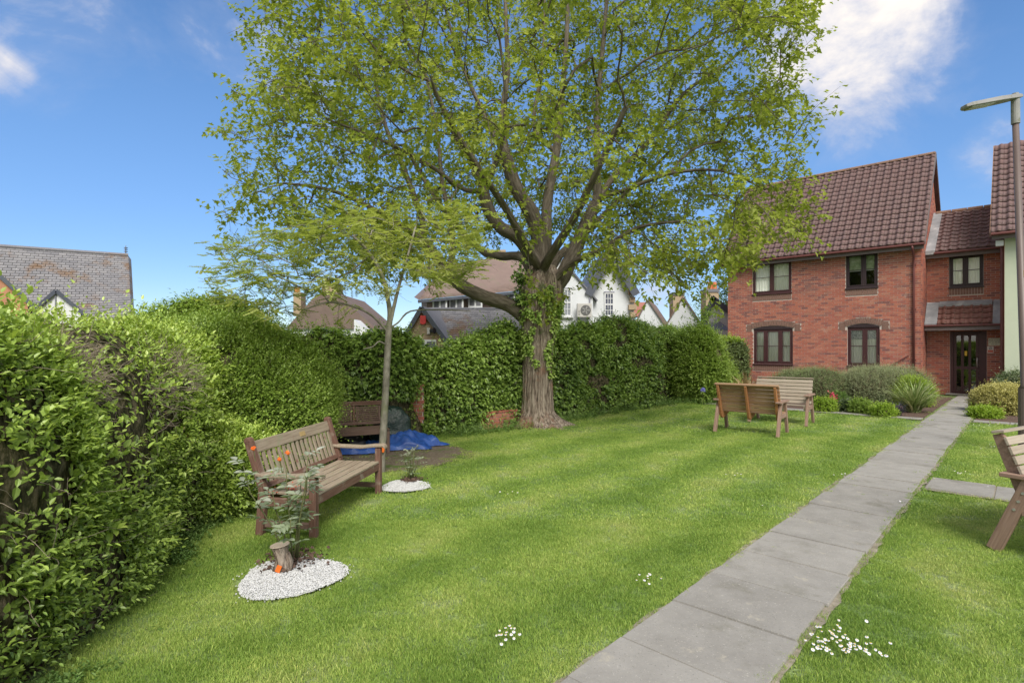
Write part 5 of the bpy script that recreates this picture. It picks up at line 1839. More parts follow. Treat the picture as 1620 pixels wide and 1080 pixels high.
# long wandering shoots with larger leaves
P2, N2 = sample_mesh(core, 330, lambda c, n: facing(c, n) * (n[:, 2] > -.1))
lp_, ld, ln_, ls, lt = shoots(P2 + N2 * .08, N2, .22, .066, 10, .6, .5, 4)
leaf_mesh('long_shoots', lp_, ld, ln_, ls, T_OVAL, M['lhedge'], np.clip(lt + .15, 0, 1), lh)
kk = np.where(g > .08)[0]
kk = rng.choice(kk, 2600)
twigs('dry_twigs', P[kk] - Nn[kk] * .06, unit(rdir(len(kk)) * 1.1 + Nn[kk] * .35), rng.uniform(.15, .42, len(kk)), .0030, M['twig'], lh, 6, .55)
kk = rng.choice(len(P), 4200)
twigs('twigs', P[kk] + Nn[kk] * .01, unit(Nn[kk] * .25 + rdir(len(kk))), rng.uniform(.12, .3, len(kk)), .0022, M['twig'], lh, 4, .45)
P4, N4 = sample_mesh(core, 130, facing)
leaf_mesh('brown_leaves', P4 + N4 * rng.uniform(.03, .14, (130, 1)), unit(rdir(130) + np.array([0, 0, -.4])), unit(N4 + rdir(130) * .5), rng.uniform(.035, .06, 130), T_OVAL, M['phormium'], rng.random(130), lh)
# low dark ivy at its foot
P3, N3 = sample_mesh(core, 4500, lambda c, n: facing(c, n) * (c[:, 2] < .5))
lp_, ld, ln_, ls, lt = shoots(P3 + N3 * .02, N3, .12, .040, 4, .6, .2, 6)
leaf_mesh('low_leaves', lp_, ld, ln_, ls, T_OVAL, M['ivy'], np.clip(lt, 0, 1), lh)

# round shrub
rs = empty('round_shrub', (-3.75, 7.0, 0), 0, 'large rounded fine leaved bright green shrub between the left hedge and the ivy', 'shrub')


def dome(rx, ry, h, seed, und=.82):
    def fn(u, v):
        a = 2 * math.pi * u
        # bulging sides, narrower foot
        ph = math.pi * (.08 + .42 * v) if v < 1 else math.pi / 2
        rr = math.sin(math.pi * (.20 + .80 * v) * .5 + .0) if False else (und + (1 - und) * math.sin(min(1, v * 2.2) * math.pi / 2)) * math.cos(max(0, (v - .35) / .65) * math.pi / 2 * .98) ** .62
        z = h * (v * .55 + .45 * math.sin(v * math.pi / 2))
        d = 1 + .09 * math.sin(3 * a + seed) + .06 * math.sin(5 * a + 2 * seed + v * 4) + .05 * math.sin(9 * a + v * 9 + seed)
        return (rx * rr * d * math.cos(a), ry * rr * d * math.sin(a), z * (1 + .04 * math.sin(4 * a + seed)))
    return fn


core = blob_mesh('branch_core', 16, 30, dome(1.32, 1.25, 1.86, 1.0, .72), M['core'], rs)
off = np.array([-3.75, 7.0, 0])
P, Nn = sample_mesh(core, 16000, lambda c, n: facing(c + off, n))
kp = nz(P, 3.3, 2) > -1.1 + np.clip(.5 - P[:, 2], 0, .5)
P, Nn = P[kp], Nn[kp]
lp_, ld, ln_, ls, lt = shoots(P, Nn, .20, .050, 8, .5, .5, 1)
leaf_mesh('foliage', lp_, ld, ln_, ls, T_SMALL, M['privet'], lt, rs)
kk = rng.choice(len(P), 700)
twigs('twigs', P[kk] - Nn[kk] * .06, unit(Nn[kk] + rdir(len(kk)) * .7), rng.uniform(.15, .32, len(kk)), .0028, M['twig'], rs, 3, .25)

# low spreading part in front of it (meets the lawn at 330,790)
ls_o = empty('low_shrub', (-3.25, 5.75, 0), 0, 'low spreading bright green shrub at the lawn edge below the round shrub', 'shrub')
core = blob_mesh('branch_core', 12, 26, dome(.62, 1.0, .78, 2.0, .8), M['core'], ls_o)
off = np.array([-3.25, 5.75, 0])
P, Nn = sample_mesh(core, 4200, lambda c, n: facing(c + off, n))
lp_, ld, ln_, ls, lt = shoots(P, Nn, .16, .058, 7, .55, .45, 1)
leaf_mesh('foliage', lp_, ld, ln_, ls, T_OVAL, M['lhedge'], lt, ls_o)

# ivy mound behind
im = empty('ivy_mound', (-5.0, 8.9, 0), 0, 'tall ivy covered mound rising behind the round shrub at the left', 'shrub')
core = blob_mesh('branch_core', 16, 30, dome(1.55, .95, 2.32, 3.3, .9), M['core'], im)
off = np.array([-5.0, 8.9, 0])
P, Nn = sample_mesh(core, 5200, lambda c, n: facing(c + off, n) * (c[:, 2] > .8))
lp_, ld, ln_, ls, lt = shoots(P, Nn, .16, .085, 6, .5, .3, 4, flat=.5)
leaf_mesh('foliage', lp_, ld, ln_, ls, T_SMALL, M['privet'], np.clip(lt * .9, 0, 1), im)

# long ivy hedge
ih = empty('ivy_hedge', (0, 12, 0), 0, 'long dark ivy hedge running behind the maple and over the brick wall', 'hedge')
line = [(-4.9, -2.95, 1.85, .42), (-3.5, -2.55, 1.85, .45), (-2.5, -2.05, 1.74, .42), (-1.95, -1.65, 1.50, .40), (-1.3, -1.1, 1.66, .42), (-.7, -.6, 1.95, .42), (0.3, .25, 2.02, .42), (1.4, 1.2, 2.14, .45), (3.0, 3.0, 2.30, .5), (4.2, 4.6, 2.38, .5), (5.1, 5.6, 2.2, .5), (5.6, 6.3, 2.1, .4)]
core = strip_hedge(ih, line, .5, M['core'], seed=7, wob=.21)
off = np.array([0, 12, 0])
P, Nn = sample_mesh(core, 17500, lambda c, n: facing(c + off, n))
pw = P + off
pj = 810 + F * pw[:, 0] / pw[:, 1]; pr_ = HZ - F * (pw[:, 2] - H) / pw[:, 1]
# openings low down: bag/wall recess at 620-668, brick peep at 785, dark hollow at 1050
op = ((pj > 612) & (pj < 668) & (pr_ > 632)) | ((pj > 778) & (pj < 805) & (pr_ > 655)) | ((pj > 1040) & (pj < 1068) & (pr_ > 590) & (rng.random(len(P)) < .85))
kp = ~op & (nz(P, 2.6, 3) > -1.25)
P, Nn = P[kp], Nn[kp]
lp_, ld, ln_, ls, lt = shoots(P, Nn, .12, .088, 5, .55, .1, 2, jit=.5, flat=.65)
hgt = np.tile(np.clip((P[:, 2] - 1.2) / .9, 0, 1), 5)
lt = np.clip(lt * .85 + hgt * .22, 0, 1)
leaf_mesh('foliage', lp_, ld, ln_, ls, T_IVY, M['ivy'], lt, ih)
P2, N2 = sample_mesh(core, 1500, lambda c, n: facing(c + off, n) * (n[:, 2] > .15))
lp_, ld, ln_, ls, lt = shoots(P2, N2, .26, .07, 8, .6, .5, 4)
leaf_mesh('top_shoots', lp_, ld, ln_, ls, T_SMALL, M['privet'], np.clip(lt, 0, 1), ih)

# brick wall with pillar seen under the ivy
def wall_piece(name, p0, p1, h, label, thick=.22):
    p0, p1 = Vector(p0), Vector(p1)
    d = p1 - p0; L_ = d.length
    o = empty(name, p0, math.atan2(d.y, d.x), label, 'wall')
    MB().bx(0.012, L_ - .012, .012, thick - .02, 0, h - .05).build('mortar_core', M['mortar'], o)
    me_cache = {}
    for r_ in brick_rects(0, L_, .0, h, []):
        brick_obj(o, r_, 0, M['brick'], thick - .008)
    return o


wall_piece('garden_wall', G(618, 694) + Vector((.0, .10, 0)), G(669, 690) + Vector((.02, .02, 0)), .95, 'red brick garden wall end showing beside the green plastic bag')
wall_piece('garden_wall', (-.62, 10.85, 0), (.12, 11.45, 0), .34, 'low piece of red brick wall peeping out under the ivy left of the maple trunk')

# green shrub at the right end of the hedge, leaning
es = empty('leafy_shrub', (5.55, 16.4, 0), 0, 'tall light green shrub leaning at the right hand end of the ivy hedge', 'shrub')
off = np.array([5.55, 16.4, 0])
core = blob_mesh('branch_core', 14, 26, dome(.75, .7, 2.1, 5.0, .55), M['core'], es)
P, Nn = sample_mesh(core, 5200, lambda c, n: facing(c + off, n))
kp = nz(P, 3.0, 2) > -.9
P, Nn = P[kp], Nn[kp]
lp_, ld, ln_, ls, lt = shoots(P, Nn, .26, .085, 7, .6, .45, 1)
leaf_mesh('foliage', lp_, ld, ln_, ls, T_SMALL, M['privet'], np.clip(lt, 0, 1), es)
top = np.array([W(1112, 500, 16.4)[:]]) - off
tt = top + rng.normal(size=(150, 3)) * np.array([.22, .2, .28])
lp_, ld, ln_, ls, lt = shoots(tt, unit(rdir(150) + np.array([.3, 0, .5])), .22, .085, 7, .6, .4, 1)
leaf_mesh('leaning_top', lp_, ld, ln_, ls, T_SMALL, M['privet'], np.clip(lt, 0, 1), es)
MB().tube([(0, 0, .2), (.1, 0, 1.4), (top[0][0] * .8, 0, top[0][2])], [.04, .03, .012], 6).build('stem', M['bark2'], es)
fh = empty('clipped_hedge', (8.0, 21.5, 0), 0, 'clipped hedge with bright lime top between the leaning shrub and the brick house', 'hedge')
off = np.array([8.0, 21.5, 0])
core = strip_hedge(fh, [(-1.4, -.2, 1.75, .4), (0, 0, 1.78, .4), (1.3, .3, 1.8, .4)], .4, M['core'], seed=3, wob=.05)
P, Nn = sample_mesh(core, 3000, lambda c, n: facing(c + off, n))
lp_, ld, ln_, ls, lt = shoots(P, Nn, .16, .09, 5, .5, .4, 1)
leaf_mesh('foliage', lp_, ld, ln_, ls, T_DIAM, M['darkshrub'], np.clip(lt * .7, 0, 1), fh)
P, Nn = sample_mesh(core, 900, lambda c, n: facing(c + off, n) * (n[:, 2] > .5))
lp_, ld, ln_, ls, lt = shoots(P, Nn, .2, .08, 6, .4, .8, 1)
leaf_mesh('new_growth', lp_, ld, ln_, ls, T_DIAM, M['lime'], np.clip(lt, 0, 1), fh)


# ================================================================== TREES
class Skeleton:
    def __init__(self):
        self.p, self.par, self.fix = [], [], []

    def add(self, p, par, r=None):
        self.p.append(np.array(p, float)); self.par.append(par); self.fix.append(r)
        return len(self.p) - 1

    def limb(self, pts, start, r0, r1, sub=4):
        """smooth limb through pts from node index start"""
        P = [self.p[start]] + [np.array(q, float) for q in pts]
        cur = start
        n = len(P)
        tot = (n - 1) * sub
        k = 0
        for i in range(n - 1):
            a = P[max(0, i - 1)]; b = P[i]; c = P[i + 1]; d = P[min(n - 1, i + 2)]
            for s in range(1, sub + 1):
                u = s / sub
                q = .5 * ((2 * b) + (-a + c) * u + (2 * a - 5 * b + 4 * c - d) * u * u + (-a + 3 * b - 3 * c + d) * u ** 3)
                k += 1
                f = k / tot
                cur = self.add(q, cur, r0 + (r1 - r0) * f ** .8)
        return cur

    def grow(self, targets, step=.28, lift=.25, wob=.08, rootw=.25):
        """connect each target to the nearest skeleton node with a curved twig"""
        ends = []
        order = np.argsort([np.min(np.linalg.norm(np.array(self.p) - t, axis=1)) for t in targets])
        base = self.p[0]
        PA = np.zeros((20000, 3)); n0 = len(self.p)
        PA[:n0] = np.array(self.p)
        for ti in order:
            t = np.array(targets[ti])
            n = len(self.p)
            PP = PA[:n]
            d = np.linalg.norm(PP - t, axis=1)
            # prefer nodes that lie inward and below the target
            inw = (t - PP) @ unit(t - (base + np.array([0, 0, 3.5]))) / (d + 1e-6)
            cost = d * (1.6 - .7 * np.clip(inw, -1, 1)) + (d < .15) * 2
            s = int(np.argmin(cost))
            a = self.p[s]
            L_ = np.linalg.norm(t - a)
            m = max(2, int(L_ / step))
            mid = (a + t) / 2 + np.array([0, 0, lift * L_ * .35]) + rng.normal(size=3) * wob * L_
            cur = s
            for i in range(1, m + 1):
                u = i / m
                q = (1 - u) ** 2 * a + 2 * u * (1 - u) * mid + u * u * t + rng.normal(size=3) * .012
                cur = self.add(q, cur)
                PA[len(self.p) - 1] = q
            ends.append(cur)
        return ends

    def radii(self, tip=.006, ex=.5):
        n = len(self.p)
        cnt = np.zeros(n)
        has = np.zeros(n, bool)
        for i in range(n):
            if self.par[i] >= 0: has[self.par[i]] = True
        for i in range(n - 1, -1, -1):
            if not has[i]: cnt[i] += 1
            if self.par[i] >= 0: cnt[self.par[i]] += cnt[i]
        r = tip * cnt ** ex
        for i in range(n):
            if self.fix[i] is not None: r[i] = max(self.fix[i], min(r[i], self.fix[i] * 1.2))
        for i in range(n):
            if self.par[i] >= 0: r[i] = min(r[i], r[self.par[i]] * 1.0)
        return r

    def chains(self):
        kids = {}
        for i, p in enumerate(self.par): kids.setdefault(p, []).append(i)
        r = self.r
        out = []
        stack = [(0, None)]
        stack = [(k, 0) for k in kids.get(0, [])]
        while stack:
            i, pr = stack.pop()
            ch = [pr, i]
            while i in kids:
                ks = sorted(kids[i], key=lambda j: -r[j])
                for j in ks[1:]: stack.append((j, i))
                i = ks[0]; ch.append(i)
            out.append(ch)
        return out

    def build(self, name, mat, parent, origin, lo=None, hi=None):
        V, fl, lp, gc = [], [], [], []
        for ch in self.chains():
            rmax = self.r[ch[1]]
            if lo is not None and rmax < lo: continue
            if hi is not None and rmax >= hi: continue
            n = 12 if rmax > .06 else (7 if rmax > .02 else 4)
            base = len(V)
            pts = [self.p[i] for i in ch]
            dist = 0
            for k, i in enumerate(ch):
                p = pts[k]
                d = pts[min(k + 1, len(pts) - 1)] - pts[max(k - 1, 0)]
                d = d / (np.linalg.norm(d) + 1e-9)
                x = np.cross(np.array([.31, .22, .92]), d); x /= np.linalg.norm(x) + 1e-9
                y = np.cross(d, x)
                r = self.r[i] if k else min(self.r[ch[1]] * 1.05, self.r[i])
                if k: dist += np.linalg.norm(p - pts[k - 1])
                for a in range(n):
                    c, s = math.cos(2 * math.pi * a / n), math.sin(2 * math.pi * a / n)
                    rj = r * (1 + (.06 * math.sin(dist * 9 + a * 2.1) if r > .05 else 0))
                    V.append(p + (x * c + y * s) * rj - origin)
                    gc.append((dist + base * .013, r * c, r * s))
            for k in range(len(ch) - 1):
                for a in range(n):
                    a2 = (a + 1) % n
                    lp += [base + k * n + a, base + k * n + a2, base + (k + 1) * n + a2, base + (k + 1) * n + a]
                    fl.append(4)
        me = np_mesh(name, np.array(V), np.array(fl), lp, mat, np.zeros(len(V)), smooth=True)
        at = me.attributes.new('gc', 'FLOAT_VECTOR', 'POINT')
        at.data.foreach_set('vector', np.array(gc, dtype=np.float32).ravel())
        return link_mesh(name, me, parent)


MO = np.array([.50, 11.5, 0.0])
maple = empty('maple_tree', MO, 0, 'huge spreading maple with thick ridged trunk and yellow green crown on the lawn', 'tree')
Yt = 11.5


def WM(px, py, dy=0.0):
    return np.array(W(px, py, Yt + dy)[:])


# trunk: fluted, flared, with roots
def trunk_mesh():
    keys = [(-.08, .66, 854), (0.0, .57, 853), (.06, .50, 852), (.15, .42, 851), (.3, .345, 850), (.6, .305, 850), (1.2, .290, 849.5), (1.7, .32, 851), (2.1, .375, 852), (2.5, .43, 853), (2.85, .45, 854), (3.1, .38, 857), (3.35, .24, 858)]
    rings = 80; seg = 110
    zs = np.linspace(-.08, 3.35, rings)
    rr = np.interp(zs, [k[0] for k in keys], [k[1] for k in keys])
    cx = np.interp(zs, [k[0] for k in keys], [(k[2] - 810) / F * Yt for k in keys])
    V = []
    for j, z in enumerate(zs):
        for i in range(seg):
            a = 2 * math.pi * i / seg
            root = max(0, 1 - z / .35) ** 2
            lob = .34 * root * (math.sin(5 * a + .6) * .6 + math.sin(8 * a + 2) * .4) + root * .16 * max(0, math.sin(2 * a + 2.2))
            ridge = .030 * math.sin(17 * a + 1.5 * math.sin(z * 2.1) + z * .7) + .016 * math.sin(29 * a + 2 * math.sin(z * 3.3))
            big = .05 * math.sin(3 * a + z * .5)
            r = rr[j] * (1 + lob + ridge + big)
            V.append((cx[j] + r * math.cos(a) - MO[0], Yt + r * .92 * math.sin(a) - MO[1], z))
    V = np.array(V)
    d = nz(V * np.array([1, 1, .25]), 9, 1) * .009
    c = np.stack([np.repeat(cx - MO[0], seg), np.zeros(len(V)), V[:, 2]], 1)
    V += unit(V - c) * d[:, None]
    lp, fl = [], []
    for j in range(rings - 1):
        for i in range(seg):
            i2 = (i + 1) % seg
            lp += [j * seg + i, j * seg + i2, (j + 1) * seg + i2, (j + 1) * seg + i]; fl.append(4)
    lp += [(rings - 1) * seg + i for i in range(seg)]; fl.append(seg)
    return link_mesh('trunk', np_mesh('trunk', V, np.array(fl), lp, M['bark'], np.zeros(len(V)), True), maple)


trunk = trunk_mesh()
sk = Skeleton()
root = sk.add(WM(852, 520), -1, .30)
mid = sk.add(WM(854, 470), root, .34)
crotch = sk.add(WM(857, 430), mid, .34)
# A: big low limb to the left
A1 = sk.limb([WM(808, 484, -.1), WM(770, 471, -.25), WM(732, 453, -.4), WM(706, 430, -.5), WM(690, 405, -.6), WM(668, 380, -.7)], root, .17, .10)
sk.limb([WM(640, 360, -.8), WM(590, 330, -1.0), WM(520, 300, -1.2), WM(450, 290, -1.3)], A1, .075, .02)
sk.limb([WM(668, 350, -.3), WM(640, 270, 0), WM(610, 200, .3), WM(590, 110, .6)], A1, .085, .03)
up = sk.limb([WM(716, 400, -.5), WM(712, 350, -.4), WM(700, 290, -.2), WM(690, 200, 0), WM(668, 90, .2)], A1 - 8, .08, .025)
# B: stout right limb
B1 = sk.limb([WM(885, 445, .1), WM(905, 405, .2), WM(925, 360, .3), WM(945, 315, .4)], mid, .20, .13)
sk.limb([WM(975, 275, .6), WM(1030, 220, .9), WM(1080, 150, 1.1), WM(1150, 100, 1.3), WM(1215, 45, 1.4)], B1, .09, .02)
sk.limb([WM(945, 250, .2), WM(945, 170, .1), WM(955, 60, .1), WM(965, -60, .1)], B1, .10, .03)
sk.limb([WM(990, 300, -.2), WM(1060, 275, -.7), WM(1140, 270, -1.2), WM(1210, 300, -1.6)], B1, .06, .015)
# C: centre left
C1 = sk.limb([WM(838, 400, -.1), WM(815, 372, -.3), WM(792, 360, -.4), WM(772, 330, -.5), WM(765, 300, -.55)], crotch, .16, .11)
sk.limb([WM(748, 260, -.7), WM(720, 215, -.9), WM(690, 150, -1.1), WM(640, 60, -1.3)], C1, .08, .025)
sk.limb([WM(735, 300, -.6), WM(680, 262, -.9), WM(610, 225, -1.3), WM(520, 190, -1.6)], C1, .06, .02)
sk.limb([WM(790, 240, -.9), WM(800, 160, -1.3), WM(790, 60, -1.6)], C1, .07, .02)
# D: centre
D1 = sk.limb([WM(855, 390, .1), WM(842, 340, .0), WM(815, 295, -.1), WM(800, 245, -.2)], crotch, .20, .13)
sk.limb([WM(795, 190, -.1), WM(803, 110, .1), WM(800, 20, .2), WM(800, -80, .3)], D1, .09, .03)
sk.limb([WM(770, 190, .6), WM(730, 100, 1.2), WM(700, 0, 1.6)], D1, .07, .02)
# E: right of centre, upright
E1 = sk.limb([WM(864, 380, .3), WM(866, 320, .5), WM(880, 240, .6), WM(888, 160, .7)], crotch, .15, .08)
sk.limb([WM(895, 80, .8), WM(900, -20, .9), WM(905, -110, 1.0)], E1, .07, .03)
sk.limb([WM(845, 200, .9), WM(858, 100, 1.1), WM(862, -10, 1.3)], E1 - 4, .06, .02)
# F: back limbs, front limbs
F1 = sk.limb([WM(830, 410, .5), WM(790, 405, 1.0), WM(760, 395, 1.4), WM(700, 330, 2.0), WM(640, 230, 2.6)], mid, .13, .05)
F2 = sk.limb([WM(880, 410, .8), WM(915, 380, 1.4), WM(975, 320, 2.2), WM(1060, 240, 3.0)], mid, .13, .04)
F3 = sk.limb([WM(870, 405, -.6), WM(905, 350, -1.3), WM(945, 270, -2.1), WM(990, 170, -2.8)], crotch, .12, .04)
F4 = sk.limb([WM(900, 420, -.3), WM(950, 395, -.9), WM(1010, 360, -1.4), WM(1080, 350, -1.8)], mid, .09, .02)
F5 = sk.limb([WM(835, 395, -.8), WM(800, 330, -1.7), WM(740, 240, -2.6), WM(690, 150, -3.2)], crotch, .10, .035)
# crown targets
def sil(z):
    """left/right reach of the crown as a function of height, metres at the trunk's depth"""
    zz = [2.6, 3.1, 3.7, 4.2, 5.0, 6.0, 7.0, 8.0, 9.0, 10.0, 11.2, 12.2]
    lf = [1.0, 3.0, 5.0, 5.9, 6.3, 6.1, 5.7, 5.7, 5.6, 4.9, 3.4, 1.0]
    rt = [2.6, 4.4, 5.4, 5.9, 5.75, 5.5, 5.3, 5.3, 5.2, 4.6, 3.2, 1.0]
    return np.interp(z, zz, lf), np.interp(z, zz, rt)


tg = []
tries = 0
while len(tg) < 1250 and tries < 80000:
    tries += 1
    z = rng.uniform(2.7, 11.8)
    l, r_ = sil(z)
    x = rng.uniform(-l, r_)
    ext = l if x < 0 else r_
    y = rng.uniform(-1, 1)
    rad = math.hypot(x / ext, y)
    if rad > 1: continue
    if rng.random() > .18 + .82 * rad ** 1.5: continue
    w = np.array([.45 + x, Yt + y * 4.6, z])
    px, py = project(w)
    # keep the trunk and the big limbs in view
    if 730 < px < 900 and py > 250 and y < .15 and rng.random() < .80: continue
    if 690 < px < 905 and py > 390: continue
    if 905 <= px < 1000 and py > 425: continue
    if 1000 <= px < 1090 and py > 440: continue
    if px > 1090 and py > 430 - max(0, px - 1180) * .55 + rng.normal() * 8: continue
    if px < 700 and py > 425: continue
    if px < 330 + rng.random() * 30 or px > 1278: continue
    if py < -170: continue
    if nz(w[None], .9, 3)[0] < -.85: continue
    tg.append(w)
# outlying sprays seen at the silhouette
for px, py, dy in ((1262, 28, 1.4), (1235, 40, 1.4), (1275, 368, -1.6), (1250, 345, -1.6), (1240, 300, -1.6), (352, 268, -1.2), (352, 330, -1.3), (360, 345, -1.3), (385, 30, .5), (400, 60, .3),
                   (395, 150, .2), (1100, 430, -1.8), (1085, 455, -1.8), (1110, 452, -1.8), (1150, 405, -1.7), (1160, 395, -1.6), (372, 215, -.9), (1215, 180, .8), (1225, 240, .2), (960, 425, -1.2), (935, 430, -1.0), (880, 478, -.6), (845, 455, -1.2), (1020, 430, -1.5), (1180, 345, -1.7)):
    tg.append(WM(px, py, dy))
ends = sk.grow(tg, step=.26, lift=.22)
sk.r = sk.radii(.0062, .50)
sk.build('limbs', M['bark2'], maple, MO)
EP = np.array([sk.p[e] for e in ends]); 
ED = unit(np.array([sk.p[e] - sk.p[sk.par[e]] for e in ends]))
# twigs round every end then leaves on them
k = 6
TP = np.repeat(EP, k, axis=0) - np.repeat(ED, k, axis=0) * rng.uniform(0, .45, (len(EP) * k, 1))
TD = unit(np.repeat(ED, k, axis=0) * .5 + rdir(len(TP)) * .9 + np.array([0, 0, -.08]))
TLn = rng.uniform(.25, .62, len(TP))
twigs('twigs', TP - MO, TD, TLn, .0045, M['bark2'], maple, 3, .18, 3)
cl = nz(TP, .8, 2)
lP, lD, lN, lS, lT = [], [], [], [], []
for j in range(12):
    f = .15 + rng.random(len(TP)) ** .55
    p = TP + TD * (TLn * f)[:, None] + rng.normal(size=TP.shape) * .05
    side = unit(np.cross(TD, rdir(len(TP))))
    side[:, 2] *= .45
    d = unit(side + TD * .45 + np.array([0, 0, -.28]) + rdir(len(TP)) * .25)
    lP.append(p); lD.append(d)
    lN.append(unit(np.array([0, 0, 1.0]) + rdir(len(TP)) * .42))
    lS.append(rng.uniform(.05, .112, len(TP)))
    lT.append(np.clip(.42 + .16 * cl + rng.normal(0, .17, len(TP)), 0, 1))
lP, lD, lN, lS, lT = map(np.concatenate, (lP, lD, lN, lS, lT))
leaf_mesh('crown', lP - MO, lD, lN, lS, T_MAPLE, M['maple'], lT, maple)
print('maple leaves', len(lP), 'nodes', len(sk.p))
# ivy on the trunk
tp, tn = sample_mesh(trunk, 3600, lambda c, n: ((c[:, 2] > 1.0) & (n[:, 1] < .5)) * 1.0)
u_ = tp[:, 0] + .04 * np.sin(tp[:, 2] * 5)
inleft = (u_ < .10 + .14 * np.sin(tp[:, 2] * 2.6)) & (tp[:, 2] > 1.15 + .35 * np.abs(np.sin(tp[:, 0] * 9))) & (tp[:, 2] < 2.75)
inright = (u_ > .20) & (tp[:, 2] > .75) & (tp[:, 2] < 2.9)
kp = (inleft | inright) & (nz(tp, 5, 2) > -.35)
tp, tn = tp[kp], tn[kp]
lp_, ld, ln_, ls, lt = shoots(tp, tn, .08, .075, 2, .5, -.1, 2, flat=.7)
leaf_mesh('ivy', lp_, ld, ln_, ls, T_IVY, M['ivy'], np.clip(lt + .22, 0, 1), maple)
bx = np.array([W(825, 455, Yt - .2)[:]]) - MO
q_ = bx + rng.normal(size=(170, 3)) * np.array([.08, .06, .28])
lp_, ld, ln_, ls, lt = shoots(q_, unit(rdir(170) + np.array([-.2, -.8, 0])), .1, .075, 4, .5, 0, 2, flat=.6)
leaf_mesh('ivy_clump', lp_, ld, ln_, ls, T_IVY, M['ivy'], np.clip(lt, 0, 1), maple)

# --- young tree
YO = np.array(G(603, 746)[:])
yt = empty('young_tree', YO, 0, 'slender young tree with pale grey trunk and feathery layered leaves right of the teak bench', 'tree')
sk = Skeleton()
y0 = YO[1]
def WY(px, py, dy=0.0): return np.array(W(px, py, y0 + dy)[:])
b0 = sk.add(WY(603, 748), -1, .066)
s1 = sk.limb([WY(606, 690), WY(610, 620), WY(613, 560), WY(615, 520)], b0, .052, .042)
s2 = sk.limb([WY(617, 495), WY(612, 465), WY(602, 430, -.1), WY(580, 395, -.2), WY(560, 375, -.3)], s1, .042, .014)
s3 = sk.limb([WY(622, 490), WY(632, 450, .1), WY(645, 405, .2), WY(660, 350, .3)], s1, .032, .012)
s4 = sk.limb([WY(590, 500, -.1), WY(560, 485, -.2), WY(520, 478, -.4), WY(480, 490, -.5)], s1 - 1, .02, .008)
s5 = sk.limb([WY(630, 510, .2), WY(650, 492, .3), WY(700, 490, .3), WY(745, 492, .2)], s1, .018, .006)
s6 = sk.limb([WY(600, 540, -.1), WY(590, 548, -.2), WY(575, 552, -.3)], s1 - 3, .012, .006)
tg = []
tries = 0
while len(tg) < 270 and tries < 30000:
    tries += 1
    px, py = rng.uniform(335, 760), rng.uniform(318, 545)
    # outline: broad flat crown reaching far left
    topl = 385 - 60 * math.sin(min(1, max(0, (px - 330) / 300)) * math.pi * .5)
    bot = 478 + 22 * math.sin((px - 330) / 430 * math.pi) if px < 560 else 470 - (px - 560) * .10
    if py < topl or py > bot: continue
    if 540 < px < 600 and py > 455 and rng.random() < .8: continue
    dy = rng.uniform(-1.6, 1.3)
    if nz(WY(px, py, dy)[None], 2.0, 4)[0] < -.6: continue
    tg.append(WY(px, py, dy))
ends = sk.grow(tg, step=.18, lift=.18)
sk.r = sk.radii(.0028, .5)
tr = sk.build('trunk_and_branches', M['bark3'], yt, YO)
tr.name = 'trunk'
EP = np.array([sk.p[e] for e in ends]); ED = unit(np.array([sk.p[e] - sk.p[sk.par[e]] for e in ends]))
k = 8
TP = np.repeat(EP, k, axis=0) + rng.normal(size=(len(EP) * k, 3)) * np.array([.09, .09, .045])
TD = unit(np.repeat(ED, k, axis=0) * .5 + rdir(len(TP)) * np.array([1, 1, .25]) + np.array([0, 0, -.06]))
rl_ = rng.uniform(.11, .19, len(TP))
lP, lD, lN, lS, lT = [], [], [], [], []
up = unit(np.array([0, 0, 1.0]) + rdir(len(TP)) * .18)
side = unit(np.cross(TD, up))
tb = np.clip(.5 + .2 * nz(TP, 1.5, 1) + rng.normal(0, .12, len(TP)), 0, 1)
for j in range(6):
    for s in (-1, 1):
        f = (j + .5) / 6
        lP.append(TP + TD * (rl_ * f)[:, None]); lD.append(unit(side * s + TD * .5)); lN.append(up)
        lS.append(np.full(len(TP), .048) * rng.uniform(.8, 1.1, len(TP))); lT.append(np.clip(tb + rng.normal(0, .08, len(TP)), 0, 1))
lP, lD, lN, lS, lT = map(np.concatenate, (lP, lD, lN, lS, lT))
leaf_mesh('crown', lP - YO, lD, lN, lS, T_DIAM, M['young'], lT, yt)
twigs('twigs', EP - YO, unit(ED + rdir(len(EP)) * .6), rng.uniform(.2, .45, len(EP)), .0028, M['bark2'], yt, 4, .3, 3)
MB().box((.045, -.075, 1429 / 197 * 0 + .33), (.05, .02, .11), Matrix.Rotation(.3, 3, 'Y')).build('orange_tag', M['orange'], yt)

# --- far tree behind the houses
ft = empty('far_tree', W(1150, 470, 40) * 1.0, 0, 'distant green tree top between the chimney and the brick house roof', 'tree')
ft.location.z = 0
off = np.array(ft.location[:])
MB().tube([(0, 0, 0), (0, 0, 5.0)], [.25, .1], 8).build('trunk', M['bark2'], ft)
c0 = np.array([0.1, 0, 5.3])
q_ = c0 + rdir(520) * (rng.random((520, 1)) ** .4) * np.array([1.3, 1.2, 1.7])
q_ = q_[nz(q_, 1.6, 2) > -.5]
lp_, ld, ln_, ls, lt = shoots(q_, rdir(len(q_)), .35, .15, 8, .6, .2, 2)
leaf_mesh('crown', lp_, ld, ln_, ls, T_DIAM, M['fartree'], lt, ft)


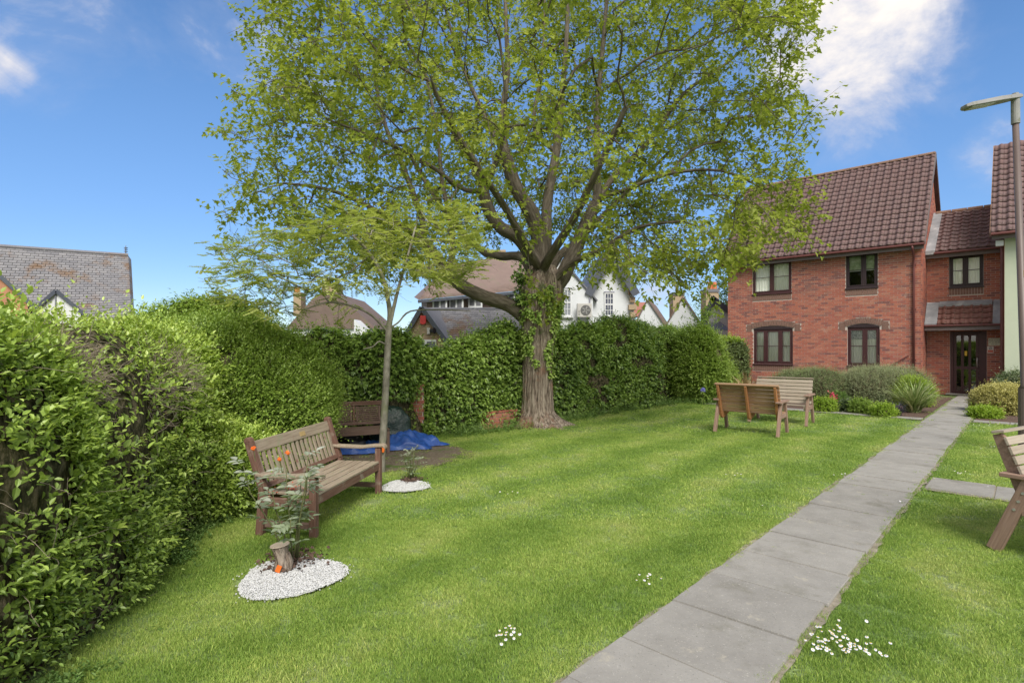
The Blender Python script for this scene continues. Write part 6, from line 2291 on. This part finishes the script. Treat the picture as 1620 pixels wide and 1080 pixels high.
# ================================================================== PLANTS IN THE BEDS
def bush(name, label, q, t, rx, ry, h, mat, leaf, n, T=T_OVAL, per=6, ln=.14, seed=1, und=.85, cat='shrub', upb=.4, gapn=-1.2, stems=True):
    loc = QT(q, t)
    o = empty(name, loc, 0, label, cat)
    off = np.array(loc[:])
    core = blob_mesh('branch_core', 12, 22, dome(rx * .86, ry * .86, h * .86, seed, und), M['core'], o)
    P, Nn = sample_mesh(core, n, lambda c, nn: facing(c + off, nn))
    kp = nz(P + off, 3.2, seed) > gapn
    P, Nn = P[kp], Nn[kp]
    a = shoots(P, Nn, ln, leaf, per, .6, upb, seed)
    lp_, ld, ln_, ls, lt = a
    leaf_mesh('foliage', lp_, ld, ln_, ls, T, M[mat], lt, o)
    if stems:
        kk = rng.choice(len(P), min(160, len(P)))
        twigs('twigs', P[kk] - Nn[kk] * .05, unit(Nn[kk] + rdir(len(kk)) * .6), rng.uniform(.12, .25, len(kk)), .003, M['twig'], o, 3, .2)
    return o


def qt_of(px, py):
    g_ = G(px, py)
    return g_.dot(QD), g_.dot(PD)


def strap_clump(name, label, loc, n, L0, L1, wd, mat, arch_=.6, cat='plant', spread=1.0, up=1.0):
    o = empty(name, loc, 0, label, cat)
    V, fl, lp, tn = [], [], [], []
    for i in range(n):
        a = rng.uniform(0, 2 * math.pi); Ls = rng.uniform(L0, L1)
        b = rng.uniform(.15, 1.0) * spread
        p = np.array([rng.normal() * .05, rng.normal() * .05, 0.0])
        d = np.array([math.cos(a) * b, math.sin(a) * b, up]); d /= np.linalg.norm(d)
        side = np.array([-math.sin(a), math.cos(a), 0])
        seg = 6; n0 = len(V); tv = rng.random()
        for s in range(seg + 1):
            f = s / seg
            w = wd * (1 - f ** 2) * .5 + .0015
            V += [p + side * w, p - side * w]; tn += [tv] * 2
            d = d + np.array([math.cos(a) * .1, math.sin(a) * .1, -arch_ * f * .9]) * (1.6 / seg)
            d /= np.linalg.norm(d)
            p = p + d * Ls / seg
        for s in range(seg):
            lp += [n0 + 2 * s, n0 + 2 * s + 1, n0 + 2 * s + 3, n0 + 2 * s + 2]; fl.append(4)
    V = np.array(V); V[:, 2] = np.maximum(V[:, 2], .01)
    me = np_mesh('leaves', V, np.array(fl), lp, M[mat], np.array(tn), True)
    lo = link_mesh('leaves', me, o); lo['kind'] = 'stuff'
    return o


bush('evergreen_shrub', 'dark green low shrub against the brick wall behind the silvery bench', -5.2, 19.4, 1.3, 1.2, .98, 'darkshrub', .05, 3600, T_NARROW, 7, .16, 1)
bush('grey_green_shrub', 'rounded grey green shrub below the right hand ground floor window', -4.6, 18.5, .95, .95, 1.08, 'darkshrub', .045, 3200, T_NARROW, 7, .16, 2)
bush('grey_leaved_shrub', 'broad grey leaved shrub in the bed left of the variegated grass', -3.35, 19.3, 1.15, 1.2, 1.12, 'greyshrub', .045, 4600, T_NARROW, 8, .18, 3)
bush('bushy_shrub', 'olive green bushy shrub behind the grey leaved one near the house corner', -3.0, 20.8, 1.0, .9, 1.12, 'greyshrub', .05, 2400, T_NARROW, 7, .2, 4)
bush('yellow_tipped_shrub', 'yellow green tipped shrub right beside the path in front of the porch wall', -2.35, 18.9, .42, .6, .86, 'lime', .05, 1500, T_OVAL, 6, .16, 5)
bush('low_green_shrub', 'low green shrub behind the brown bench below the left ground floor window', -8.6, 20.6, .9, .8, .62, 'weed', .06, 1500, T_OVAL, 6, .16, 6)
bush('lime_bush', 'bright lime green bush left of the brown bench', -8.9, 17.7, .48, .5, .72, 'lime', .075, 1300, T_OVAL, 6, .2, 7)
bush('dark_flower_bush', 'dusky green bush with a pale blue flower at the left of the brown bench', -8.55, 16.2, .5, .4, .55, 'darkshrub', .06, 1100, T_OVAL, 6, .16, 8)
bf = empty('blue_flower', W(1112, 617, 14.3), 0, 'single pale blue flower head on the bush left of the brown bench', 'flower')
fm = MB()
for k in range(40):
    d = Vector(rdir(1)[0]); fm.beam(d * .02, d * .07, .03, .006)
fm.build('petals', M['blueflower'], bf)
MB().tube([(0, 0, -.3), (0, 0, 0)], .006, 5).build('stem', M['stem'], bf)
pf = empty('pink_flower', W(1317, 628, 14.6), 0, 'pink red flower spike in the shrub bed right of the silvery bench', 'flower')
fm = MB()
for k in range(50):
    d = Vector(rdir(1)[0]); c = Vector((rng.normal() * .05, rng.normal() * .03, rng.normal() * .08)); fm.beam(c, c + d * .05, .03, .006)
fm.build('petals', M['pink'], pf)
MB().tube([(0, 0, -.4), (0, 0, 0)], .006, 5).build('stem', M['stem'], pf)
for i, (px, py, rx, h, mt, lab) in enumerate([
        (1300, 652, .26, .38, 'lime', 'small lime green plant beside the leg of the silvery bench'),
        (1338, 652, .20, .30, 'variegated', 'small pale edged plant left in the front of the bed'),
        (1358, 655, .24, .36, 'privet', 'small upright green plant in the middle of the bed front'),
        (1378, 640, .34, .46, 'variegated', 'pale speckled shrub behind the small upright plant'),
        (1394, 660, .26, .28, 'lime', 'yellowish green low plant spilling over the edging'),
        (1385, 628, .3, .60, 'privet', 'mid green leafy plant in front of the grey leaved shrub'),
        (1322, 640, .24, .34, 'weed', 'dull green leafy plant below the pink flower spike'),
        (1404, 640, .28, .50, 'weed', 'mid green plant between the speckled shrub and the black grass'),
        (1238, 622, .5, .62, 'darkshrub', 'dark low shrub filling the gap between the two lawn benches'),
        (1180, 606, .4, .5, 'weed', 'green low plant behind the back of the brown bench')]):
    q_, t_ = qt_of(px, py)
    bush('bedding_plant', lab, q_, t_ + rx, rx, rx, h, mt, .055, 420, T_OVAL, 5, .10, 10 + i, cat='plant', stems=False)
q_, t_ = qt_of(1442, 654)
strap_clump('variegated_grass', 'large clump of green and cream striped strap leaves beside the path', QT(q_, t_ + .35), 420, .45, 1.05, .034, 'strap', 1.1, spread=1.1)
q_, t_ = qt_of(1416, 658)
strap_clump('black_grass', 'small tuft of blackish purple grass in front of the variegated clump', QT(q_ - .02, t_ + .15), 150, .22, .42, .014, 'mondo', .9, spread=1.3)
strap_clump('bronze_flax', 'bronze orange spiky flax behind the silvery bench', QT(-6.9, 18.9), 90, .5, .95, .035, 'phormium', .25, spread=1.1, up=1.1)
# right bed
bush('golden_shrub', 'rounded golden yellow shrub right of the path by the door', -.40, 18.3, .68, .75, .74, 'goldshrub', .05, 4200, T_OVAL, 6, .12, 21, und=.9)
bush('ground_cover_plant', 'low bright green leafy plant at the foot of the golden shrub', -.72, 16.75, .34, .26, .22, 'lime', .06, 800, T_OVAL, 5, .10, 22, cat='plant', stems=False)
bush('variegated_shrub', 'loose green and cream shrub behind the golden one by the pale wall', -.15, 21.9, .75, .6, .95, 'variegated', .06, 1900, T_OVAL, 6, .18, 23)
q_, t_ = qt_of(1612, 652)
bush('blue_green_plant', 'small blue green leafy plant beside the lamp post', q_ + .1, t_ + .25, .28, .25, .3, 'bluegreen', .07, 320, T_OVAL, 5, .1, 24, cat='plant', stems=False)
bush('lower_hedge_plant', 'loose green bush filling the corner between the leaning shrub and clipped hedge', -8.1, 19.8, .6, .6, 1.15, 'privet', .07, 1300, T_OVAL, 6, .2, 25)

# weeds along the hedge foot: uncountable
def scatter_weeds(name, line, n, leaf, wid, mat, hh, T=T_OVAL, seed=0):
    L_ = [np.array(p, float) for p in line]
    seg = np.array([np.linalg.norm(L_[i + 1] - L_[i]) for i in range(len(L_) - 1)]); cs = np.concatenate([[0], np.cumsum(seg)])
    s = rng.uniform(0, cs[-1], n)
    idx = np.clip(np.searchsorted(cs, s) - 1, 0, len(seg) - 1)
    f = (s - cs[idx]) / seg[idx]
    A = np.array(L_)[idx]; B = np.array(L_)[idx + 1]
    P = A + (B - A) * f[:, None]
    off = rng.normal(size=(n, 2)) * wid
    P = np.concatenate([P + off, np.zeros((n, 1))], 1)
    keep = nz(P, 1.5, seed) > -.6
    P = P[keep]
    lp_, ld, ln_, ls, lt = shoots(P, np.tile([0, 0, 1.0], (len(P), 1)), hh, leaf, 5, .6, .3, seed)
    return tag(leaf_mesh(name, lp_, ld, ln_, ls, T, M[mat], lt, None), 'low weeds and ground ivy along the foot of the ' + ('ivy hedge' if seed == 1 else 'left hedge'), 'ground cover')


scatter_weeds('ground_cover', [(-1.2, 10.0), (.1, 11.0), (1.3, 12.2), (3.3, 14.5), (4.8, 15.9), (6.0, 15.6)], 2300, .07, .16, 'weed', .16, T_NARROW, 1)
scatter_weeds('ground_cover', [(-2.15, 1.7), (-2.22, 3.0), (-2.5, 3.9), (-2.85, 4.8), (-2.6, 6.6), (-2.9, 7.5)], 4200, .034, .075, 'weed', .05, T_OVAL, 2)

# ================================================================== GRAVEL, ROSES, TARP, BAG
def gravel(px, py, r, label, skew):
    c = G(px, py)
    o = empty('gravel_circle', c, 0, label, 'gravel')
    pts = organic(0, 0, r, r * 1.0, 40, .10, skew)
    me = bpy.data.meshes.new('gravel_base'); me.from_pydata([(p[0], p[1], .012) for p in pts], [], [tuple(range(40))])
    if me.polygons[0].normal.z < 0: me.flip_normals()
    me.materials.append(M['gravelbase']); link_mesh('gravel_base', me, o)
    n = int(9000 * r * r / .16)
    a = rng.uniform(0, 2 * math.pi, n); rad = np.sqrt(rng.random(n)) * r * (1.03 + .09 * np.sin(3 * a + skew))
    rad *= np.where(rng.random(n) < .03, rng.uniform(1, 1.25, n), 1)
    P = np.stack([rad * np.cos(a), rad * np.sin(a), np.full(n, .015) + rng.random(n) * .007], 1)
    # little angular stones: squashed octahedra
    T = (np.array([(1, 0, 0), (-1, 0, 0), (0, 1, 0), (0, -1, 0), (0, 0, .7), (0, 0, -.7)], float) * .5,
         [[0, 2, 4], [2, 1, 4], [1, 3, 4], [3, 0, 4], [2, 0, 5], [1, 2, 5], [3, 1, 5], [0, 3, 5]])
    so = leaf_mesh('white_chippings', P, rdir(n), rdir(n), rng.uniform(.008, .016, n), T, M['gravel'], rng.random(n), o)
    return o


gravel(462, 914, .345, 'larger circle of white gravel round the stump and rose, nearest the camera', 1.0)
gravel(641, 770, .27, 'smaller circle of white gravel round the little rose by the young tree', 2.5)


def rose(base, label, H_, nst, stump, leafn, seed, wid):
    o = empty('rose_bush', base, 0, label, 'rose bush')
    m = MB(); tips = []
    for k in range(nst):
        a = rng.uniform(0, 6.28); b = rng.uniform(.05, wid)
        h = H_ * rng.uniform(.5, 1.0) if k else H_
        pts = [(0.03 * math.cos(a), .03 * math.sin(a), 0), (b * .5 * math.cos(a), b * .5 * math.sin(a), h * .4), (b * math.cos(a), b * math.sin(a), h * .75), (b * 1.15 * math.cos(a), b * 1.1 * math.sin(a), h)]
        m.tube(pts, [.008, .006, .005, .003], 5)
        for f in np.linspace(.3, 1, max(4, int(6 * h / .4))):
            i = min(2, int(f * 3)); u = f * 3 - i
            tips.append(np.array(pts[i]) * (1 - u) + np.array(pts[i + 1]) * u)
    m.build('stems', M['stem'], o, smooth=True)
    tips = np.array(tips)
    P = tips + rng.normal(size=tips.shape) * .006
    n = len(P)
    a = rng.uniform(0, 6.28, n)
    D = np.stack([np.cos(a), np.sin(a), rng.uniform(-.1, .5, n)], 1)
    lP, lD, lN, lS = [], [], [], []
    up = unit(np.array([0, 0, 1.0]) + rdir(n) * .35)
    sd = unit(np.cross(D, up))
    pet = rng.uniform(.05, .11, n)
    for f, s, sc in ((1, 0, 1), (.75, 1, .85), (.75, -1, .85), (.4, 1, .75), (.4, -1, .75)):
        lP.append(P + D * (pet * f)[:, None]); lD.append(unit(D * (1 if s == 0 else .4) + sd * s)); lN.append(up); lS.append(leafn * sc * rng.uniform(.7, 1.15, n))
    lP, lD, lN, lS = map(np.concatenate, (lP, lD, lN, lS))
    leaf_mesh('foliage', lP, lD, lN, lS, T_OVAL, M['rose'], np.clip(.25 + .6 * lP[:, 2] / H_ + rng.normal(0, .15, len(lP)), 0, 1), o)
    return o


def soil_heap(parent, r):
    n = 260 if r < .4 else 110
    P = np.stack([rng.normal(0, r * .45, n), rng.normal(0, r * .45, n), rng.random(n) * .03 + .018], 1)
    T = (np.array([(1, 0, 0), (-1, 0, 0), (0, 1, 0), (0, -1, 0), (0, 0, .6)], float) * .5, [[0, 2, 4], [2, 1, 4], [1, 3, 4], [3, 0, 4]])
    leaf_mesh('bark_chips', P, rdir(n), np.tile([0, 0, 1.0], (n, 1)), rng.uniform(.015, .04, n), T, M['soil'], rng.random(n), parent)


r1_ = rose(G(464, 890), 'rose bush with grey green leaves growing beside the cut stump', .84, 7, True, .078, 1, .34)
soil_heap(r1_, .22)
r2_ = rose(G(650, 762), 'small rose bush with yellow green leaves in the smaller gravel circle', .42, 7, False, .045, 2, .10)
soil_heap(r2_, .12)
# stump
so = empty('tree_stump', G(447, 904), 0, 'short sawn stump with an orange tag in the white gravel', 'stump')
m = MB(); m.tube([(0, 0, -.01), (.0, 0, .05), (-.005, 0, .12), (-.015, 0, .17), (-.02, 0, .195)], [.085, .058, .044, .056, .066], 16)
m.tube([(.04, 0, .0), (.05, 0, .08), (.03, 0, .14)], [.03, .03, .02], 8)
m.build('stump_wood', M['bark'], so, smooth=True)
m = MB(); m.tube([(-.02, 0, .1955), (-.021, 0, .203)], [.070, .066], 16); m.build('sawn_top', M['pinegrey'], so)
MB().box((.0, -.07, .05), (.035, .006, .05), Matrix.Rotation(.4, 3, 'Y')).build('orange_tag', M['orange'], so)
m = MB(); m.tube([(.02, -.04, .0), (-.03, -.05, .2)], [.012, .009], 6); m.build('cane', M['twig'], so)
# orange flowers/tags on the rose
for px, py in ((443, 726), (455, 716), (401, 709)):
    f_ = empty('orange_bloom', W(px, py, 4.12), 0, {443: 'lower orange bloom at the top of the rose in front of the bench back', 455: 'small reddish bloom just above the orange one on the rose', 401: 'orange bloom at the left of the bench end'}[px], 'flower')
    m = MB()
    for k in range(14):
        d = Vector(rdir(1)[0]); m.beam(d * .003, d * .018, .014, .004)
    m.build('petals', M['orange'], f_)
    MB().tube([(0, 0, 0), (.01, .01, -.1)], .003, 5).build('stem', M['stem'], f_)

# tarpaulin: crumpled sheet
def tarp():
    nx, ny = 60, 40
    o_c = np.array([-2.25, 8.75])
    V = []
    for j in range(ny + 1):
        for i in range(nx + 1):
            u = i / nx * 2 - 1; v = j / ny * 2 - 1
            ang = math.atan2(v, u); rr = 1 + .14 * math.sin(3 * ang + 1) + .10 * math.sin(7 * ang)
            x = u * .98 * rr; y = v * .36 * rr + .30 * u
            V.append((x, y, 0))
    V = np.array(V)
    z = .045 + .05 * np.abs(nz(V * np.array([1, 1.6, 1]), 4.5, 1)) + .035 * np.abs(nz(V, 11, 2))
    hump = .17 * np.exp(-(((V[:, 0] - .45) / .28) ** 2 + ((V[:, 1] - .25) / .2) ** 2)) + .08 * np.exp(-(((V[:, 0] + .5) / .3) ** 2 + ((V[:, 1] + .1) / .2) ** 2))
    u = np.abs(np.tile(np.linspace(-1, 1, nx + 1), ny + 1)); v = np.abs(np.repeat(np.linspace(-1, 1, ny + 1), nx + 1))
    edge = np.clip((1 - np.maximum(u, v)) * 7, 0.1, 1)
    V[:, 2] = (z + hump) * edge
    lp, fl = [], []
    for j in range(ny):
        for i in range(nx):
            a = j * (nx + 1) + i; lp += [a, a + 1, a + nx + 2, a + nx + 1]; fl.append(4)
    o = link_mesh('blue_tarpaulin', np_mesh('blue_tarpaulin', V, np.array(fl), lp, M['bluetarp'], np.zeros(len(V)), True))
    o.location = (o_c[0], o_c[1], .01)
    return tag(o, 'crumpled blue tarpaulin on the bare earth under the panel back bench', 'tarpaulin')


tarp()


def lump(name, loc, rx, ry, h, mat, label, cat, seed, amp=.14):
    n, mm = 36, 22
    V = []
    for j in range(mm + 1):
        ph = math.pi / 2 * j / mm
        for i in range(n):
            a = 2 * math.pi * i / n
            V.append((rx * math.cos(a) * math.cos(ph) ** .7, ry * math.sin(a) * math.cos(ph) ** .7, h * math.sin(ph)))
    V = np.array(V)
    d = nz(V, 7, seed) * amp * .25 + np.abs(nz(V, 14, seed + 1)) * amp * .2
    V += unit(V + np.array([0, 0, .05])) * d[:, None]
    V[:, 2] = np.maximum(V[:, 2], 0)
    lp, fl = [], []
    for j in range(mm):
        for i in range(n):
            i2 = (i + 1) % n; lp += [j * n + i, j * n + i2, (j + 1) * n + i2, (j + 1) * n + i]; fl.append(4)
    o = link_mesh(name, np_mesh(name, V, np.array(fl), lp, M[mat], np.zeros(len(V)), True))
    o.location = loc
    return tag(o, label, cat)


lump('plastic_sack', (-2.02, 9.2, 0), .34, .26, .62, 'greenbag', 'dark green plastic sack leaning against the brick wall by the ivy', 'sack', 3)
lump('black_bag', (-2.55, 8.62, .05), .24, .14, .21, 'blackplastic', 'low black plastic bag lying on the blue tarpaulin under the bench', 'bag', 5, .06)
# red fallen leaves between the rose and the bench
P = np.array([[-1.95, 4.9, .0]]) + rng.normal(size=(40, 3)) * np.array([.10, .16, .0]) + np.array([0, 0, .38])
leaf_mesh('red_leaves', P, rdir(40) * np.array([1, 1, .2]), np.tile([0, 0, 1.0], (40, 1)), rng.uniform(.02, .035, 40), T_OVAL, M['redleaf'], rng.random(40), None)
tag(bpy.data.objects['red_leaves'], 'scattered red fallen petals on the seat of the teak bench', 'petals')


# daisies
def daisies(spots, name, label):
    T = (np.array([(math.cos(a), math.sin(a), .0) for a in np.linspace(0, 2 * math.pi, 9)[:-1]] + [(0, 0, .12)], float) * .5, [[i, (i + 1) % 8, 8] for i in range(8)])
    P = np.array([(p.x, p.y, rng.uniform(.040, .058)) for p in spots])
    n = len(P)
    o = leaf_mesh(name, P, unit(np.array([1.0, 0, 0]) + rdir(n) * .2), unit(np.array([0, -.35, 1.0]) + rdir(n) * .35), rng.uniform(.012, .020, n), T, M['petal'], rng.random(n), None)
    e = leaf_mesh('flower_eyes', P + np.array([0, 0, .003]), unit(np.array([1.0, 0, 0]) + rdir(n) * .1), unit(np.array([0, -.2, 1.0]) + rdir(n) * .1), np.full(n, .007), T, M['daisyeye'], rng.random(n), o)
    return tag(o, label, 'daisies')


def spots(px, py, sx, sy, n):
    return [G(px + rng.normal() * sx, py + rng.normal() * sy) for _ in range(n)]


daisies(spots(1325, 1012, 22, 10, 26) + spots(1352, 1040, 24, 9, 36) + spots(1300, 1028, 14, 9, 14), 'daisy_patch', 'dense patch of white daisies in the grass right of the path near the camera')
daisies(spots(801, 1016, 10, 6, 17), 'daisy_patch', 'small cluster of daisies on the lawn left of the path in the foreground')
daisies(spots(1027, 925, 9, 5, 9), 'daisy_patch', 'few daisies on the lawn left of the path halfway down')
daisies(spots(1163, 757, 8, 2, 4) + spots(803, 786, 12, 2, 4) + spots(1204, 802, 3, 2, 1) + spots(1325, 755, 8, 2, 3), 'daisy_patch', 'sparse scattered daisies on the middle of the lawn')
daisies(spots(1523, 753, 8, 2, 8) + spots(1572, 712, 8, 6, 9) + spots(1560, 675, 9, 2, 8) + spots(1530, 800, 50, 18, 4), 'daisy_patch', 'daisies on the small lawn triangle right of the path')


# ================================================================== GRASS
def tuft(nb, rad, h0, h1, wd, seed):
    r = np.random.default_rng(seed)
    V, fl, lp, tn = [], [], [], []
    for i in range(nb):
        a = r.uniform(0, 6.28); d = rad * math.sqrt(r.random())
        x, y = d * math.cos(a), d * math.sin(a)
        h = r.uniform(h0, h1); b = r.uniform(0, 6.28); lean = r.uniform(.1, .9) * h
        f = r.uniform(0, 6.28); w = wd * r.uniform(.6, 1.2)
        sx, sy = math.cos(f) * w, math.sin(f) * w
        mx, my = x + math.cos(b) * lean * .35, y + math.sin(b) * lean * .35
        tx, ty = x + math.cos(b) * lean, y + math.sin(b) * lean
        n = len(V)
        V += [(x - sx, y - sy, 0), (x + sx, y + sy, 0), (mx - sx * .8, my - sy * .8, h * .6), (mx + sx * .8, my + sy * .8, h * .6), (tx, ty, h)]
        lp += [n, n + 1, n + 3, n + 2, n + 2, n + 3, n + 4]; fl += [4, 3]
        tn += [r.random()] * 5
    me = np_mesh('grass_tuft', np.array(V), np.array(fl), lp, M['blade'], np.array(tn))
    return bpy.data.objects.new('grass_tuft', me)


def grass_layer(name, label, pts, scl, tufts):
    me = bpy.data.meshes.new(name)
    n = len(pts)
    me.vertices.add(n)
    me.vertices.foreach_set('co', pts.astype(np.float32).ravel())
    a = me.attributes.new('rot', 'FLOAT_VECTOR', 'POINT')
    rot = np.stack([rng.normal(0, .12, n), rng.normal(0, .12, n), rng.uniform(0, 6.28, n)], 1)
    a.data.foreach_set('vector', rot.astype(np.float32).ravel())
    a = me.attributes.new('scl', 'FLOAT', 'POINT'); a.data.foreach_set('value', scl.astype(np.float32))
    a = me.attributes.new('idx', 'INT', 'POINT'); a.data.foreach_set('value', rng.integers(0, len(tufts), n).astype(np.int32))
    o = link_mesh(name, me)
    ng = bpy.data.node_groups.new(name, 'GeometryNodeTree')
    ng.interface.new_socket('Geometry', in_out='INPUT', socket_type='NodeSocketGeometry')
    ng.interface.new_socket('Geometry', in_out='OUTPUT', socket_type='NodeSocketGeometry')
    N, L = ng.nodes, ng.links
    gi, go = N.new('NodeGroupInput'), N.new('NodeGroupOutput')
    ip = N.new('GeometryNodeInstanceOnPoints')
    j = N.new('GeometryNodeGeometryToInstance')
    for t_ in tufts:
        oi = N.new('GeometryNodeObjectInfo'); oi.inputs['Object'].default_value = t_; oi.inputs['As Instance'].default_value = False
        L.new(oi.outputs['Geometry'], j.inputs[0])
    def attr(nm, ty):
        x = N.new('GeometryNodeInputNamedAttribute'); x.data_type = ty; x.inputs['Name'].default_value = nm
        return x.outputs['Attribute']
    L.new(gi.outputs[0], ip.inputs['Points'])
    L.new(j.outputs[0], ip.inputs['Instance'])
    ip.inputs['Pick Instance'].default_value = True
    L.new(attr('idx', 'INT'), ip.inputs['Instance Index'])
    L.new(attr('rot', 'FLOAT_VECTOR'), ip.inputs['Rotation'])
    L.new(attr('scl', 'FLOAT'), ip.inputs['Scale'])
    L.new(ip.outputs[0], go.inputs[0])
    md = o.modifiers.new('grass', 'NODES'); md.node_group = ng
    return tag(o, label, 'grass', kind='stuff')


def poly_mask(P, poly):
    x, y = P[:, 0], P[:, 1]
    inside = np.zeros(len(P), bool)
    n = len(poly)
    for i in range(n):
        x0, y0 = poly[i]; x1, y1 = poly[(i + 1) % n]
        c = ((y0 > y) != (y1 > y)) & (x < (x1 - x0) * (y - y0) / (y1 - y0 + 1e-12) + x0)
        inside ^= c
    return inside


hedge_line = [(-30, -2), (-2.30, -2), (-2.30, 2.4), (-2.48, 3.5), (-2.95, 5.2), (-2.85, 6.2), (-2.7, 7.4), (-2.6, 9), (-1.4, 10.2), (-.2, 11.05), (1.4, 12.4), (3.3, 14.6), (4.9, 16.0),
              (6.0, 15.9), (-30, 40)]


def lawn_points(n, y0, y1):
    Y = np.sqrt(rng.random(n) * (y1 ** 2 - y0 ** 2) + y0 ** 2)
    X = rng.uniform(-1.02, 1.02, n) * Y
    P = np.stack([X, Y, np.full(n, -.006)], 1)
    q = X * QD.x + Y * QD.y; t = X * PD.x + Y * PD.y
    ed = rng.normal(0, .026, n) + .02 * np.sin(t * 5) + .012 * np.sin(t * 13)
    k = (q < QL - .015 + ed) | (q > QR + .015 + ed)
    k &= ~((q > QR) & (t > 7.86 + ed) & (t < 8.60 + ed))
    k &= ~((q < QL) & (t > 15.20 + ed)); k &= ~((q > QR) & (t > 15.5 + ed))
    k &= ~poly_mask(P, hedge_line)
    d = (P[:, 0] + 2.0) ** 2 / 1.25 ** 2 + (P[:, 1] - 8.3) ** 2 / 1.1 ** 2
    k &= ~((d < 1) & (rng.random(n) < .93))
    for px, py, r in ((462, 914, .36), (641, 770, .265)):
        c = G(px, py); k &= (P[:, 0] - c.x) ** 2 + (P[:, 1] - c.y) ** 2 > (r + rng.normal(0, .02, n)) ** 2
    k &= (P[:, 0] - .56) ** 2 + (P[:, 1] - 11.5) ** 2 > .5 ** 2
    # worn thin patches
    k &= ~((nz(P, 2.3, 4) > 1.55) & (rng.random(n) < .6))
    return P[k]


def path_sprigs(n):
    t = rng.uniform(2.2, 20, n); e = rng.random(n)
    q = np.where(e < .45, QL + np.abs(rng.normal(0, .018, n)), np.where(e < .9, QR - np.abs(rng.normal(0, .018, n)), rng.uniform(QL, QR, n)))
    P = np.stack([QD.x * q + PD.x * t, QD.y * q + PD.y * t, np.full(n, .012)], 1)
    return P[nz(P, 1.9, 2) > -.1]


fine_t = [tuft(50, .055, .009, .024, .0015, s) for s in (1, 2, 3, 4)]
mid_t = [tuft(50, .10, .011, .027, .0027, s) for s in (5, 6, 7)]
far_t = [tuft(50, .19, .013, .029, .0052, s) for s in (8, 9, 10)]
p = lawn_points(21000, 1.9, 5.2)
grass_layer('grass', 'short bright green lawn grass in the foreground', p, rng.uniform(.75, 1.25, len(p)) * (1 + .12 * nz(p, 2.2, 1)).clip(.7, 1.4), fine_t)
p = lawn_points(20000, 5.1, 10.5)
grass_layer('grass', 'short lawn grass on the middle of the lawn', p, rng.uniform(.8, 1.2, len(p)), mid_t)
p = lawn_points(16000, 10.4, 19)
grass_layer('grass', 'short lawn grass at the far side of the lawn', p, rng.uniform(.8, 1.2, len(p)), far_t)

p = path_sprigs(1500)
grass_layer('grass', 'stray grass tufts creeping over the path edges', p, rng.uniform(.3, .7, len(p)), fine_t)

# render settings that belong to the scene
scene.render.engine = 'CYCLES'
scene.cycles.max_bounces = 8
scene.cycles.transparent_max_bounces = 16
print('objects', len(bpy.data.objects), 'tris approx', sum(len(m_.polygons) for m_ in bpy.data.meshes))
